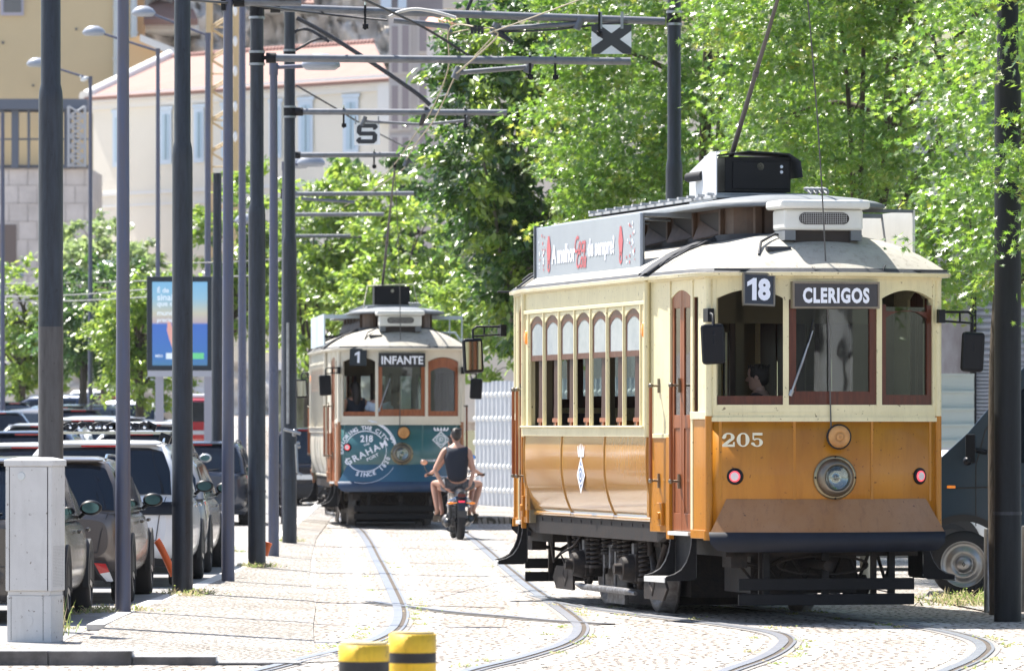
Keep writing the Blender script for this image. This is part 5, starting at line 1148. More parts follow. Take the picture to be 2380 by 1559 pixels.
def make_car(label, paintm, X, Yr, W=1.80, L=4.3, HT=1.46, belt=0.92, kind='hatch', rz=0.0, group=None, extra=None, simple=False, roofm=None, z0=None, lift=0.0, lamp='side'):
    """rear at local y=0, front at y=L (away from the camera)."""
    z0 = hgt(X, Yr+2) if z0 is None else z0
    t = thing('parked_car', label, 'car', (X, Yr, z0), rz, group)
    hw = W/2
    st = [(0.0, 0.78, 0.42, belt-0.10), (0.03, 0.88, 0.33, belt-0.03), (0.12, 0.96, 0.27, belt), (0.35, 0.995, 0.22, belt+0.01), (0.9, 1.0, 0.2, belt+0.0), (1.8, 1.0, 0.2, belt-0.01), (L-1.6, 1.0, 0.2, belt-0.03), (L-0.95, 0.99, 0.2, belt-0.06), (L-0.4, 0.95, 0.22, belt-0.18), (L-0.1, 0.84, 0.28, belt-0.3), (L, 0.7, 0.36, belt-0.38)]
    prof = lambda w, zb, zt: [(0.0, zb-0.03), (0.75*w, zb-0.03), (0.93*w, zb+0.04), (0.985*w, lerp(zb, zt, 0.25)), (1.0*w, lerp(zb, zt, 0.5)), (0.99*w, lerp(zb, zt, 0.75)), (0.955*w, zt-0.02), (0.90*w, zt+0.015), (0.5*w, zt+0.045), (0.0, zt+0.055)]
    rows = []
    for y, w_, zb, zt in st:
        pr = prof(hw*w_, zb+lift, zt); full = pr + [(-a, b) for a, b in pr[-2:0:-1]]
        rows.append([(a, y, b) for a, b in full])
    m = MB(); m.grid(rows, 0, True, close=True); m.add(rows[0], [tuple(range(len(rows[0])))], 0); m.add(rows[-1], [tuple(range(len(rows[-1])))[::-1]], 0)
    m.build('body', paintm, t, sub=0 if simple else 1)
    # greenhouse
    rr = 0.06 if kind != 'sedan' else 0.75      # base of the rear glass
    rt = rr + (0.34 if kind == 'hatch' else 0.2 if kind == 'suv' else 0.6)
    b0 = belt - 0.02
    gs = [(rr, 0.80, b0, b0+0.0), (lerp(rr, rt, 0.5), 0.80, b0, lerp(b0, HT, 0.55)), (rt, 0.77, b0, HT-0.05), (rt+0.35, 0.765, b0, HT-0.01), (rt+1.1, 0.77, b0, HT), (rt+1.75, 0.77, b0, HT-0.03), (L-1.9, 0.78, b0, lerp(b0, HT, 0.75)), (L-1.45, 0.83, b0, lerp(b0, HT, 0.35)), (L-1.1, 0.86, b0, b0)]
    rows = []
    for y, tw, zb, zt in gs:
        h = zt-zb; k = h/(HT-b0); wt = lerp(0.93, tw, k)*hw
        full = [(0.95*hw, zb), (lerp(0.95*hw, wt, 0.10), zb+0.10*h), (lerp(0.95*hw, wt, 0.82), zb+0.84*h), (wt-0.03, zb+0.96*h), (wt*0.75, zt+0.015*k), (0, zt+0.025*k)]
        full = full + [(-a, b) for a, b in full[-2::-1]]
        rows.append([(a, y, b) for a, b in full])
    n = len(rows[0])
    sideband = (1, n-3)
    def isglass(i, j):
        if j in sideband and 1 <= i <= 6: return True
        if i in (0, 1) and 2 <= j <= n-4: return True
        if i in (6, 7) and 2 <= j <= n-4: return True
        return False
    m = MB(); m.grid(rows, 0, True); m.build('cabin', roofm or paintm, t)
    # glass laid a little proud of the cabin shell
    def pt(i, j, off):
        p = Vector(rows[i][j]); c = Vector((0, p.y if 2 <= i <= 5 else (L*0.45), b0+0.2)); d = (p-c); d.normalize(); return p + d*off
    def patch(quad, ins=0.06, off=0.006):
        a, b, c, d = quad; ce = (a+b+c+d)/4; return [p + (ce-p)*ins for p in quad]
    gm = MB()
    # rear window
    r0 = [pt(0, j, 0.008) for j in range(2, n-2)]; r2 = [pt(2, j, 0.008) for j in range(2, n-2)]; r1 = [pt(1, j, 0.012) for j in range(2, n-2)]
    def shrink(r, k): c = (r[0]+r[-1])/2; return [Vector((p.x*k, p.y, p.z)) for p in r]
    a0 = [p.lerp(q, 0.12) for p, q in zip(shrink(r0, 0.9), shrink(r1, 0.93))]; a2 = [p.lerp(q, 0.16) for p, q in zip(shrink(r2, 0.93), shrink(r1, 0.93))]
    gm.grid([[tuple(p + Vector((0, -0.012, 0.004))) for p in a] for a in (a0, shrink(r1, 0.93), a2)], 0, True)
    gm.build('rear_window', carglass, t); gm = MB()
    # windscreen
    r5 = [pt(5, j, 0.006) for j in range(3, n-3)]; r6 = [pt(6, j, 0.01) for j in range(3, n-3)]; r8 = [pt(8, j, 0.01) for j in range(3, n-3)]
    gm.grid([[tuple(p + Vector((0, 0.01, 0.01))) for p in r] for r in ([p.lerp(q, 0.1) for p, q in zip(r5, r6)], r6, [p.lerp(q, 0.08) for p, q in zip(r8, r6)])], 0, True)
    gm.build('windscreen', carglass, t)
    for s in (0, 1):
        gm = MB(); ja, jb = (1, 2) if s == 0 else (n-2, n-3)
        for seg, (i0, i1) in enumerate(((1, 3), (3, 4), (4, 6))):
            top = []; bot = []
            for q in range(7):
                u = i0 + (i1-i0)*q/6; i = min(int(u), len(rows)-2); f = u-i
                pa = Vector(rows[i][ja]).lerp(Vector(rows[i+1][ja]), f); pb = Vector(rows[i][jb]).lerp(Vector(rows[i+1][jb]), f)
                if seg == 0 and q == 0: pb = pa.lerp(pb, 0.4)
                sx = 1 if s == 0 else -1; o = Vector((sx*0.012, 0, 0))
                yy_ = Vector((0, 0.03 if q == 0 else (-0.03 if q == 6 else 0), 0))
                bot.append(tuple(pa.lerp(pb, 0.02) + o + yy_)); top.append(tuple(pa.lerp(pb, 0.97) + o + yy_))
            gm.grid([bot, top], 0, True)
        gm.build('side_windows', carglass, t)
    # wheels
    for s in (-1, 1):
        for y in (0.72, L-0.82):
            m = MB(); M = Matrix.Translation((s*(hw-0.10), y, 0.315)) @ Matrix.Rotation(R(90)*s, 4, 'Y')
            m.lathe([(0.0, -0.11), (0.29, -0.11), (0.315, -0.08), (0.315, 0.07), (0.295, 0.10), (0.21, 0.105)], M, 28, 0)
            m.lathe([(0.21, 0.105), (0.20, 0.06), (0.08, 0.05), (0.05, 0.075), (0.0, 0.08)], M, 28, 1)
            if not simple:
                for k in range(5):
                    a = 2*PI*k/5; m.add([M @ Vector((0.05*math.cos(a-0.6), 0.05*math.sin(a-0.6), 0.09)), M @ Vector((0.2*math.cos(a-0.14), 0.2*math.sin(a-0.14), 0.10)), M @ Vector((0.2*math.cos(a+0.14), 0.2*math.sin(a+0.14), 0.10)), M @ Vector((0.05*math.cos(a+0.6), 0.05*math.sin(a+0.6), 0.09))], [(0,1,2,3)], 2)
            m.build('wheel', [tyre, plastic, rim], t)
            m = MB(); m.grid([[(s*(hw+0.004), y+r*math.cos(a), 0.33+r*math.sin(a)) for a in [R(-12)+R(204)*k/24 for k in range(25)]] for r in (0.30, 0.375)]); m.grid([[(s*(hw+dx), y+0.375*math.cos(a), 0.33+0.375*math.sin(a)) for a in [R(-12)+R(204)*k/24 for k in range(25)]] for dx in (0.004, -0.05)])
            m.grid([[(s*(hw+0.001), y+r*math.cos(a), 0.33+r*math.sin(a)) for a in [R(-12)+R(204)*k/24 for k in range(25)]] for r in (0.0, 0.31)]); m.build('wheel_arch', plastic, t)
    # lower bumper, plate, lamps
    m = MB(); m.grid([[(hw*w_*math.sin(a), 0.42-0.45*math.cos(a)*k2, z) for a in [R(-78+156*k/18) for k in range(19)]] for w_, k2, z in ((0.93, 0.93, 0.2+lift), (0.99, 1.03, 0.27+lift), (0.99, 1.04, 0.44), (0.97, 1.01, 0.50))], 0, True); m.build('bumper', plastic if kind == 'suv' else paintm, t)
    m = MB(); m.box(-0.26, 0.26, -0.035, -0.012, 0.60, 0.71); 
    if not simple: text_mb(m, '42 RB 91', lambda u, z: (u, -0.038, z), 1, 0.0, 0.85, 1, y=0.655, h=0.07)
    m.build('number_plate', [plate_m, black], t)
    for s in (-1, 1):
        m = MB()
        if lamp == 'corner':    # low lamp near the bumper
            A1, A2, A3, A4, A5, A6 = [(s*a, b, c) for a, b, c in ((0.56, -0.065, 0.43), (0.70, -0.055, 0.42), (0.745, -0.045, 0.33), (0.625, -0.06, 0.31), (0.78, -0.035, 0.235), (0.70, -0.05, 0.225))]
            m.add([A1, A2, A3, A4], [(0, 1, 2, 3)], 0); m.add([A4, A3, A5, A6], [(0, 1, 2, 3)], 1); m.tube([A1, A2, A3, A5, A6, A4, A1], 0.012, 6, 2)
        else:
            for a0, a1, mi, zb, zt in ((42, 74, 0, belt-0.19, belt-0.05),):
                m.grid([[(s*(hw*0.985)*math.sin(R(a))**0.8, 0.40-0.43*math.cos(R(a)), z) for a in [a0+(a1-a0)*k/8 for k in range(9)]] for z in (zb, (zb+zt)/2, zt)], 0, True)
                if not simple: m.grid([[(s*(hw*0.992)*math.sin(R(a))**0.8, 0.40-0.437*math.cos(R(a)), z) for a in [a0+(a1-a0)*k/8 for k in range(9)]] for z in (zb+0.02, zb+0.05)], 1, True)
        m.build('tail_lamp', [tailred, tailwht, plastic], t)
    m = MB(); m.box(-0.22, 0.22, rt-0.06, rt-0.035, HT-0.055, HT-0.03); m.build('brake_lamp', tailred, t)
    m = MB(); m.box(-hw*0.70, hw*0.70, rt-0.10, rt+0.1, HT-0.035, HT-0.012); m.build('spoiler', paintm if not roofm else roofm, t, bevel=0.008)
    for s in (-1, 1):
        m = MB(); m.ell((s*(hw+0.07), L-1.75, belt+0.09), (0.105, 0.06, 0.072), 16, 10, 0); m.tube([(s*(hw-0.04), L-1.7, belt+0.0), (s*(hw+0.03), L-1.75, belt+0.06)], 0.02, mi=0)
        mo = m.build('mirror', black if not simple else paintm, t); m = MB(); m.add([(s*(hw+0.07)+0.080*math.cos(a), L-1.812, belt+0.09+0.050*math.sin(a)) for a in [2*PI*k/18 for k in range(18)]], [tuple(range(18))]); m.build('mirror_glass', carmir, mo)
    if not simple:
        for s in (-1, 1):
            for y in (1.9, 2.9): m = MB(); m.cbox((s*(hw+0.012), y, belt-0.12), (0.035, 0.2, 0.035)); m.build('door_handle', chromec if extra == 'chrome' else paintm, t, bevel=0.01)
        m = MB()
        for s in (-1, 1): m.tube([(s*hw*0.66, -0.008, 0.52), (s*hw*0.70, -0.004, belt-0.2), (s*hw*0.78, 0.03, belt)], 0.005, 6)
        m.tube([(-hw*0.66, -0.008, 0.52), (hw*0.66, -0.008, 0.52)], 0.005, 6); m.build('tailgate_seam', plastic, t)
        m = MB(); m.tube([(0, 0.02, b0+0.02), (0.1, 0.04, b0+0.06), (0.36, 0.07, b0+0.09)], 0.009, 6); m.build('wiper', black, t)
        m = MB(); 
        for s in (-1, 1): m.tube([(s*hw*0.72, rt+0.15, HT-0.01), (s*hw*0.72, rt+0.3, HT+0.03), (s*hw*0.73, rt+1.5, HT+0.02), (s*hw*0.73, rt+1.75, HT-0.03)], 0.014, 8)
        m.build('roof_rail', chromec if kind == 'suv' else black, t)
    return t
G = 'cars parked along the kerb'
carA = make_car('dark grey hatchback behind the utility cabinet with its black mirror sticking out', paint('grey_brown_paint', (0.10,0.088,0.08)), -4.90, 50.6, 1.80, 4.25, 1.47, kind='hatch', group=G)
m = MB(); text_mb(m, 'AURIS', lambda u, z: (u, -0.03, z), 1, 0.015, 1.3, x=0.52, y=0.56, h=0.045); m.build('badge', chromec, carA)
carB = make_car('grey-brown crossover with red and white corner lamps between the cabinet and the slim post', paint('bronze_paint', (0.17,0.145,0.13)), -4.72, 56.4, 1.84, 4.45, 1.45, kind='suv', group=G, lamp='corner', lift=0.04)
carC = make_car('white estate car with black glass band and a cluttered roof rack', paint('white_car_paint', (0.72,0.73,0.75), 0.0), -4.52, 62.4, 1.86, 4.5, 1.60, belt=1.0, kind='suv', group=G, extra='chrome', lift=0.03)
m = MB(); m.box(-0.80, 0.80, -0.03, 0.02, 0.80, 0.945); m.build('tailgate_band', carglass, carC, bevel=0.01)
carD = make_car('dark blue-grey hatchback far ahead, parked left of the dark pole', paint('slate_blue_paint', (0.06,0.075,0.11)), -5.62, 102, 1.80, 4.1, 1.50, belt=0.95, kind='hatch', group=G, z0=0.0)
m = MB()
for dz in (0, 0.075):
    m.add([(-0.13, -0.03, 0.80-dz), (0, -0.03, 0.89-dz), (0.13, -0.03, 0.80-dz), (0.13, -0.03, 0.765-dz), (0, -0.03, 0.85-dz), (-0.13, -0.03, 0.765-dz)], [(0,1,4,5),(1,2,3,4)])
m.build('badge', chromec, carD)
carE = make_car('grey car parked ahead of the white estate, only its flank and mirror showing', paint('silver_grey_paint', (0.30,0.30,0.31)), -4.55, 68.3, 1.80, 4.3, 1.42, kind='hatch', group=G)
# roof rack load on carC
t = thing('roof_rack', 'roof rack with black ski clamps lying on the white estate', 'roof rack', (carC.location.x, carC.location.y, 1.60))
m = MB()
for y in (0.9, 1.7): m = MB(); m.cbox((0, y, 0.10), (1.44, 0.06, 0.03)); m.build('crossbar', chromec, t)
m = MB(); random.seed(3)
for s in (-1, 1): 
    for y in (0.9, 1.7): m.cbox((s*0.66, y, 0.04), (0.12, 0.16, 0.1), 0, (0, R(20*s), 0))
for i in range(30): m.cbox((random.uniform(-0.62, 0.5), random.choice((0.9, 1.7)), 0.15+random.uniform(-0.01, 0.05)), (random.uniform(0.04, 0.13), 0.08, random.uniform(0.03, 0.08)), 0, (0, R(random.uniform(-40, 40)), 0))
for i in range(7): 
    x = -0.6+0.17*i; m.tube([(x+0.06*math.cos(a), 0.86, 0.17+0.04*math.sin(a)) for a in [PI*k/8 for k in range(9)]], 0.012, 6)
m.build('ski_clamp', black, t, bevel=0.01)
m = MB(); 
for i in range(12): m.ell((random.uniform(-0.6, 0.45), 0.86, 0.16), (0.02, 0.02, 0.018), 8, 6)
m.build('buckle', chromec, t)
# further cars in the car park on the left
cols = {'white': paint('far_white', (0.75,0.76,0.78), 0.0), 'silver': paint('far_silver', (0.5,0.52,0.55)), 'navy': paint('far_navy', (0.03,0.05,0.10)), 'black': paint('far_black', (0.02,0.022,0.03)), 'lblue': paint('far_light_blue', (0.30,0.40,0.52)), 'red': paint('far_red', (0.45,0.02,0.03)), 'grey': paint('far_grey', (0.14,0.15,0.17))}
FC = [  # x centre px, roof px y, distance, colour, kind, yaw, label
 (60, 1032, 75, 'white', 'hatch', 0, 'white car with red top brake lamp behind the utility cabinet'),
 (62, 1003, 92, 'navy', 'hatch', 0, 'dark blue car just above the white one at the far left'),
 (95, 985, 104, 'silver', 'hatch', 0, 'silver car roof at the far left behind the dark blue car'),
 (190, 972, 112, 'white', 'hatch', 0, 'small white hatchback between the cabinet pole and the slim post'),
 (285, 968, 118, 'silver', 'hatch', 25, 'silver car angled left of the slim post'),
 (350, 982, 108, 'white', 'suv', 10, 'white car right of the slim post behind the roof rack'),
 (322, 1003, 93, 'silver', 'hatch', 0, 'pale silver car directly behind the roof rack of the white estate'),
 (350, 946, 140, 'lblue', 'sedan', 60, 'light blue-grey saloon under the advert panel'),
 (8, 958, 128, 'lblue', 'hatch', 30, 'light blue car cut by the left edge'),
 (60, 940, 148, 'grey', 'hatch', 60, 'dark teal-grey car at the far left beneath the trees'),
 (120, 950, 138, 'black', 'hatch', -30, 'black car hidden behind the thick pole'),
 (255, 918, 150, 'navy', 'suv', 70, 'large dark navy van-like car under the trees'),
 (300, 930, 160, 'red', 'hatch', 50, 'red car peeking over the white roofs'),
 (340, 925, 175, 'white', 'hatch', 80, 'white car far back near the red one'),
 (205, 950, 132, 'grey', 'hatch', 45, 'grey car behind the small white hatchback'),
 (410, 960, 150, 'white', 'hatch', 70, 'far white car to the left of the dark pole'),
]
protos = {}
for x, yr, Y, c, k, yaw, l in FC:
    X = (x-1190)*Y/F; z1 = at(x, yr, Y).z; z0 = hgt(X, Y+1.0); ht = 1.45 if k != 'suv' else 1.6
    key = (c, k)
    if key not in protos:
        o = make_car(l, cols[c], X, Y, 1.78, 4.2, ht, kind=k, group='cars in the far car park', simple=True, z0=0); protos[key] = o
    else:
        o = copy_tree(protos[key]); tag(o, l)
    o.location = (X, Y, max(z0 - 0.15, z1 - ht)); o.rotation_euler = (0, 0, R(yaw))
# red van beyond + dark car by the wall
def box_van(label, x0, x1, ytop, ybot, Y, pm, band=None):
    p = at((x0+x1)/2, ybot, Y); W = (x1-x0)*Y/F; Hh = (ybot-ytop)*Y/F
    t = thing('parked_van', label, 'van', (p.x, Y, p.z)); m = MB(); m.box(-W/2, W/2, 0, 4.5, 0.25, Hh-0.1); m.build('body', pm, t, bevel=0.15)
    m = MB(); m.box(-W/2+0.1, W/2-0.1, -0.02, 0.0, Hh*0.52, Hh*0.86); m.build('rear_window', carglass, t, bevel=0.02)
    m = MB(); m.box(-W/2+0.05, W/2-0.05, 0.2, 4.4, Hh-0.1, Hh); m.build('roof', cols['white'], t, bevel=0.05)
    m = MB(); m.box(-W/2+0.05, W/2-0.05, -0.02, 0.0, Hh*0.30, Hh*0.37); m.build('bumper_strip', cols['silver'], t)
    for s in (-1, 1): m = MB(); m.cyl((s*(W/2-0.25), 0.8, 0.33), (s*(W/2-0.05), 0.8, 0.33), 0.33, n=20); m.build('wheel', tyre, t)
    return t
box_van('dark red van with pale roof parked between the advert panel posts and the pylon', 432, 492, 915, 1050, 128, cols['red'])
carF = make_car('dark car facing away beside the stone wall just left of the teal tram', cols['black'], at(712,1000,128).x, 128, 1.8, 4.2, 1.75, kind='suv', simple=True, z0=0, rz=R(-8))

# ================================================================ VAN ON THE RIGHT (seen from its side, nose to the left)
vb = mat('van_blue', (0.004,0.028,0.055), 0.3, coat=0.35, var=0.1)
Yv = gY(1388); s_ = F/Yv; wx = (2240-1190)/s_
van = thing('delivery_van', 'dark teal-blue delivery van seen from the side behind the right pole', 'van', (wx, Yv, 0), R(-5.5))
vz = lambda y: H + (995-y)/s_
vx = lambda x: (x-2240)/s_
body = [(vx(2110), 0.42), (vx(2100), 0.75), (vx(2118), 1.05), (vx(2150), 1.30), (vx(2188), vz(1062)), (vx(2250), vz(1005)), (vx(2318), vz(925)), (vx(2380), vz(852)), (vx(2430), vz(800)), (vx(2520), vz(775)), (vx(3000), vz(765)), (vx(3300), vz(780)), (vx(3310), 0.5), (vx(3300), 0.32), (vx(2340), 0.32)]
ar = [(0.43*math.cos(a), 0.36+0.43*math.sin(a)) for a in [R(-8)+R(196)*k/20 for k in range(21)]]
poly = body[:1] + body[1:] + ar + []
M = Matrix(((0,1,0,0),(1,0,0,0),(0,0,1,0),(0,0,0,1)))    # (a,u,v) -> (u,a,v)
poly = body + ar
m = MB(); m.prism(poly, 0.0, 1.95, M); m.build('body', vb, van, bevel=0.05)
m = MB(); Q = [(vx(2322), vz(1075)), (vx(2322), vz(1028)), (vx(2332), vz(985)), (vx(2375), vz(905)), (vx(2425), vz(880)), (vx(2470), vz(878)), (vx(2470), vz(1075))]; m.prism(Q, -0.012, -0.004, M); m.build('side_window', carglass, van)
m = MB(); m.tube([(vx(2268), -0.006, vz(1222)), (vx(2268), -0.006, vz(1080)), (vx(2290), -0.006, vz(1000)), (vx(2375), -0.006, vz(880))], 0.006, 6); m.tube([(vx(2195), -0.004, vz(1135)), (vx(2480), -0.004, vz(1125))], 0.008, 6); m.box(vx(2190), vx(2230), -0.01, -0.002, vz(1170), vz(1160)) if False else None; m.build('door_seam', plastic, van)
m = MB(); m.cbox((vx(2211), -0.008, vz(1131)), (0.09, 0.02, 0.03)); m.build('side_repeater', amber, van, bevel=0.008)
m = MB(); m.grid([[(r*math.cos(a), -0.02, 0.36+r*math.sin(a)) for a in [R(-5)+R(190)*k/30 for k in range(31)]] for r in (0.43, 0.50)]); m.grid([[(0.43*math.cos(a), yy_, 0.36+0.43*math.sin(a)) for a in [R(-5)+R(190)*k/30 for k in range(31)]] for yy_ in (-0.02, 0.35)]); m.build('wheel_arch', plastic, van)
m = MB(); m.tube([(vx(2290), -0.02, vz(1050)), (vx(2262), -0.16, vz(1045))], 0.03); m.cbox((vx(2256), -0.17, vz(1042)), (0.10, 0.16, 0.30)); m.ell((vx(2250), -0.2, vz(1070)), (0.05, 0.08, 0.05)); m.build('mirror', black, van, bevel=0.035)
m = MB(); M2 = Matrix.Translation((0, -0.0, 0.345)) @ Matrix.Rotation(R(90), 4, 'X')
m.lathe([(0.0, -0.2), (0.32, -0.2), (0.345, -0.15), (0.345, -0.03), (0.325, 0.0), (0.24, 0.012)], M2, 40, 0); w1 = m.build('wheel', tyre, van)
m = MB(); m.lathe([(0.245, 0.006), (0.235, 0.014), (0.225, 0.0), (0.20, -0.02), (0.175, -0.015), (0.15, 0.0), (0.115, 0.01), (0.105, -0.01), (0.085, -0.01), (0.075, 0.02), (0.05, 0.035), (0.0, 0.038)], M2, 40, 0)
for k in range(5): a = 2*PI*k/5+0.5; m.cyl(M2 @ Vector((0.098*math.cos(a), 0.098*math.sin(a), -0.01)), M2 @ Vector((0.098*math.cos(a), 0.098*math.sin(a), 0.022)), 0.012, n=8)
m.build('rim', mat('steel_rim', (0.33,0.33,0.34), 0.35, 0.85, var=0.2, vscale=10), w1)
m = MB(); a_ = 0.02; P = [(0, 0.026), (0.018, 0), (0, -0.026), (-0.018, 0)]; m.grid([[(x*k, -0.042, 0.345+z*k) for x, z in P+P[:1]] for k in (0.55, 1.0)]); m.build('wheel_badge', black, w1)
carW = make_car('white car parked behind the nose of the delivery van', cols['white'], 6.2, 70, 1.8, 4.3, 1.47, kind='hatch', simple=True, rz=R(80), z0=0)
# ================================================================ PEOPLE AND MOTORBIKE
skinm = mat('skin', (0.50,0.27,0.19), 0.5, var=0.12, vscale=8)
skinpale = mat('skin_pale', (0.52,0.32,0.25), 0.5)
hairm = mat('dark_hair', (0.018,0.013,0.012), 0.45, bump=0.8, bscale=90)
navycl = mat('navy_cloth', (0.010,0.014,0.028), 0.8, bump=0.5, bscale=18)
shorts_m = mat('print_shorts', (0.35,0.36,0.40), 0.8, col2=(0.08,0.10,0.16), vscale=60)
whitecl = mat('white_cloth', (0.75,0.80,0.88), 0.8, bump=0.4, bscale=15)
darkcl = mat('black_cloth', (0.015,0.013,0.016), 0.8)
def skin_geo(nodes, edges, root, sub=2):
    names = list(nodes); ix = {k: i for i, k in enumerate(names)}
    me = bpy.data.meshes.new('sk'); me.from_pydata([nodes[k][0] for k in names], [(ix[a], ix[b]) for a, b in edges], [])
    o = bpy.data.objects.new('sk', me); C.objects.link(o)
    o.modifiers.new('k', 'SKIN'); md = o.modifiers.new('u', 'SUBSURF'); md.levels = sub; md.render_levels = sub
    sv = me.skin_vertices[0].data
    for k in names:
        r = nodes[k][1]; sv[ix[k]].radius = (r, r) if not isinstance(r, tuple) else r; sv[ix[k]].use_root = (k == root)
    o.modifiers['k'].use_smooth_shade = True
    dg = bpy.context.evaluated_depsgraph_get(); m2 = bpy.data.meshes.new_from_object(o.evaluated_get(dg))
    v = [tuple(p.co) for p in m2.vertices]; f = [tuple(p.vertices) for p in m2.polygons]
    bpy.data.objects.remove(o); bpy.data.meshes.remove(me); bpy.data.meshes.remove(m2); return v, f
def hand(mb, wrist, dirv, palm_n, s=1.0, curl=0.6):
    """palm and five separate fingers from the wrist along dirv"""
    d = Vector(dirv).normalized(); n = Vector(palm_n).normalized(); side = d.cross(n).normalized(); w0 = Vector(wrist)
    M = Matrix((( side.x, d.x, n.x, w0.x+d.x*0.045*s),(side.y, d.y, n.y, w0.y+d.y*0.045*s),(side.z, d.z, n.z, w0.z+d.z*0.045*s),(0,0,0,1)))
    mb.lathe([(1e-4, -0.016*s), (0.03*s, -0.013*s), (0.04*s, 0.0), (0.03*s, 0.013*s), (1e-4, 0.016*s)], M @ Matrix.Diagonal((1, 1.25, 1, 1)), 12)
    for k, ln in enumerate((0.068, 0.078, 0.073, 0.056)):
        b = w0 + d*0.085*s + side*(0.026-0.0175*k)*s; p1 = b + d*ln*0.45*s + n*0.008*s; p2 = p1 + (d*math.cos(curl)+n*math.sin(curl))*ln*0.35*s; p3 = p2 + (d*math.cos(curl*2)+n*math.sin(curl*2))*ln*0.28*s
        mb.tube([b, p1, p2, p3], [0.0085*s, 0.008*s, 0.0075*s, 0.006*s], 7)
    b = w0 + d*0.03*s + side*0.034*s; mb.tube([b, b + (side*0.7+d*0.7+n*0.3).normalized()*0.03*s, b + (side*0.45+d*0.9+n*0.5).normalized()*0.06*s], [0.011*s, 0.010*s, 0.008*s], 7)
def head(mb, c, face, k=1.0):
    """head with nose, ears, chin; face = horizontal direction the person looks"""
    fx = Vector(face).normalized(); a = math.atan2(fx.y, fx.x) - PI/2
    M = Matrix.Translation(c) @ Matrix.Rotation(a, 4, 'Z')
    prof = [(1e-4, -0.118), (0.040, -0.112), (0.056, -0.09), (0.066, -0.05), (0.074, 0.0), (0.077, 0.04), (0.070, 0.08), (0.045, 0.11), (1e-4, 0.122)]
    vs = []; n = 18
    for r, h in prof:
        for i in range(n):
            t = 2*PI*i/n; x = r*math.cos(t)*k; y = r*math.sin(t)*1.22*k
            if h < -0.05 and y < 0: y *= 0.62
            vs.append((x, y + (0.012 if h < -0.06 else 0), h*k))
    fs = [(j*n+i, j*n+(i+1) % n, (j+1)*n+(i+1) % n, (j+1)*n+i) for j in range(len(prof)-1) for i in range(n)]
    mb.add(vs, fs, 0, True, M)
    mb.add([M @ Vector(p) for p in ((-0.014,0.088,-0.03),(0.014,0.088,-0.03),(0,0.118,-0.026),(0,0.092,0.02),(0,0.09,-0.04))], [(0,2,3),(2,1,3),(0,4,2),(4,1,2)], 0, True)
    for s in (-1, 1): mb.ell(M @ Vector((s*0.078,-0.005,-0.005)), (0.011,0.02,0.03), 8, 6)
    for s in (-1, 1): mb.ell(M @ Vector((s*0.030,0.083,0.012)), (0.012,0.006,0.007), 8, 6, 1)
    mb.cbox(M @ Vector((0,0.090,-0.062)), (0.04,0.008,0.009), 2, (0,0,a))
    return M
eyem = mat('eye', (0.05,0.04,0.04), 0.3); lipm = mat('lip', (0.35,0.12,0.10), 0.5)
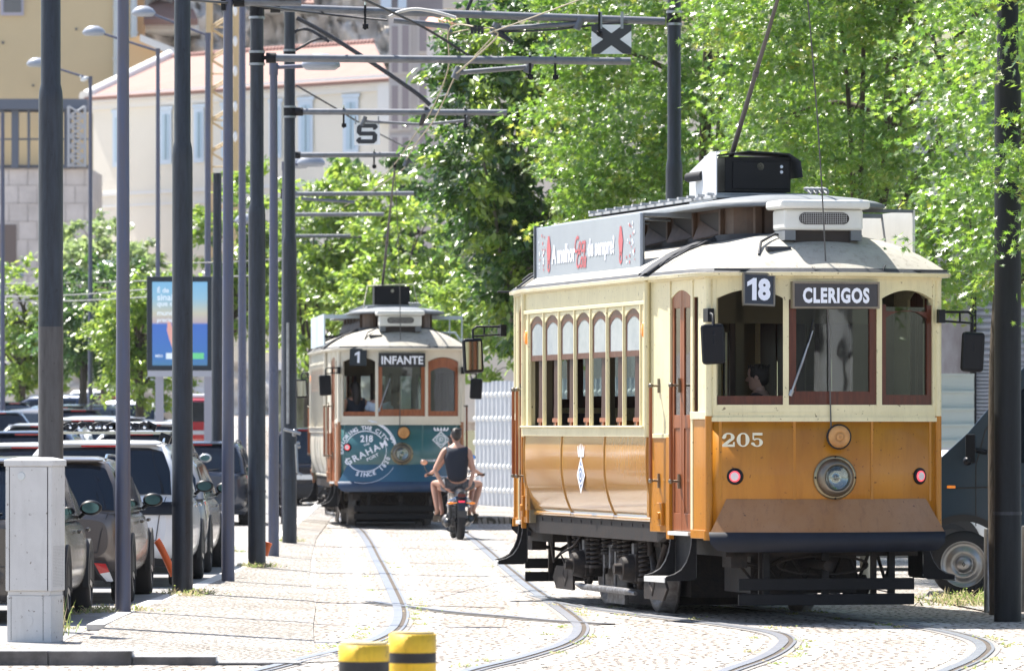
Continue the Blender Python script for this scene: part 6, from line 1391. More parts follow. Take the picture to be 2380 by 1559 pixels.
def person(name_label, loc, rz, J, shirt, legs_m, hairkind='short', face=(0,1,0), sleeves=False, skin_=skinm, hands=((0,0,-1),(0,0,-1)), shorts=None, cat='person', group=None, shoes=None):
    t = thing('person', name_label, cat, loc, rz, group)
    n = {}; e = []
    pel, chest, neck, hd = Vector(J['pelvis']), Vector(J['chest']), Vector(J['neck']), Vector(J['head'])
    n['pel'] = (tuple(pel), (0.13, 0.10)); n['wa'] = (tuple(pel.lerp(chest, 0.45)), (0.12*J.get('k', 1), 0.09)); n['ch'] = (tuple(chest), (0.15*J.get('k', 1), 0.10)); n['nb'] = (tuple(chest.lerp(neck, 0.72)), (0.09, 0.07)); n['nk'] = (tuple(neck), 0.055); n['hd'] = (tuple(neck.lerp(hd, 0.5)), 0.05)
    e += [('pel','wa'),('wa','ch'),('ch','nb'),('nb','nk'),('nk','hd')]
    for s in ('L', 'R'):
        sh, el, wr = [Vector(J[k+s]) for k in ('sh', 'el', 'wr')]
        n['sh'+s] = (tuple(sh), 0.055); n['ua'+s] = (tuple(sh.lerp(el, 0.45)), 0.045); n['el'+s] = (tuple(el), 0.037); n['fa'+s] = (tuple(el.lerp(wr, 0.35)), 0.036); n['wr'+s] = (tuple(wr), 0.024)
        e += [('nb','sh'+s),('sh'+s,'ua'+s),('ua'+s,'el'+s),('el'+s,'fa'+s),('fa'+s,'wr'+s)]
        hp, kn, an, to = [Vector(J[k+s]) for k in ('hp', 'kn', 'an', 'to')]
        n['hp'+s] = (tuple(hp), 0.09); n['th'+s] = (tuple(hp.lerp(kn, 0.5)), 0.072); n['kn'+s] = (tuple(kn), 0.054); n['ca'+s] = (tuple(kn.lerp(an, 0.35)), 0.052); n['an'+s] = (tuple(an), 0.033); n['to'+s] = (tuple(to), 0.028)
        e += [('pel','hp'+s),('hp'+s,'th'+s),('th'+s,'kn'+s),('kn'+s,'ca'+s),('ca'+s,'an'+s),('an'+s,'to'+s)]
    v, f = skin_geo(n, e, 'pel')
    m = MB(); m.add(v, f, 0, True); head(m, hd, face)
    for i, s in enumerate(('L', 'R')):
        wr = Vector(J['wr'+s]); fa = (wr - Vector(J['el'+s])).normalized(); hand(m, wr, hands[i] if hands[i] else fa, J.get('pn'+s, (0, 0.3, -1)), 1.0)
    m.build('body', [skin_, eyem, lipm], t)
    # clothes: slightly larger skins on the same joints
    g = lambda r, k, a=0.0: tuple(x*k+a for x in r) if isinstance(r, tuple) else r*k+a
    ns = {k: (n[k][0], g(n[k][1], 1.12, 0.022)) for k in ('pel','wa','ch','nb')}; es = [('pel','wa'),('wa','ch'),('ch','nb')]
    for s in ('L', 'R'):
        ns['sh'+s] = (tuple(Vector(n['nb'][0]).lerp(Vector(n['sh'+s][0]), 0.86)), 0.066); es.append(('nb','sh'+s))
        if sleeves: ns['ua'+s] = (n['ua'+s][0], 0.062); es.append(('sh'+s,'ua'+s))
    v, f = skin_geo(ns, es, 'pel'); m = MB(); m.add(v, f, 0, True); m.build('shirt', shirt, t)
    ns = {'pel': (n['pel'][0], g(n['pel'][1], 1.08, 0.012))}; es = []
    for s in ('L', 'R'):
        ns['hp'+s] = (n['hp'+s][0], 0.105); ns['th'+s] = (n['th'+s][0], 0.09); es += [('pel','hp'+s),('hp'+s,'th'+s)]
        if shorts is None:
            ns['kn'+s] = (n['kn'+s][0], 0.066); ns['an'+s] = (n['an'+s][0], 0.05); es += [('th'+s,'kn'+s),('kn'+s,'an'+s)]
    v, f = skin_geo(ns, es, 'pel'); m = MB(); m.add(v, f, 0, True); m.build('shorts' if shorts is not None else 'trousers', legs_m, t)
    m = MB()
    fx = Vector(face).normalized()
    if hairkind == 'short':
        m.ell(hd - fx*0.012 + Vector((0,0,0.035)), (0.086,0.100,0.093), 18, 12); m.ell(hd - fx*0.045 + Vector((0,0,-0.01)), (0.07,0.06,0.07), 14, 10)
        for i in range(26): a = random.uniform(0, 2*PI); q = hd + Vector((0.07*math.cos(a), 0.08*math.sin(a), 0.07)) - fx*0.01; m.cyl(q, q + Vector((0.02*math.cos(a), 0.02*math.sin(a), 0.05)), 0.014, 0.003, 5)
    else:
        m.ell(hd - fx*0.02 + Vector((0,0,0.03)), (0.09,0.105,0.10), 18, 12)
        m.tube([hd - fx*0.05 + Vector((0,0,0.06)), hd - fx*0.085 + Vector((0,0,-0.06)), hd - fx*0.10 + Vector((0,0,-0.18)), hd - fx*0.09 + Vector((0,0,-0.29))], [0.08, 0.085, 0.075, 0.035], 14)
        m.tube([hd + fx.cross(Vector((0,0,1)))*0.05, hd + fx.cross(Vector((0,0,1)))*0.08 - fx*0.04 + Vector((0,0,-0.16))], [0.05, 0.03], 10)
    m.build('hair', hairm, t)
    if shoes:
        for s in ('L', 'R'):
            an, to = Vector(J['an'+s]), Vector(J['to'+s]); c = an.lerp(to, 0.6); dd = (to-an); m = MB(); m.cbox((c.x, c.y, c.z-0.04), (0.085, 0.25, 0.02), 0, (math.atan2(dd.z, dd.y)*0.6, 0, 0)); m.tube([c + Vector((-0.04,0.02,-0.03)), c + Vector((0,0.05,0.02)), c + Vector((0.04,0.02,-0.03))], 0.008, 6); m.build('sandal', shoes, t, bevel=0.008)
    return t
# --- motorbike, rear wheel contact as origin, forward = +Y
Yb = gY(1254); bx = (1069.5-1190)*Yb/F
bp = (bx, Yb, 0); brz = R(5)
mb_ = thing('motorbike', 'small dark blue motorbike ridden away from the camera by two people', 'motorbike', bp, brz)
def bw(y, r, w_):
    m = MB(); M = Matrix.Translation((0, y, r)) @ Matrix.Rotation(R(90), 4, 'Y')
    m.lathe([(r*0.72, -w_*0.4), (r*0.86, -w_*0.5), (r*0.97, -w_*0.35), (r, 0), (r*0.97, w_*0.35), (r*0.86, w_*0.5), (r*0.72, w_*0.4)], M, 32, 0)
    m.lathe([(r*0.74, -0.02), (r*0.70, -0.02), (r*0.70, 0.02), (r*0.74, 0.02)], M, 32, 1)
    for k in range(5): a = 2*PI*k/5; m.cyl(M @ Vector((0.03*math.cos(a), 0.03*math.sin(a), 0)), M @ Vector((r*0.72*math.cos(a), r*0.72*math.sin(a), 0)), 0.014, mi=1)
    m.cyl((-0.09, y, r), (0.09, y, r), 0.03, mi=1); return m.build('wheel', [tyre, black], mb_)
bw(0.0, 0.31, 0.125); bw(1.36, 0.30, 0.10)
bblue = mat('bike_blue', (0.02,0.09,0.22), 0.25, coat=1); bdark = mat('bike_dark', (0.02,0.022,0.028), 0.35, coat=0.4)
m = MB(); m.tube([(0,0.0,0.78),(0,0.25,0.76),(0,0.6,0.74),(0,0.85,0.86),(0,1.1,0.84)],[0.06,0.11,0.13,0.14,0.07],14); m.build('seat_and_tank', bdark, mb_)
m = MB()
m.tube([(0.0,-0.30,0.72),(0.0,-0.12,0.72),(0,0.15,0.70)],[0.05,0.10,0.13],12)
for s in (-1,1): m.tube([(s*0.06,-0.22,0.66),(s*0.13,0.0,0.60),(s*0.15,0.3,0.55)],[0.03,0.05,0.05],8,1)
m.build('tail_cowl', [bdark, bblue], mb_)
m = MB(); m.add([(-0.09,-0.27,0.66),(0.09,-0.27,0.66),(0.05,-0.36,0.48),(0.07,-0.40,0.38),(-0.07,-0.40,0.38),(-0.05,-0.36,0.48)],[(0,1,2,3,4,5)]); m.box(-0.075,0.075,-0.42,-0.41,0.36,0.46); m.build('mudguard', bdark, mb_, solid=0.01)
m = MB(); m.cbox((0,-0.30,0.605),(0.10,0.03,0.028)); m.cbox((0,-0.33,0.70),(0.12,0.03,0.05),1); m.build('tail_lamp', [mat('bike_tail', (0.7,0.03,0.08), 0.3, emit=((1,0.05,0.1),0.3)), mat('bike_tail_dark', (0.10,0.01,0.01), 0.3)], mb_)
for s in (-1,1): m = MB(); m.ell((s*0.17,-0.25,0.58),(0.055,0.025,0.022),12,8); m.cyl((s*0.05,-0.25,0.59),(s*0.13,-0.25,0.58),0.008); m.build('indicator', amber, mb_)
m = MB(); m.tube([(0.0,0.55,0.33),(0.0,0.8,0.35)],[0.15,0.15],14); m.box(-0.12,0.12,0.45,0.85,0.2,0.5); m.ell((-0.17,0.62,0.30),(0.08,0.12,0.10)); m.build('engine', ironlt, mb_, bevel=0.02)
m = MB(); m.tube([(0.10,0.7,0.25),(0.14,0.3,0.24),(0.16,-0.15,0.34)],[0.025,0.04,0.055],12,0); m.cyl((0.16,-0.15,0.34),(0.165,-0.17,0.345),0.04,mi=0); m.build('exhaust', bdark, mb_)
m = MB(); m.tube([(-0.11,0.0,0.31),(-0.12,0.45,0.36)],0.03); m.tube([(0.11,0,0.31),(0.12,0.45,0.36)],0.03); m.cyl((-0.15,0.1,0.30),(-0.15,0.1,0.62),0.03); m.ell((-0.19,0.15,0.27),(0.06,0.10,0.08)); m.tube([(-0.2,0.25,0.16),(-0.12,0.2,0.12),(0.15,0.3,0.12)],0.015); m.cyl((-0.2,0.35,0.36),(0.2,0.35,0.36),0.018); m.build('swing_arm', bdark, mb_)
for s in (-1,1):
    m = MB(); m.tube([(s*0.08,1.36,0.30),(s*0.08,1.12,0.95)],0.022); m.build('fork', chrome, mb_)
m = MB(); m.tube([(-0.42,0.90,1.02),(-0.20,1.02,0.98),(0,1.06,0.96),(0.20,1.02,0.98),(0.42,0.90,1.02)],0.014); m.cyl((-0.46,0.88,1.02),(-0.36,0.93,1.02),0.02,mi=1); m.cyl((0.46,0.88,1.02),(0.36,0.93,1.02),0.02,mi=1); m.build('handlebar', [chrome, rubber], mb_)
for s, x, z, mt in ((-1,-0.50,1.21,mat('mirror_peach',(0.75,0.42,0.28),0.25,0.3)),(1,0.26,1.29,mat('mirror_blue',(0.12,0.35,0.85),0.2,0.3))):
    m = MB(); m.ell((x,0.95,z),(0.065,0.02,0.045),16,10,0); m.ell((x,0.937,z),(0.055,0.012,0.037),16,10,1); m.tube([(x*0.8,0.98,1.0),(x*0.95,0.96,1.1),(x,0.96,z-0.03)],0.008,6,0); m.build('mirror', [bdark, mt], mb_)
m = MB(); m.ell((0,1.25,0.95),(0.12,0.12,0.12)); m.build('headlamp_shell', bdark, mb_)
sand = mat('sandal_black', (0.03,0.025,0.02), 0.7)
# rear rider
person('person in black sleeveless top sitting at the back of the motorbike', bp, brz,
  dict(k=1.28, pelvis=(-0.03,0.12,0.88), chest=(-0.05,0.16,1.30), neck=(-0.045,0.20,1.50), head=(-0.045,0.235,1.635),
   shL=(-0.235,0.17,1.40), elL=(-0.40,0.06,1.10), wrL=(-0.25,-0.04,0.82), shR=(0.15,0.17,1.40), elR=(0.22,0.06,1.09), wrR=(0.14,-0.04,0.83), pnL=(1,0.2,0.3), pnR=(-1,0.2,0.3),
   hpL=(-0.13,0.20,0.86), knL=(-0.385,0.52,0.89), anL=(-0.33,0.36,0.44), toL=(-0.36,0.50,0.33), hpR=(0.09,0.20,0.86), knR=(0.36,0.50,0.88), anR=(0.23,0.34,0.45), toR=(0.30,0.46,0.34)),
  navycl, mat('black_shorts',(0.03,0.03,0.035),0.8,col2=(0.15,0.15,0.16),vscale=50), 'short', (-0.08,1,0), hands=((0.8,0.1,-0.6),(-0.8,0.1,-0.6)), shorts=True, shoes=sand)
person('person in pale patterned shorts steering the motorbike, mostly hidden by the rear rider', bp, brz,
  dict(k=0.85, pelvis=(-0.03,0.52,0.86), chest=(-0.01,0.62,1.22), neck=(-0.02,0.68,1.40), head=(-0.05,0.70,1.52),
   shL=(-0.16,0.64,1.32), elL=(-0.33,0.72,1.08), wrL=(-0.41,0.86,1.04), shR=(0.12,0.64,1.32), elR=(0.25,0.72,1.10), wrR=(0.38,0.86,1.04), pnL=(0,0.3,-1), pnR=(0,0.3,-1),
   hpL=(-0.16,0.58,0.84), knL=(-0.30,0.92,0.80), anL=(-0.23,0.66,0.42), toL=(-0.24,0.78,0.33), hpR=(0.06,0.58,0.84), knR=(0.27,0.92,0.80), anR=(0.20,0.66,0.42), toR=(0.21,0.78,0.33)),
  navycl, shorts_m, 'short', (0,1,0), hands=((-0.3,0.8,-0.1),(0.3,0.8,-0.1)), shorts=True, shoes=sand)
def standing(h=1.0, turn=0):
    return dict(pelvis=(0,0,0.95*h), chest=(0,0,1.32*h), neck=(0,0,1.50*h), head=(0,0.02,1.64*h), shL=(-0.19,0,1.42*h), elL=(-0.25,-0.02,1.12*h), wrL=(-0.22,0.14,0.92*h), shR=(0.19,0,1.42*h), elR=(0.25,-0.02,1.12*h), wrR=(0.22,0.14,0.92*h),
      hpL=(-0.10,0,0.92*h), knL=(-0.11,0.02,0.5*h), anL=(-0.11,0,0.09), toL=(-0.12,0.14,0.04), hpR=(0.10,0,0.92*h), knR=(0.11,0.02,0.5*h), anR=(0.11,0,0.09), toR=(0.12,0.14,0.04))
def in_tram(tr, x, y, z=0.8): c, s = math.cos(tr.rotation_euler.z), math.sin(tr.rotation_euler.z); return (tr.location.x + x*c - y*s, tr.location.y + x*s + y*c, z)
person('driver with dark tied hair in profile behind the open front window of the orange tram', in_tram(t205, -0.40, -3.35), R(75), standing(0.86), darkcl, darkcl, 'short', (0,1,0), True, skinpale)
person('woman with long dark hair and navy top in the open window of the teal tram', in_tram(t218, -0.78, -3.80), R(22), standing(1.0), navycl, darkcl, 'long', (0,1,0), False)
person('person in a white t-shirt behind the middle pane of the teal tram', in_tram(t218, -0.36, -3.82), R(-5), standing(0.97), whitecl, darkcl, 'short', (0,1,0), True)
# ================================================================ TREES
def fast_mesh(name, V, T, mats, parent=None, mi=None):
    me = bpy.data.meshes.new(name); nv, ntr = len(V), len(T)
    me.vertices.add(nv); me.vertices.foreach_set('co', V.astype(np.float32).ravel())
    k = T.shape[1]; me.loops.add(ntr*k); me.loops.foreach_set('vertex_index', T.astype(np.int32).ravel())
    me.polygons.add(ntr); me.polygons.foreach_set('loop_start', np.arange(0, ntr*k, k, dtype=np.int32)); me.polygons.foreach_set('loop_total', np.full(ntr, k, dtype=np.int32))
    for m in (mats if isinstance(mats, (list, tuple)) else [mats]): me.materials.append(m)
    me.update(calc_edges=True); o = bpy.data.objects.new(name, me); C.objects.link(o)
    if parent is not None: o.parent = parent
    return o
def leaf_shape(kind):
    if kind == 'lobed':      # pointed five-lobed leaf
        pts = []
        for a, r in ((-90,0.45),(-62,0.22),(-30,0.75),(-12,0.28),(18,0.95),(38,0.33),(66,0.9),(78,0.36),(90,1.15),(102,0.36),(114,0.9),(142,0.33),(162,0.95),(192,0.28),(210,0.75),(242,0.22)):
            pts.append((r*math.cos(R(a)), r*math.sin(R(a)), 0.10*abs(math.cos(R(a)))*r))
        return np.array([(0, 0.05, -0.04)] + pts), [(0, i+1, (i+1) % len(pts)+1) for i in range(len(pts))]
    if kind == 'oval':
        pts = [(0,-0.9,0),(0.45,-0.3,0.12),(0.4,0.35,0.12),(0,1.0,-0.05),(-0.4,0.35,0.12),(-0.45,-0.3,0.12)]
        return np.array([(0,0,0)] + pts), [(0, i+1, (i+1) % 6+1) for i in range(6)]
    return np.array([(0,-0.8,0),(0.5,0,0.15),(0,0.9,0),(-0.5,0,0.15)]), [(0,1,2),(0,2,3)]
def foliage(name, parent, lobes, n, size, kind, m, seed, spray=0.5, core=0.35, perspray=48, dens=None):
    """leaves gathered in outward sprays spread through the volume of several lobes (centre, radii)"""
    rng = np.random.default_rng(seed); base, tris = leaf_shape(kind); K = len(base)
    vol = np.array([l[1][0]*l[1][1]*l[1][2] for l in lobes])**0.7; vol /= vol.sum()
    ns = max(1, n//perspray); which = rng.choice(len(lobes), ns, p=vol)
    d = rng.normal(size=(ns, 3)); d /= np.linalg.norm(d, axis=1)[:, None]
    rad = core + (1-core)*rng.random(ns)**0.45
    cen = np.array([l[0] for l in lobes])[which]; rr = np.array([l[1] for l in lobes])[which]
    sc = cen + d*rad[:, None]*rr
    out = d*np.array([1, 1, 0.35]) + np.array([0, 0, -0.12]); out /= np.linalg.norm(out, axis=1)[:, None]
    k = perspray; tt = rng.random((ns, k, 1))
    sl = spray*(0.5+rng.random((ns, 1, 1)))
    P = sc[:, None, :] + out[:, None, :]*tt*sl + rng.normal(size=(ns, k, 3))*spray*0.20*np.array([1, 1, 0.6])
    P = P.reshape(-1, 3); N = len(P)
    outp = np.repeat(out, k, axis=0)
    # leaf frame: y axis roughly along the spray, normal roughly up with scatter
    ydir = outp + rng.normal(size=(N, 3))*0.65 + np.array([0, 0, -0.25]); ydir /= np.linalg.norm(ydir, axis=1)[:, None]
    nrm = np.array([-0.22, -0.35, 1.0]) + rng.normal(size=(N, 3))*0.75; xdir = np.cross(ydir, nrm); xdir /= (np.linalg.norm(xdir, axis=1)[:, None]+1e-9); nrm = np.cross(xdir, ydir)
    s = size*(0.55+0.75*rng.random(N))
    wx_ = 0.70 + 0.35*rng.random(N)
    V = P[:, None, :] + s[:, None, None]*(base[None, :, 0, None]*wx_[:, None, None]*xdir[:, None, :] + base[None, :, 1, None]*ydir[:, None, :] + base[None, :, 2, None]*nrm[:, None, :])
    T = (np.arange(N)[:, None, None]*K + np.array(tris)[None, :, :]).reshape(-1, 3)
    return fast_mesh(name, V.reshape(-1, 3), T, m, parent), sc
bark = mat('bark', (0.11,0.085,0.065), 0.9, col2=(0.05,0.04,0.032), vscale=5, stretch=(3,3,0.7), bump=0.9, bscale=14)
barkp = mat('pale_bark', (0.26,0.23,0.20), 0.9, col2=(0.14,0.12,0.10), vscale=5, stretch=(3,3,0.7), bump=0.7, bscale=14)
L1 = leafmat('oak_leaves', [(0.055,0.13,0.014),(0.075,0.16,0.016),(0.105,0.18,0.02),(0.03,0.085,0.014)], 0.42, 0.55, 0.38)
L2 = leafmat('young_oak_leaves', [(0.09,0.18,0.02),(0.12,0.20,0.025),(0.17,0.19,0.03),(0.08,0.16,0.02)], 0.42, 0.5, 0.36)
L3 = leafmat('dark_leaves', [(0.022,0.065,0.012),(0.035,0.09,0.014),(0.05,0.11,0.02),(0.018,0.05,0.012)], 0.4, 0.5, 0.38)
L4 = leafmat('hazy_leaves', [(0.10,0.15,0.05),(0.13,0.19,0.07),(0.16,0.21,0.08),(0.08,0.13,0.05)], 0.4, 0.4, 0.4)
L5 = leafmat('fresh_leaves', [(0.08,0.15,0.02),(0.12,0.20,0.03),(0.16,0.22,0.035),(0.06,0.12,0.02)], 0.45, 0.5, 0.38)
def tree(label, base, trunk, lobes, n, size, kind, m, seed, tm=bark, r0=0.13, spray=0.5, name='tree', perspray=48, core=0.35, group='street trees', limbs=16, second=None):
    t = thing(name, label, 'tree', tuple(base), 0, group); b = Vector(base)
    rel = [(tuple(Vector(c)-b), rr) for c, rr in lobes]
    tp = crom([Vector(p)-b for p in trunk], 5)
    o = MB(); nT = len(tp); o.tube([tuple(p) for p in tp], [r0*(1-0.6*i/(nT-1)) for i in range(nT)], 12); o.build('trunk', tm, t)
    cr, sc = foliage('crown', t, rel, n, size, kind, m, seed, spray, core, perspray)
    if second: foliage('crown', t, rel, second[0], size, kind, second[1], seed+50, spray, 0.75, perspray)
    rng = random.Random(seed); o = MB(); top = tp[-1]
    for i in range(limbs):
        q = Vector(sc[rng.randrange(len(sc))]); st_ = tp[rng.randrange(nT//2, nT)]; mid = st_.lerp(q, 0.5) + Vector((rng.uniform(-0.2,0.2), rng.uniform(-0.2,0.2), 0.25))
        pts = crom([st_, mid, q], 4); o.tube([tuple(p) for p in pts], [r0*0.38*(1-0.85*j/(len(pts)-1)) for j in range(len(pts))], 6)
    o.build('limbs', tm, t); return t
# big leafy trees on the right
tree('nearest leafy tree at the right edge, rough trunk beside the right hand pole', (4.60,53.4,0), [(4.60,53.4,0),(4.57,53.4,1.5),(4.60,53.4,3.0),(4.85,53.6,4.6),(5.3,54,6.5)],
     [((5.9,54.6,5.2),(1.9,2.0,2.2)),((5.3,53.2,3.75),(0.95,0.9,0.7)),((4.9,53.3,4.9),(0.95,1.0,0.9)),((4.95,53.0,3.45),(0.55,0.6,0.42)),((6.8,55,7.0),(2.2,2.2,1.8)),((4.75,50.7,3.65),(0.8,0.45,0.45)),((4.5,50.75,3.9),(0.5,0.35,0.35)),((4.55,50.8,5.75),(0.9,0.5,0.5)),((5.0,50.8,4.7),(0.5,0.45,0.75)),((4.6,50.7,5.5),(0.6,0.4,0.3))], 30000, 0.057, 'lobed', L1, 11, r0=0.12, second=(4500, L2))
tree('broad leafy tree behind the roof of the orange tram on the right', (3.7,66,0), [(3.7,66,0),(3.8,66,2),(4.2,66,4),(4.8,66,7)],
     [((5.2,66,6.0),(2.7,2.4,2.6)),((3.6,65.4,5.4),(1.1,1.2,1.3)),((3.2,65.2,6.9),(1.1,1.2,1.0)),((4.2,64.6,4.1),(1.5,1.1,0.9)),((4.2,65,7.9),(1.8,1.4,1.0))], 42000, 0.062, 'lobed', L1, 12, second=(8000, L2))
tree('bright leafy tree behind the X sign and the advert board of the orange tram', (2.7,77,0), [(2.7,77,0),(2.75,77,2.4),(2.6,77,5),(2.7,77,8)],
     [((2.9,77,6.4),(2.2,2.2,2.6)),((1.35,75.6,6.0),(0.95,1.0,1.2)),((1.1,75.9,7.9),(0.8,1.0,0.9)),((1.5,75.4,4.7),(1.0,0.9,0.6)),((2.4,75.0,4.6),(1.3,1.0,0.9)),((4.1,76,5.2),(1.2,1.2,1.4))], 42000, 0.068, 'lobed', L1, 13, second=(8000, L2))
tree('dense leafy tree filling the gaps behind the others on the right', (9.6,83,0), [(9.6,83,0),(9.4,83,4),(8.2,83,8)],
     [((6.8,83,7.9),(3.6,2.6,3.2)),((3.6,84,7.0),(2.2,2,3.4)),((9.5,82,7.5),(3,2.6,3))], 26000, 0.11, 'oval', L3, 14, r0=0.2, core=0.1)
# darker tree and its curved trunk
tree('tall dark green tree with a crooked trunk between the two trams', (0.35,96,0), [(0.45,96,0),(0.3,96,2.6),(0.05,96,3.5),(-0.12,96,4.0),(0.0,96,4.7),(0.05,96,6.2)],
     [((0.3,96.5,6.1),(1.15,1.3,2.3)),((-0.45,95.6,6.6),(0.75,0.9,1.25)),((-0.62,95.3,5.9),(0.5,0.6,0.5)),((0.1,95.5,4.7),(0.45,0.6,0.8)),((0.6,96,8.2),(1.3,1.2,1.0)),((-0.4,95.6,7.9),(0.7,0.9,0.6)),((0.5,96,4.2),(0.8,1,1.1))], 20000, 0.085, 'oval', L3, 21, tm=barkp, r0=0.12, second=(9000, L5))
tree('small light green tree leaning over the white hoarding', (-0.7,124.5,0), [(-0.7,124.5,0),(-0.72,124.5,2.4),(-0.6,124.5,4.2)],
     [((-0.75,124.5,3.9),(0.75,0.8,1.0)),((-0.15,124,3.3),(0.55,0.6,0.8)),((-1.3,125,4.3),(0.6,0.6,0.6)),((-0.3,124,4.6),(0.7,0.7,0.6))], 5200, 0.085, 'oval', L5, 22, r0=0.05)
# behind the teal tram
tree('leafy tree left of the teal tram roof with bright outer leaves', (-5.0,140,0), [(-5.0,140,0),(-5.0,140,3),(-4.6,140,6)],
     [((-4.6,140,6.6),(1.2,1.2,1.6)),((-5.0,140,4.7),(0.9,1,1.2)),((-3.9,139,5.2),(0.9,0.9,1.0)),((-3.6,139.5,7.2),(1.0,1,0.9))], 11000, 0.11, 'oval', L5, 31)
tree('rounded bright green tree directly behind the roof of the teal tram', (-2.9,134,0), [(-2.9,134,0),(-2.9,134,3),(-2.7,134,5)],
     [((-3.1,134,4.7),(0.95,1,1.1)),((-2.0,134,4.3),(0.9,1,1.0)),((-2.5,135,6.0),(1.1,1,1.3)),((-1.35,135,3.9),(0.6,0.7,0.6))], 9500, 0.10, 'oval', L5, 32)
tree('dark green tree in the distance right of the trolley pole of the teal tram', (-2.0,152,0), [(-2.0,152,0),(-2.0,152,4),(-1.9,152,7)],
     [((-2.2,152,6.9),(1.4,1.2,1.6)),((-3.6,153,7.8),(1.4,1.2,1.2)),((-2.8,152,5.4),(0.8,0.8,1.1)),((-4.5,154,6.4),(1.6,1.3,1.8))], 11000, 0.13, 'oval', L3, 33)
# left side
tree('pale yellow-green tree rising between the slim posts right of the advert panel', (-7.6,150,0.9), [(-7.6,150,0.9),(-7.6,150,4),(-7.4,150,6)],
     [((-7.4,150,6.4),(0.9,1,1.5)),((-7.9,150,4.9),(0.8,0.9,1.2)),((-6.6,150,7.6),(0.8,0.9,0.9)),((-6.3,150,5.4),(0.9,1,1.4))], 8000, 0.12, 'oval', L5, 41)
tree('hazy green tree in front of the cream building on the left', (-13.2,185,1.6), [(-13.2,185,1.6),(-13.2,185,5),(-13.2,185,7)],
     [((-13.6,185,7.4),(1.3,1.2,1.2)),((-12.4,185,6.9),(1.2,1.2,1.0)),((-14.2,185,5.6),(1.2,1.2,1.1)),((-12.0,185,5.3),(1.3,1.2,1.2))], 8000, 0.13, 'oval', L4, 42, group='trees in the car park')
tree('dark shaded tree with a straight trunk left of the slim lamp post', (-10.7,142,1.0), [(-10.7,142,1.0),(-10.7,142,3),(-10.6,142,5)],
     [((-10.4,142,4.9),(1.0,1,1.0)),((-10.9,142,4.0),(0.9,0.9,0.7)),((-9.9,142,3.7),(0.8,0.8,0.8))], 6500, 0.10, 'oval', L3, 43, group='trees in the car park')
tree('bright yellow-green tree just left of the advert panel', (-8.9,136,1.0), [(-8.9,136,1.0),(-8.9,136,2.6),(-8.9,136,4)],
     [((-9.0,136,4.1),(0.9,0.9,1.0)),((-9.3,136,3.0),(0.8,0.8,0.7)),((-8.3,136,3.0),(0.8,0.8,0.8)),((-8.5,136,4.6),(0.7,0.8,0.8))], 7500, 0.09, 'oval', L5, 44, group='trees in the car park')
tree('loose light green tree at the far left edge', (-13.6,158,1.2), [(-13.6,158,1.2),(-13.6,158,3),(-13.5,158,5)],
     [((-13.6,158,5.2),(0.9,1,1.1)),((-14.0,158,3.8),(0.9,1,1.0)),((-12.7,158,4.3),(0.9,1,1.3)),((-13.0,158,2.9),(0.7,0.8,0.5))], 7500, 0.10, 'oval', L5, 45, group='trees in the car park')
tree('green tree behind the thick pole at the far left', (-12.2,170,1.4), [(-12.2,170,1.4),(-12.2,170,3.5),(-12.2,170,6)],
     [((-12.3,170,6.2),(1.4,1.2,1.3)),((-11.6,170,4.6),(1.3,1.2,1.2))], 6000, 0.12, 'oval', L4, 46, group='trees in the car park')
# weeds and dry grass
wm = leafmat('weed_leaves', [(0.07,0.12,0.03),(0.11,0.15,0.04),(0.20,0.175,0.10),(0.24,0.21,0.14)], 0.4, 0.2, 0.6)
def weeds(label, spots, hmax=0.12, n=60, seed=1, name='weeds', spread=0.16):
    rng = np.random.default_rng(seed); V = []; T = []
    for x, y, z in spots:
        for i in range(n):
            a = rng.uniform(0, 2*PI); r = abs(rng.normal())*spread; bx_, by_ = x+r*math.cos(a), y+r*math.sin(a)*0.6; h = hmax*rng.uniform(0.25, 1.0)*math.exp(-r/spread*0.5); lx, ly = rng.normal()*0.06, rng.normal()*0.05
            w_ = 0.004; o = len(V); V += [(bx_-w_, by_, z), (bx_+w_, by_, z), (bx_+lx*0.5+w_, by_+ly*0.5, z+h*0.6), (bx_+lx*0.5-w_, by_+ly*0.5, z+h*0.6), (bx_+lx, by_+ly, z+h)]; T += [(o, o+1, o+2), (o, o+2, o+3), (o+3, o+2, o+4)]
            if rng.random() < 0.5:
                o = len(V); q = rng.uniform(0.3, 1); cx, cy, cz = bx_+lx*q, by_+ly*q, z+h*q; s1 = 0.012; V += [(cx-s1, cy, cz), (cx, cy-s1, cz+s1), (cx+s1, cy, cz)]; T.append((o, o+1, o+2))
    o = fast_mesh(name, np.array(V), np.array(T), wm); tag(o, label, 'weeds', kind='stuff'); return o
G_ = lambda x, y, z=0.05: (gp(x, y).x, gp(x, y).y, z)
weeds('low weeds and dry grass tufts round the pole feet', [G_(140,1475),G_(150,1440),G_(250,1432),G_(225,1436),G_(270,1434),G_(318,1432),G_(405,1392),G_(450,1390),G_(470,1392),G_(435,1396),G_(570,1326),G_(595,1328),G_(625,1327),G_(660,1265),G_(685,1266),G_(540,1300,0.1)], 0.10, 55, 1, spread=0.13)
weeds('tall green weed beside the utility cabinet', [G_(142,1490),G_(145,1482)], 0.40, 14, 2, spread=0.07)
weeds('dry grass mound beneath the delivery van wheel', [(x_, y_, 0.02) for x_ in (4.35,4.5,4.7,4.9,5.05,5.2) for y_ in (55.6,56.4,57.2)], 0.16, 60, 3, name='dry_grass', spread=0.3)
sp = []
rnd = random.Random(5)
for L in (A_L, A_R, B_L, B_R):
    for p in L[5:-5:3]:
        if p.y < 75 and rnd.random() < 0.45: s_0 = rnd.choice((-1, 1)); sp.append((p.x + s_0*rnd.uniform(0.14, 0.24), p.y, 0.004))
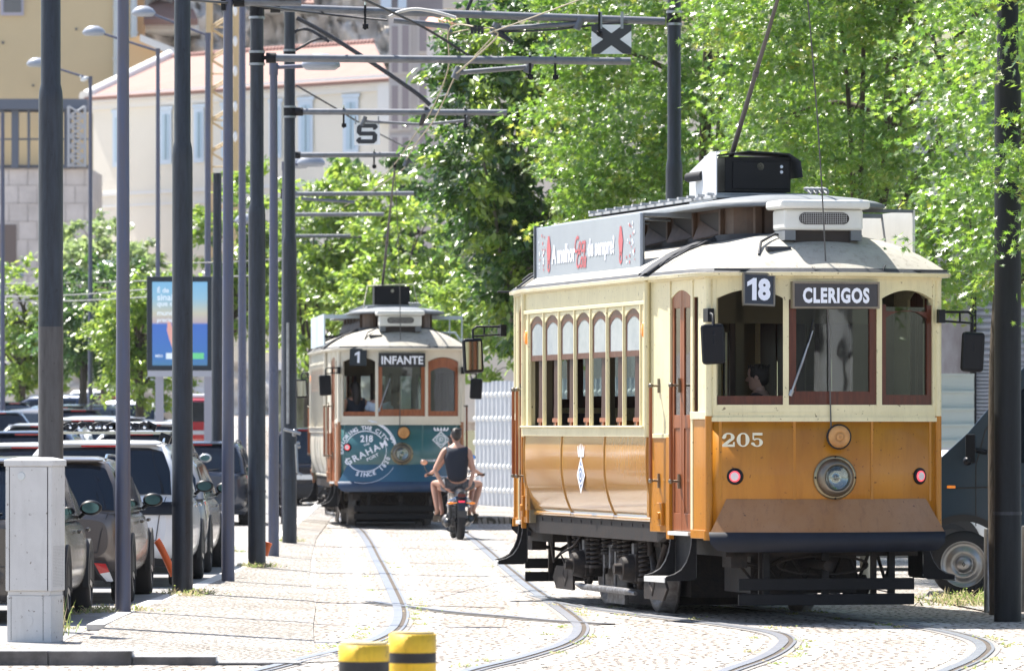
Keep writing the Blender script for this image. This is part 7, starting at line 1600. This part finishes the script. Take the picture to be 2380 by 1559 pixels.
weeds('tiny weeds growing in the joints along the tram rails', sp, 0.035, 16, 4, spread=0.07)
# ================================================================ BUILDINGS
yelw = mat('ochre_render', (0.60,0.49,0.30), 0.85, var=0.10, vscale=0.15, bump=0.1)
creamr = mat('cream_render', (0.80,0.755,0.65), 0.85, var=0.06, vscale=0.2)
tiles = mat('roof_tiles', (0.25,0.15,0.125), 0.9, col2=(0.29,0.18,0.155), vscale=1.2, bump=0.5, bscale=3)
whitet = mat('white_trim', (0.72,0.72,0.70), 0.7); bluew = mat('blue_white_frame', (0.58,0.68,0.78), 0.5)
conc = mat('concrete_wall', (0.64,0.60,0.58), 0.9, col2=(0.46,0.43,0.41), vscale=0.5, bump=0.2)
stone = mat('stone_facade', (0.50,0.47,0.46), 0.9, col2=(0.42,0.40,0.39), vscale=0.5)
beige = mat('beige_render', (0.74,0.66,0.56), 0.85, var=0.07, vscale=0.2)
steelb = mat('blue_grey_steel', (0.10,0.12,0.16), 0.6); shadeg = mat('window_dark', (0.10,0.10,0.11), 0.25, coat=0.5)
rock = mat('rock_face', (0.86,0.82,0.78), 0.95, col2=(0.60,0.55,0.51), vscale=0.28, bump=0.3, bscale=2)
hillm = mat('hill_green', (0.10,0.13,0.05), 0.95, col2=(0.20,0.18,0.12), vscale=0.05)
def bld(name, label, x, y, Y, cat='building'):
    p = at(x, y, Y); return thing(name, label, cat, tuple(p))
def rel(t, x, y, Y): return at(x, y, Y) - Vector(t.location)
def pbox(mb, t, x0, y0, x1, y1, Y, d0=0.0, d1=1.0, mi=0):
    a = rel(t, x0, y1, Y); b = rel(t, x1, y0, Y); mb.box(a.x, b.x, a.y + d0, a.y + d1, a.z, b.z, mi)
# ochre building top left
t = bld('tower_building', 'tall plain ochre building filling the top left corner', 150, 232, 278); Yq = 278
m = MB(); pbox(m, t, -600, -500, 305, 234, Yq, 0, 14); m.build('wall', yelw, t)
m = MB(); pbox(m, t, 305, -500, 328, 200, Yq, 1.5, 3); m.build('side_wall', mat('orange_render', (0.55,0.34,0.18), 0.85), t)
for x in (272, 312):
    m = MB(); a = rel(t, x, 196 if x == 272 else 180, Yq); b = rel(t, x, -500, Yq); m.cyl((a.x, a.y-0.3, a.z), (b.x, b.y-0.3, b.z), 0.16, n=12)
    for yy_ in range(-400, 190, 60): c = rel(t, x, yy_, Yq); m.cyl((c.x, c.y-0.3, c.z), (c.x, c.y-0.3, c.z+0.1), 0.2, n=12)
    m.build('drain_pipe', mat('pale_pipe', (0.50,0.55,0.57), 0.5), t)
m = MB(); pbox(m, t, 2, -60, 55, 37, Yq, -0.15, 0.0, 0); pbox(m, t, 9, -60, 50, 30, Yq, -0.2, -0.16, 1); m.build('window', [mat('lilac_frame', (0.4,0.4,0.5), 0.6), shadeg], t)
m = MB(); pbox(m, t, 175, 66, 180, 71, Yq, -0.1, 0); pbox(m, t, 4, 97, 10, 103, Yq, -0.1, 0); pbox(m, t, 75, 197, 80, 202, Yq, -0.1, 0); m.build('wall_vent', shadeg, t)
t = bld('concrete_building', 'concrete retaining building with dark steel frame below the ochre building', 100, 640, 236); Yq = 236
m = MB(); pbox(m, t, -400, 388, 205, 980, Yq, 0, 8); m.build('wall', conc, t)
m = MB(); pbox(m, t, -400, 388, 205, 394, Yq, -0.1, 0.2)
for yy_ in range(430, 900, 42): pbox(m, t, -400, yy_, 205, yy_+1, Yq, -0.02, 0.0)
for i, yy_ in enumerate(range(392, 900, 42)):
    for x in range(-200 + (i % 2)*22, 205, 44): pbox(m, t, x, yy_, x+1, yy_+40, Yq, -0.02, 0)
m.build('wall_joints', mat('joint_grey', (0.30,0.28,0.27), 0.9), t)
m = MB(); pbox(m, t, -60, 522, 38, 640, Yq, -0.05, 0.0); m.build('opening', mat('opening_brown', (0.16,0.13,0.12), 0.9), t)
m = MB(); pbox(m, t, -400, 232, 205, 256, Yq, -0.6, 1.0, 0); pbox(m, t, -400, 256, 205, 262, Yq, -0.2, 0.0, 1)
for a, b in ((3, 10), (28, 44), (65, 70), (96, 102), (150, 166), (174, 178)): pbox(m, t, a, 256, b, 392, Yq, -0.3, 0.1, 0)
pbox(m, t, 0, 322, 205, 326, Yq, -0.1, 0.0, 0); pbox(m, t, 0, 384, 205, 390, Yq, -0.1, 0.0, 0)
pbox(m, t, -400, 256, 205, 390, Yq, 2.6, 2.8, 2); m.build('steel_frame', [steelb, mat('shade_grey', (0.06,0.07,0.09), 0.7), yelw], t)
m = MB()
for i in range(6):
    ya, yb = 250 + i*23, 273 + i*23; A_, B_, C_, D_ = rel(t, 163, ya, Yq), rel(t, 201, yb, Yq), rel(t, 201, ya, Yq), rel(t, 163, yb, Yq)
    for p, q in ((A_, B_), (C_, D_), (D_, B_)): m.cyl(p + Vector((0,-0.8,0)), q + Vector((0,-0.8,0)), 0.045, n=6)
for x in (163, 201): a, b = rel(t, x, 250, Yq), rel(t, x, 390, Yq); m.cyl(a + Vector((0,-0.8,0)), b + Vector((0,-0.8,0)), 0.06, n=6)
m.build('lattice_tower', mat('lattice_grey', (0.40,0.42,0.45), 0.6), t)
# cream building with the red roof
t = bld('long_building', 'long cream building with a red tiled roof and pale blue windows', 555, 640, 243)
Yl = lambda x: (250 - 18.62*1.1062)/(1 + 1.1062*(x-1190)/F)
def wp(x, y, off=0.0): Yx = Yl(x) ; return at(x, y, Yx) + Vector((0, -off, 0)) - Vector(t.location)
def wquad(mb, x0, y0, x1, y1, o0, o1, mi=0):
    # heights follow the perspective of a level line on this wall
    c = [wp(x0, y1, o1), wp(x1, y1, o1), wp(x1, y0, o1), wp(x0, y0, o1), wp(x0, y1, o0), wp(x1, y1, o0), wp(x1, y0, o0), wp(x0, y0, o0)]
    mb.add(c, [(0,1,2,3),(0,4,5,1),(1,5,6,2),(2,6,7,3),(3,7,4,0)], mi)
lev = lambda x, z: 995 - (z-H)*F/Yl(x)      # picture height of a level line at world height z
def wbox(mb, x0, x1, z0, z1, o0, o1, mi=0):
    c = []
    for o in (o1, o0):
        for x, z in ((x0, z0), (x1, z0), (x1, z1), (x0, z1)):
            p = at(x, lev(x, z), Yl(x)) + Vector((0, -o, 0)) - Vector(t.location); c.append(p)
    mb.add(c, [(0,1,2,3),(0,4,5,1),(1,5,6,2),(2,6,7,3),(3,7,4,0),(4,7,6,5)], mi)
m = MB(); wbox(m, 203, 905, -1.0, 16.1, -6, 0); m.build('wall', creamr, t)
m = MB(); wbox(m, 198, 910, 16.0, 16.35, -0.5, 0.6); wbox(m, 203, 905, 15.7, 16.0, 0.0, 0.15); wbox(m, 203, 905, 12.6, 12.75, 0, 0.12) if False else None
wbox(m, 203, 905, 11.9, 12.05, 0, 0.10); wbox(m, 203, 905, 11.4, 11.5, 0, 0.08); m.build('cornice', whitet, t)
A_, B_, C_, D_ = [at(x, y, Yx) - Vector(t.location) for x, y, Yx in ((196, 231, 249.4), (908, 186, 234.2), (870, 104, 242), (395, 138, 256))]
m = MB(); m.add([A_, B_, C_, D_], [(0,1,2,3)]); rf_ = m.build('roof', tiles, t, solid=0.15)
m = MB(); m.tube([A_ + Vector((0,0,0.1)), D_ + Vector((0,0,0.15))], 0.28, 8); m.build('verge', whitet, t)
m = MB(); n_ = 60
for i in range(n_): p = D_.lerp(C_, (i+0.5)/n_); m.ell(p + Vector((0,0,0.1)), (0.11,0.2,0.16), 8, 6)
m.build('ridge_tiles', mat('ridge_clay', (0.34,0.20,0.17), 0.85), t)
for xc, w_ in ((274, 24), (385, 27), (462, 24), (524, 20), (640, 28), (710, 34), (815, 36)):
    m = MB(); x0, x1 = xc-w_/2, xc+w_/2; wbox(m, x0, x1, 13.15, 15.5, 0.0, 0.12, 0); wbox(m, x0+w_*0.2, x1-w_*0.2, 13.35, 15.3, 0.12, 0.15, 1); wbox(m, xc-1, xc+1, 13.35, 15.3, 0.15, 0.18, 2); wbox(m, x0-3, x1+3, 15.5, 15.65, 0.0, 0.2, 0)
    m.build('window', [bluew, mat('blue_curtain', (0.42,0.56,0.66), 0.4), mat('blue_grey_bar', (0.2,0.3,0.34), 0.4)], t)
for xc, w_ in ((265, 60), (385, 66), (470, 60), (620, 60), (760, 66)):
    m = MB(); n_ = 14
    for k in range(n_):
        a0, a1 = PI*k/n_, PI*(k+1)/n_
        P_ = [at(xc+w_/2*r*math.cos(a), lev(xc, 8.6 + w_/2*r*math.sin(a)*Yl(xc)/F), Yl(xc)) + Vector((0,-0.06,0)) - Vector(t.location) for a, r in ((a0, 0.82), (a1, 0.82), (a1, 1.0), (a0, 1.0))]
        m.add(P_, [(0,1,2,3)])
    m.build('arch', mat('arch_trim', (0.62,0.55,0.40), 0.85), t)
m = MB(); wbox(m, 878, 905, 14.4, 16.0, 0.0, 0.5); m.build('corner_box', whitet, t)
# house with diagonal roof between ochre and cream buildings
t = bld('gable_house', 'small orange walled house with a pale sloping parapet behind the red roof', 380, 200, 268)
m = MB(); P_ = [rel(t, x, y, 268) for x, y in ((300, 260), (300, 88), (332, 84), (470, 150), (470, 260))]; m.add(P_ + [p + Vector((0, 8, 0)) for p in P_], [(0,1,2,3,4),(1,6,7,2),(2,7,8,3),(0,5,6,1),(3,8,9,4)]); m.build('wall', mat('apricot_render', (0.62,0.42,0.22), 0.85), t)
m = MB(); P_ = [rel(t, x, y, 267.5) for x, y in ((325, 96), (325, 80), (475, 140), (475, 162))]; m.add(P_ + [p + Vector((0, 8, 0)) for p in P_], [(0,1,2,3),(1,5,6,2),(0,4,5,1),(3,7,4,0)][:4]); m.build('parapet', whitet, t)
# ruin / rock wall
t = bld('stone_wall', 'weathered grey stone cliff wall behind the red roof at the top', 620, 180, 285, 'wall')
rng = np.random.default_rng(9); P_ = []
for j in range(25):
    row = []
    for i in range(60): p = rel(t, 300 + i*13, 240 - j*16, 285); row.append((p.x, p.y + rng.normal()*0.7 + 0.9*math.sin(i*0.7+j*0.2), p.z))
    P_.append(row)
m = MB(); m.grid(P_, 0, True); m.build('rock_face', rock, t)
t = bld('roof_house', 'low house with a faded red roof on top of the cliff at the upper left', 390, 50, 280)
m = MB(); P_ = [rel(t, x, y, Yq_) for x, y, Yq_ in ((318, 52, 280), (460, 52, 280), (440, 8, 286), (330, 8, 286))]; m.add(P_, [(0,1,2,3)]); m.build('roof', tiles, t, solid=0.3)
m = MB(); pbox(m, t, 322, 50, 455, 70, 281, 0, 5); m.build('wall', whitet, t)
t = bld('roof_house', 'strip of red roof seen between the top pipe and the cliff', 560, 30, 282)
m = MB(); P_ = [rel(t, x, y, Yq_) for x, y, Yq_ in ((600, 14, 282), (730, 14, 282), (720, -25, 288), (600, -25, 288))]; m.add(P_, [(0,1,2,3)]); m.build('roof', tiles, t, solid=0.3)
m = MB(); pbox(m, t, 604, 14, 726, 26, 283, 0, 5); m.build('wall', whitet, t)
# grey stone building
t = bld('stone_building', 'grey stone apartment building with tall narrow windows right of the red roof', 950, 640, 228); Yq = 228
m = MB(); pbox(m, t, 904, 30, 1050, 900, Yq, 0, 10); pbox(m, t, 904, 26, 990, 32, Yq, -0.3, 0.3, 1); m.build('wall', [stone, conc], t)
for x0, x1, y0, y1 in ((911, 925, 62, 170), (935, 950, 60, 168), (911, 925, 200, 300), (935, 950, 198, 298), (911, 925, 320, 410), (935, 950, 320, 408), (975, 1000, 40, 120), (975, 1000, 160, 240), (975, 1000, 290, 380), (915, 928, 470, 560), (940, 955, 470, 560)):
    m = MB(); pbox(m, t, x0-5, y0-5, x1+5, y1+5, Yq, -0.12, 0.0, 0); pbox(m, t, x0, y0, x1, y1, Yq, -0.16, -0.12, 1); m.build('window', [mat('pale_surround', (0.5,0.48,0.47), 0.8), mat('lilac_shade', (0.25,0.22,0.24), 0.5)], t)
m = MB(); pbox(m, t, 900, 412, 985, 428, Yq, -1.2, 0.0); m.build('balcony', conc, t)
t = bld('stone_building', 'darker grey stone block above the dark green tree', 990, 90, 245); Yq = 245
m = MB(); pbox(m, t, 905, -200, 1060, 300, Yq, 0, 10); m.build('wall', mat('dark_stone', (0.30,0.27,0.28), 0.9, var=0.3, vscale=0.5), t)
m = MB(); pbox(m, t, 885, -60, 910, 30, Yq, -0.2, 0.0); pbox(m, t, 925, -60, 945, 20, Yq, -0.2, 0.0); m.build('window', bluew, t)
# beige building right of the street
t = bld('beige_building', 'light beige building with narrow window slots behind the dark tree', 1150, 900, 160); Yq = 160
m = MB(); pbox(m, t, 1045, 470, 1700, 980, Yq, 0, 12); pbox(m, t, 1043, 462, 1700, 470, Yq, -0.25, 0.4, 0); pbox(m, t, 1060, 575, 1300, 580, Yq, -0.08, 0.1, 0); m.build('wall', mat('pink_beige', (0.74,0.66,0.58), 0.85, var=0.06, vscale=0.3), t)
for x in range(1072, 1290, 27): m = MB(); pbox(m, t, x, 586, x+8, 655, Yq, -0.05, 0.0); m.build('window', mat('slot_brown', (0.22,0.18,0.15), 0.6), t)
t = bld('beige_building', 'beige apartment building with deep eaves at the top behind the X sign', 1120, 480, 200); Yq = 200
m = MB(); pbox(m, t, 1072, 25, 1700, 980, Yq, 0, 12); m.build('wall', beige, t)
m = MB(); pbox(m, t, 1030, -14, 1700, 26, Yq, -1.2, 0.4); pbox(m, t, 1060, -300, 1700, -14, Yq, 0, 5); m.build('eaves', mat('eaves_beige', (0.55,0.50,0.45), 0.85), t)
for x in range(1085, 1300, 34):
    for y0, y1 in ((62, 118), (160, 225)):
        m = MB(); pbox(m, t, x, y0, x+11, y1, Yq, -0.05, 0.0); m.build('window', mat('slot_grey', (0.25,0.22,0.21), 0.6), t)
t = bld('roof_house', 'small terracotta roof and pale wall between the stone and beige buildings', 1040, 160, 215)
m = MB(); P_ = [rel(t, x, y, Yq_) for x, y, Yq_ in ((985, 62, 215), (1075, 52, 215), (1060, 36, 220), (1000, 42, 220))]; m.add(P_, [(0,1,2,3)]); m.build('roof', mat('bright_tiles', (0.55,0.28,0.20), 0.85), t, solid=0.2)
m = MB(); pbox(m, t, 992, 62, 1072, 300, 216, 0, 5); m.build('wall', mat('pale_grey_render', (0.55,0.56,0.6), 0.85), t)
# retaining wall and dark bank behind the car park
t = bld('retaining_wall', 'rough stone retaining wall behind the parked cars and tree trunks', 300, 960, 205, 'wall')
P_ = []
for j in range(9):
    row = []
    for i in range(50): p = rel(t, -150 + i*26, 1000 - j*20, 205); row.append((p.x, p.y + rng.normal()*0.5, p.z))
    P_.append(row)
m = MB(); m.grid(P_, 0, True); m.build('stones', rock, t)
t = bld('garden_wall', 'pale rubble wall and bank just left of the teal tram', 712, 1050, 150, 'wall'); P_ = []
for j in range(7):
    row = []
    for i in range(14): p = rel(t, 640 + i*11, 1075 - j*36, 150); row.append((p.x, p.y + rng.normal()*0.25, p.z))
    P_.append(row)
m = MB(); m.grid(P_, 0, True); m.build('stones', mat('pale_rubble', (0.50,0.46,0.36), 0.9, col2=(0.22,0.24,0.12), vscale=0.8, bump=0.6, bscale=4), t)
# hill
P_ = []
for j in range(22):
    row = []
    for i in range(60): x = -170 + i*6; y = 330 + j*22; row.append((x, y, 8 + 58*(1-math.exp(-(j)*0.16)) + rng.normal()*1.2 - (20 if j == 0 else 0)))
    P_.append(row)
m = MB(); m.grid(P_, 0, True); tag(m.build('hill', hillm), kind='structure')
# right background
t = bld('warehouse', 'stained pale wall with grey slatted cladding behind the delivery van', 2300, 1020, 92); Yq = 92
stain = mat('stained_render', (0.58,0.58,0.63), 0.9, col2=(0.30,0.27,0.28), vscale=0.9, stretch=(1.5,1,0.5))
m = MB(); pbox(m, t, 2000, 150, 2262, 1060, Yq, 0.3, 8); m.build('wall', stain, t)
m = MB(); p0, p1 = rel(t, 2262, 1040, Yq), rel(t, 2900, 100, Yq); zz_ = p0.z; i = 0; rows = []
while zz_ < p1.z:
    st_ = 0.105 if zz_ > rel(t, 0, 850, Yq).z else 0.06
    rows += [[(p0.x, 0.0, zz_), (p1.x, 0.0, zz_)], [(p0.x, -0.05, zz_+st_*0.25), (p1.x, -0.05, zz_+st_*0.25)], [(p0.x, -0.05, zz_+st_*0.7), (p1.x, -0.05, zz_+st_*0.7)], [(p0.x, 0.0, zz_+st_*0.75), (p1.x, 0.0, zz_+st_*0.75)]]; zz_ += st_
m.grid(rows, 0, False); m.box(p0.x, p1.x, 0.02, 6, p0.z, p1.z); m.build('cladding', mat('grey_cladding', (0.38,0.40,0.46), 0.5, 0.3, var=0.15), t)
m = MB(); a, b = rel(t, 2258, 1040, Yq), rel(t, 2268, 500, Yq); m.box(a.x, b.x, -0.12, 0.3, a.z, b.z); m.build('corner_strip', dkmetal, t)
t = bld('panel_fence', 'pale ribbed metal panels in front of the stained wall, above the white car', 2200, 1035, 86, 'fence'); Yq = 86
m = MB(); pbox(m, t, 1980, 868, 2264, 1040, Yq, 0, 0.05)
for y in (868, 908, 948, 985, 1022): pbox(m, t, 1980, y, 2264, y+5, Yq, -0.05, 0.02)
m.build('panel', mat('panel_green_white', (0.52,0.58,0.58), 0.5, var=0.05), t)

# yellow crane
t = bld('tower_crane', 'yellow lattice crane mast rising between the slim posts at the upper left', 515, 560, 178, 'crane'); Yq = 178
ym = mat('crane_yellow', (0.52,0.38,0.20), 0.5)
m = MB()
for x in (485, 547):
    for d in (0, 0.9): a, b = rel(t, x, 700, Yq), rel(t, x, -260, Yq); m.box(a.x-0.08, a.x+0.08, d-0.08, d+0.08, a.z, b.z)
m.build('chord', ym, t)
m = MB(); n_ = 26
for k in range(n_):
    ya, yb = -260 + k*36, -260 + (k+1)*36; a, b = rel(t, 486, ya, Yq), rel(t, 546, yb, Yq); c, d_ = rel(t, 546, ya, Yq), rel(t, 486, yb, Yq)
    if k % 2: m.cyl(a, b, 0.035, n=6); m.cyl(a+Vector((0,0.9,0)), b+Vector((0,0.9,0)), 0.03, n=6)
    else: m.cyl(c, d_, 0.035, n=6); m.cyl(c+Vector((0,0.9,0)), d_+Vector((0,0.9,0)), 0.03, n=6)
    m.cyl(a, c, 0.03, n=6) if k % 3 == 0 else None
m.build('lattice', ym, t)
m = MB()
for y in (26, 97, 166, 248, 318): m = MB(); m.ell(rel(t, 547, y, Yq) + Vector((0,-0.1,0)), (0.07,0.05,0.17), 10, 8); m.build('mast_plate', gullw, t)

# pale slatted building across the road, the one mirrored in the tram windscreen
t = thing('slatted_building', 'pale striped building mirrored in the middle window of the orange tram', 'building', (28, 8, 0))
m = MB(); m.box(-16, 16, -8, 0, 0, 11); m.build('wall', mat('mirror_wall', (0.05,0.05,0.055), 0.8), t)
m = MB()
for i in range(46): m.box(-15.6+i*0.68, -15.3+i*0.68, 0.02, 0.3, 0.6, 9.5)
sl = m.build('facade_slats', mat('slat_white', (0.8,0.8,0.8), 0.7), t); sl['kind'] = 'stuff'
# thin summer haze over the far distance
m = MB(); m.box(-175, 190, -8, 640, -1.0, 95); hz = m.build('haze', [bpy.data.materials.new('haze_air')]); hm = hz.data.materials[0]; hm.use_nodes = True; n = hm.node_tree.nodes; n.clear()
o = n.new('ShaderNodeOutputMaterial'); v = n.new('ShaderNodeVolumePrincipled'); v.inputs['Density'].default_value = 0.00006; v.inputs['Color'].default_value = (0.93, 0.95, 1, 1); v.inputs['Anisotropy'].default_value = 0.3
hm.node_tree.links.new(v.outputs[0], o.inputs['Volume']); tag(hz, kind='stuff')
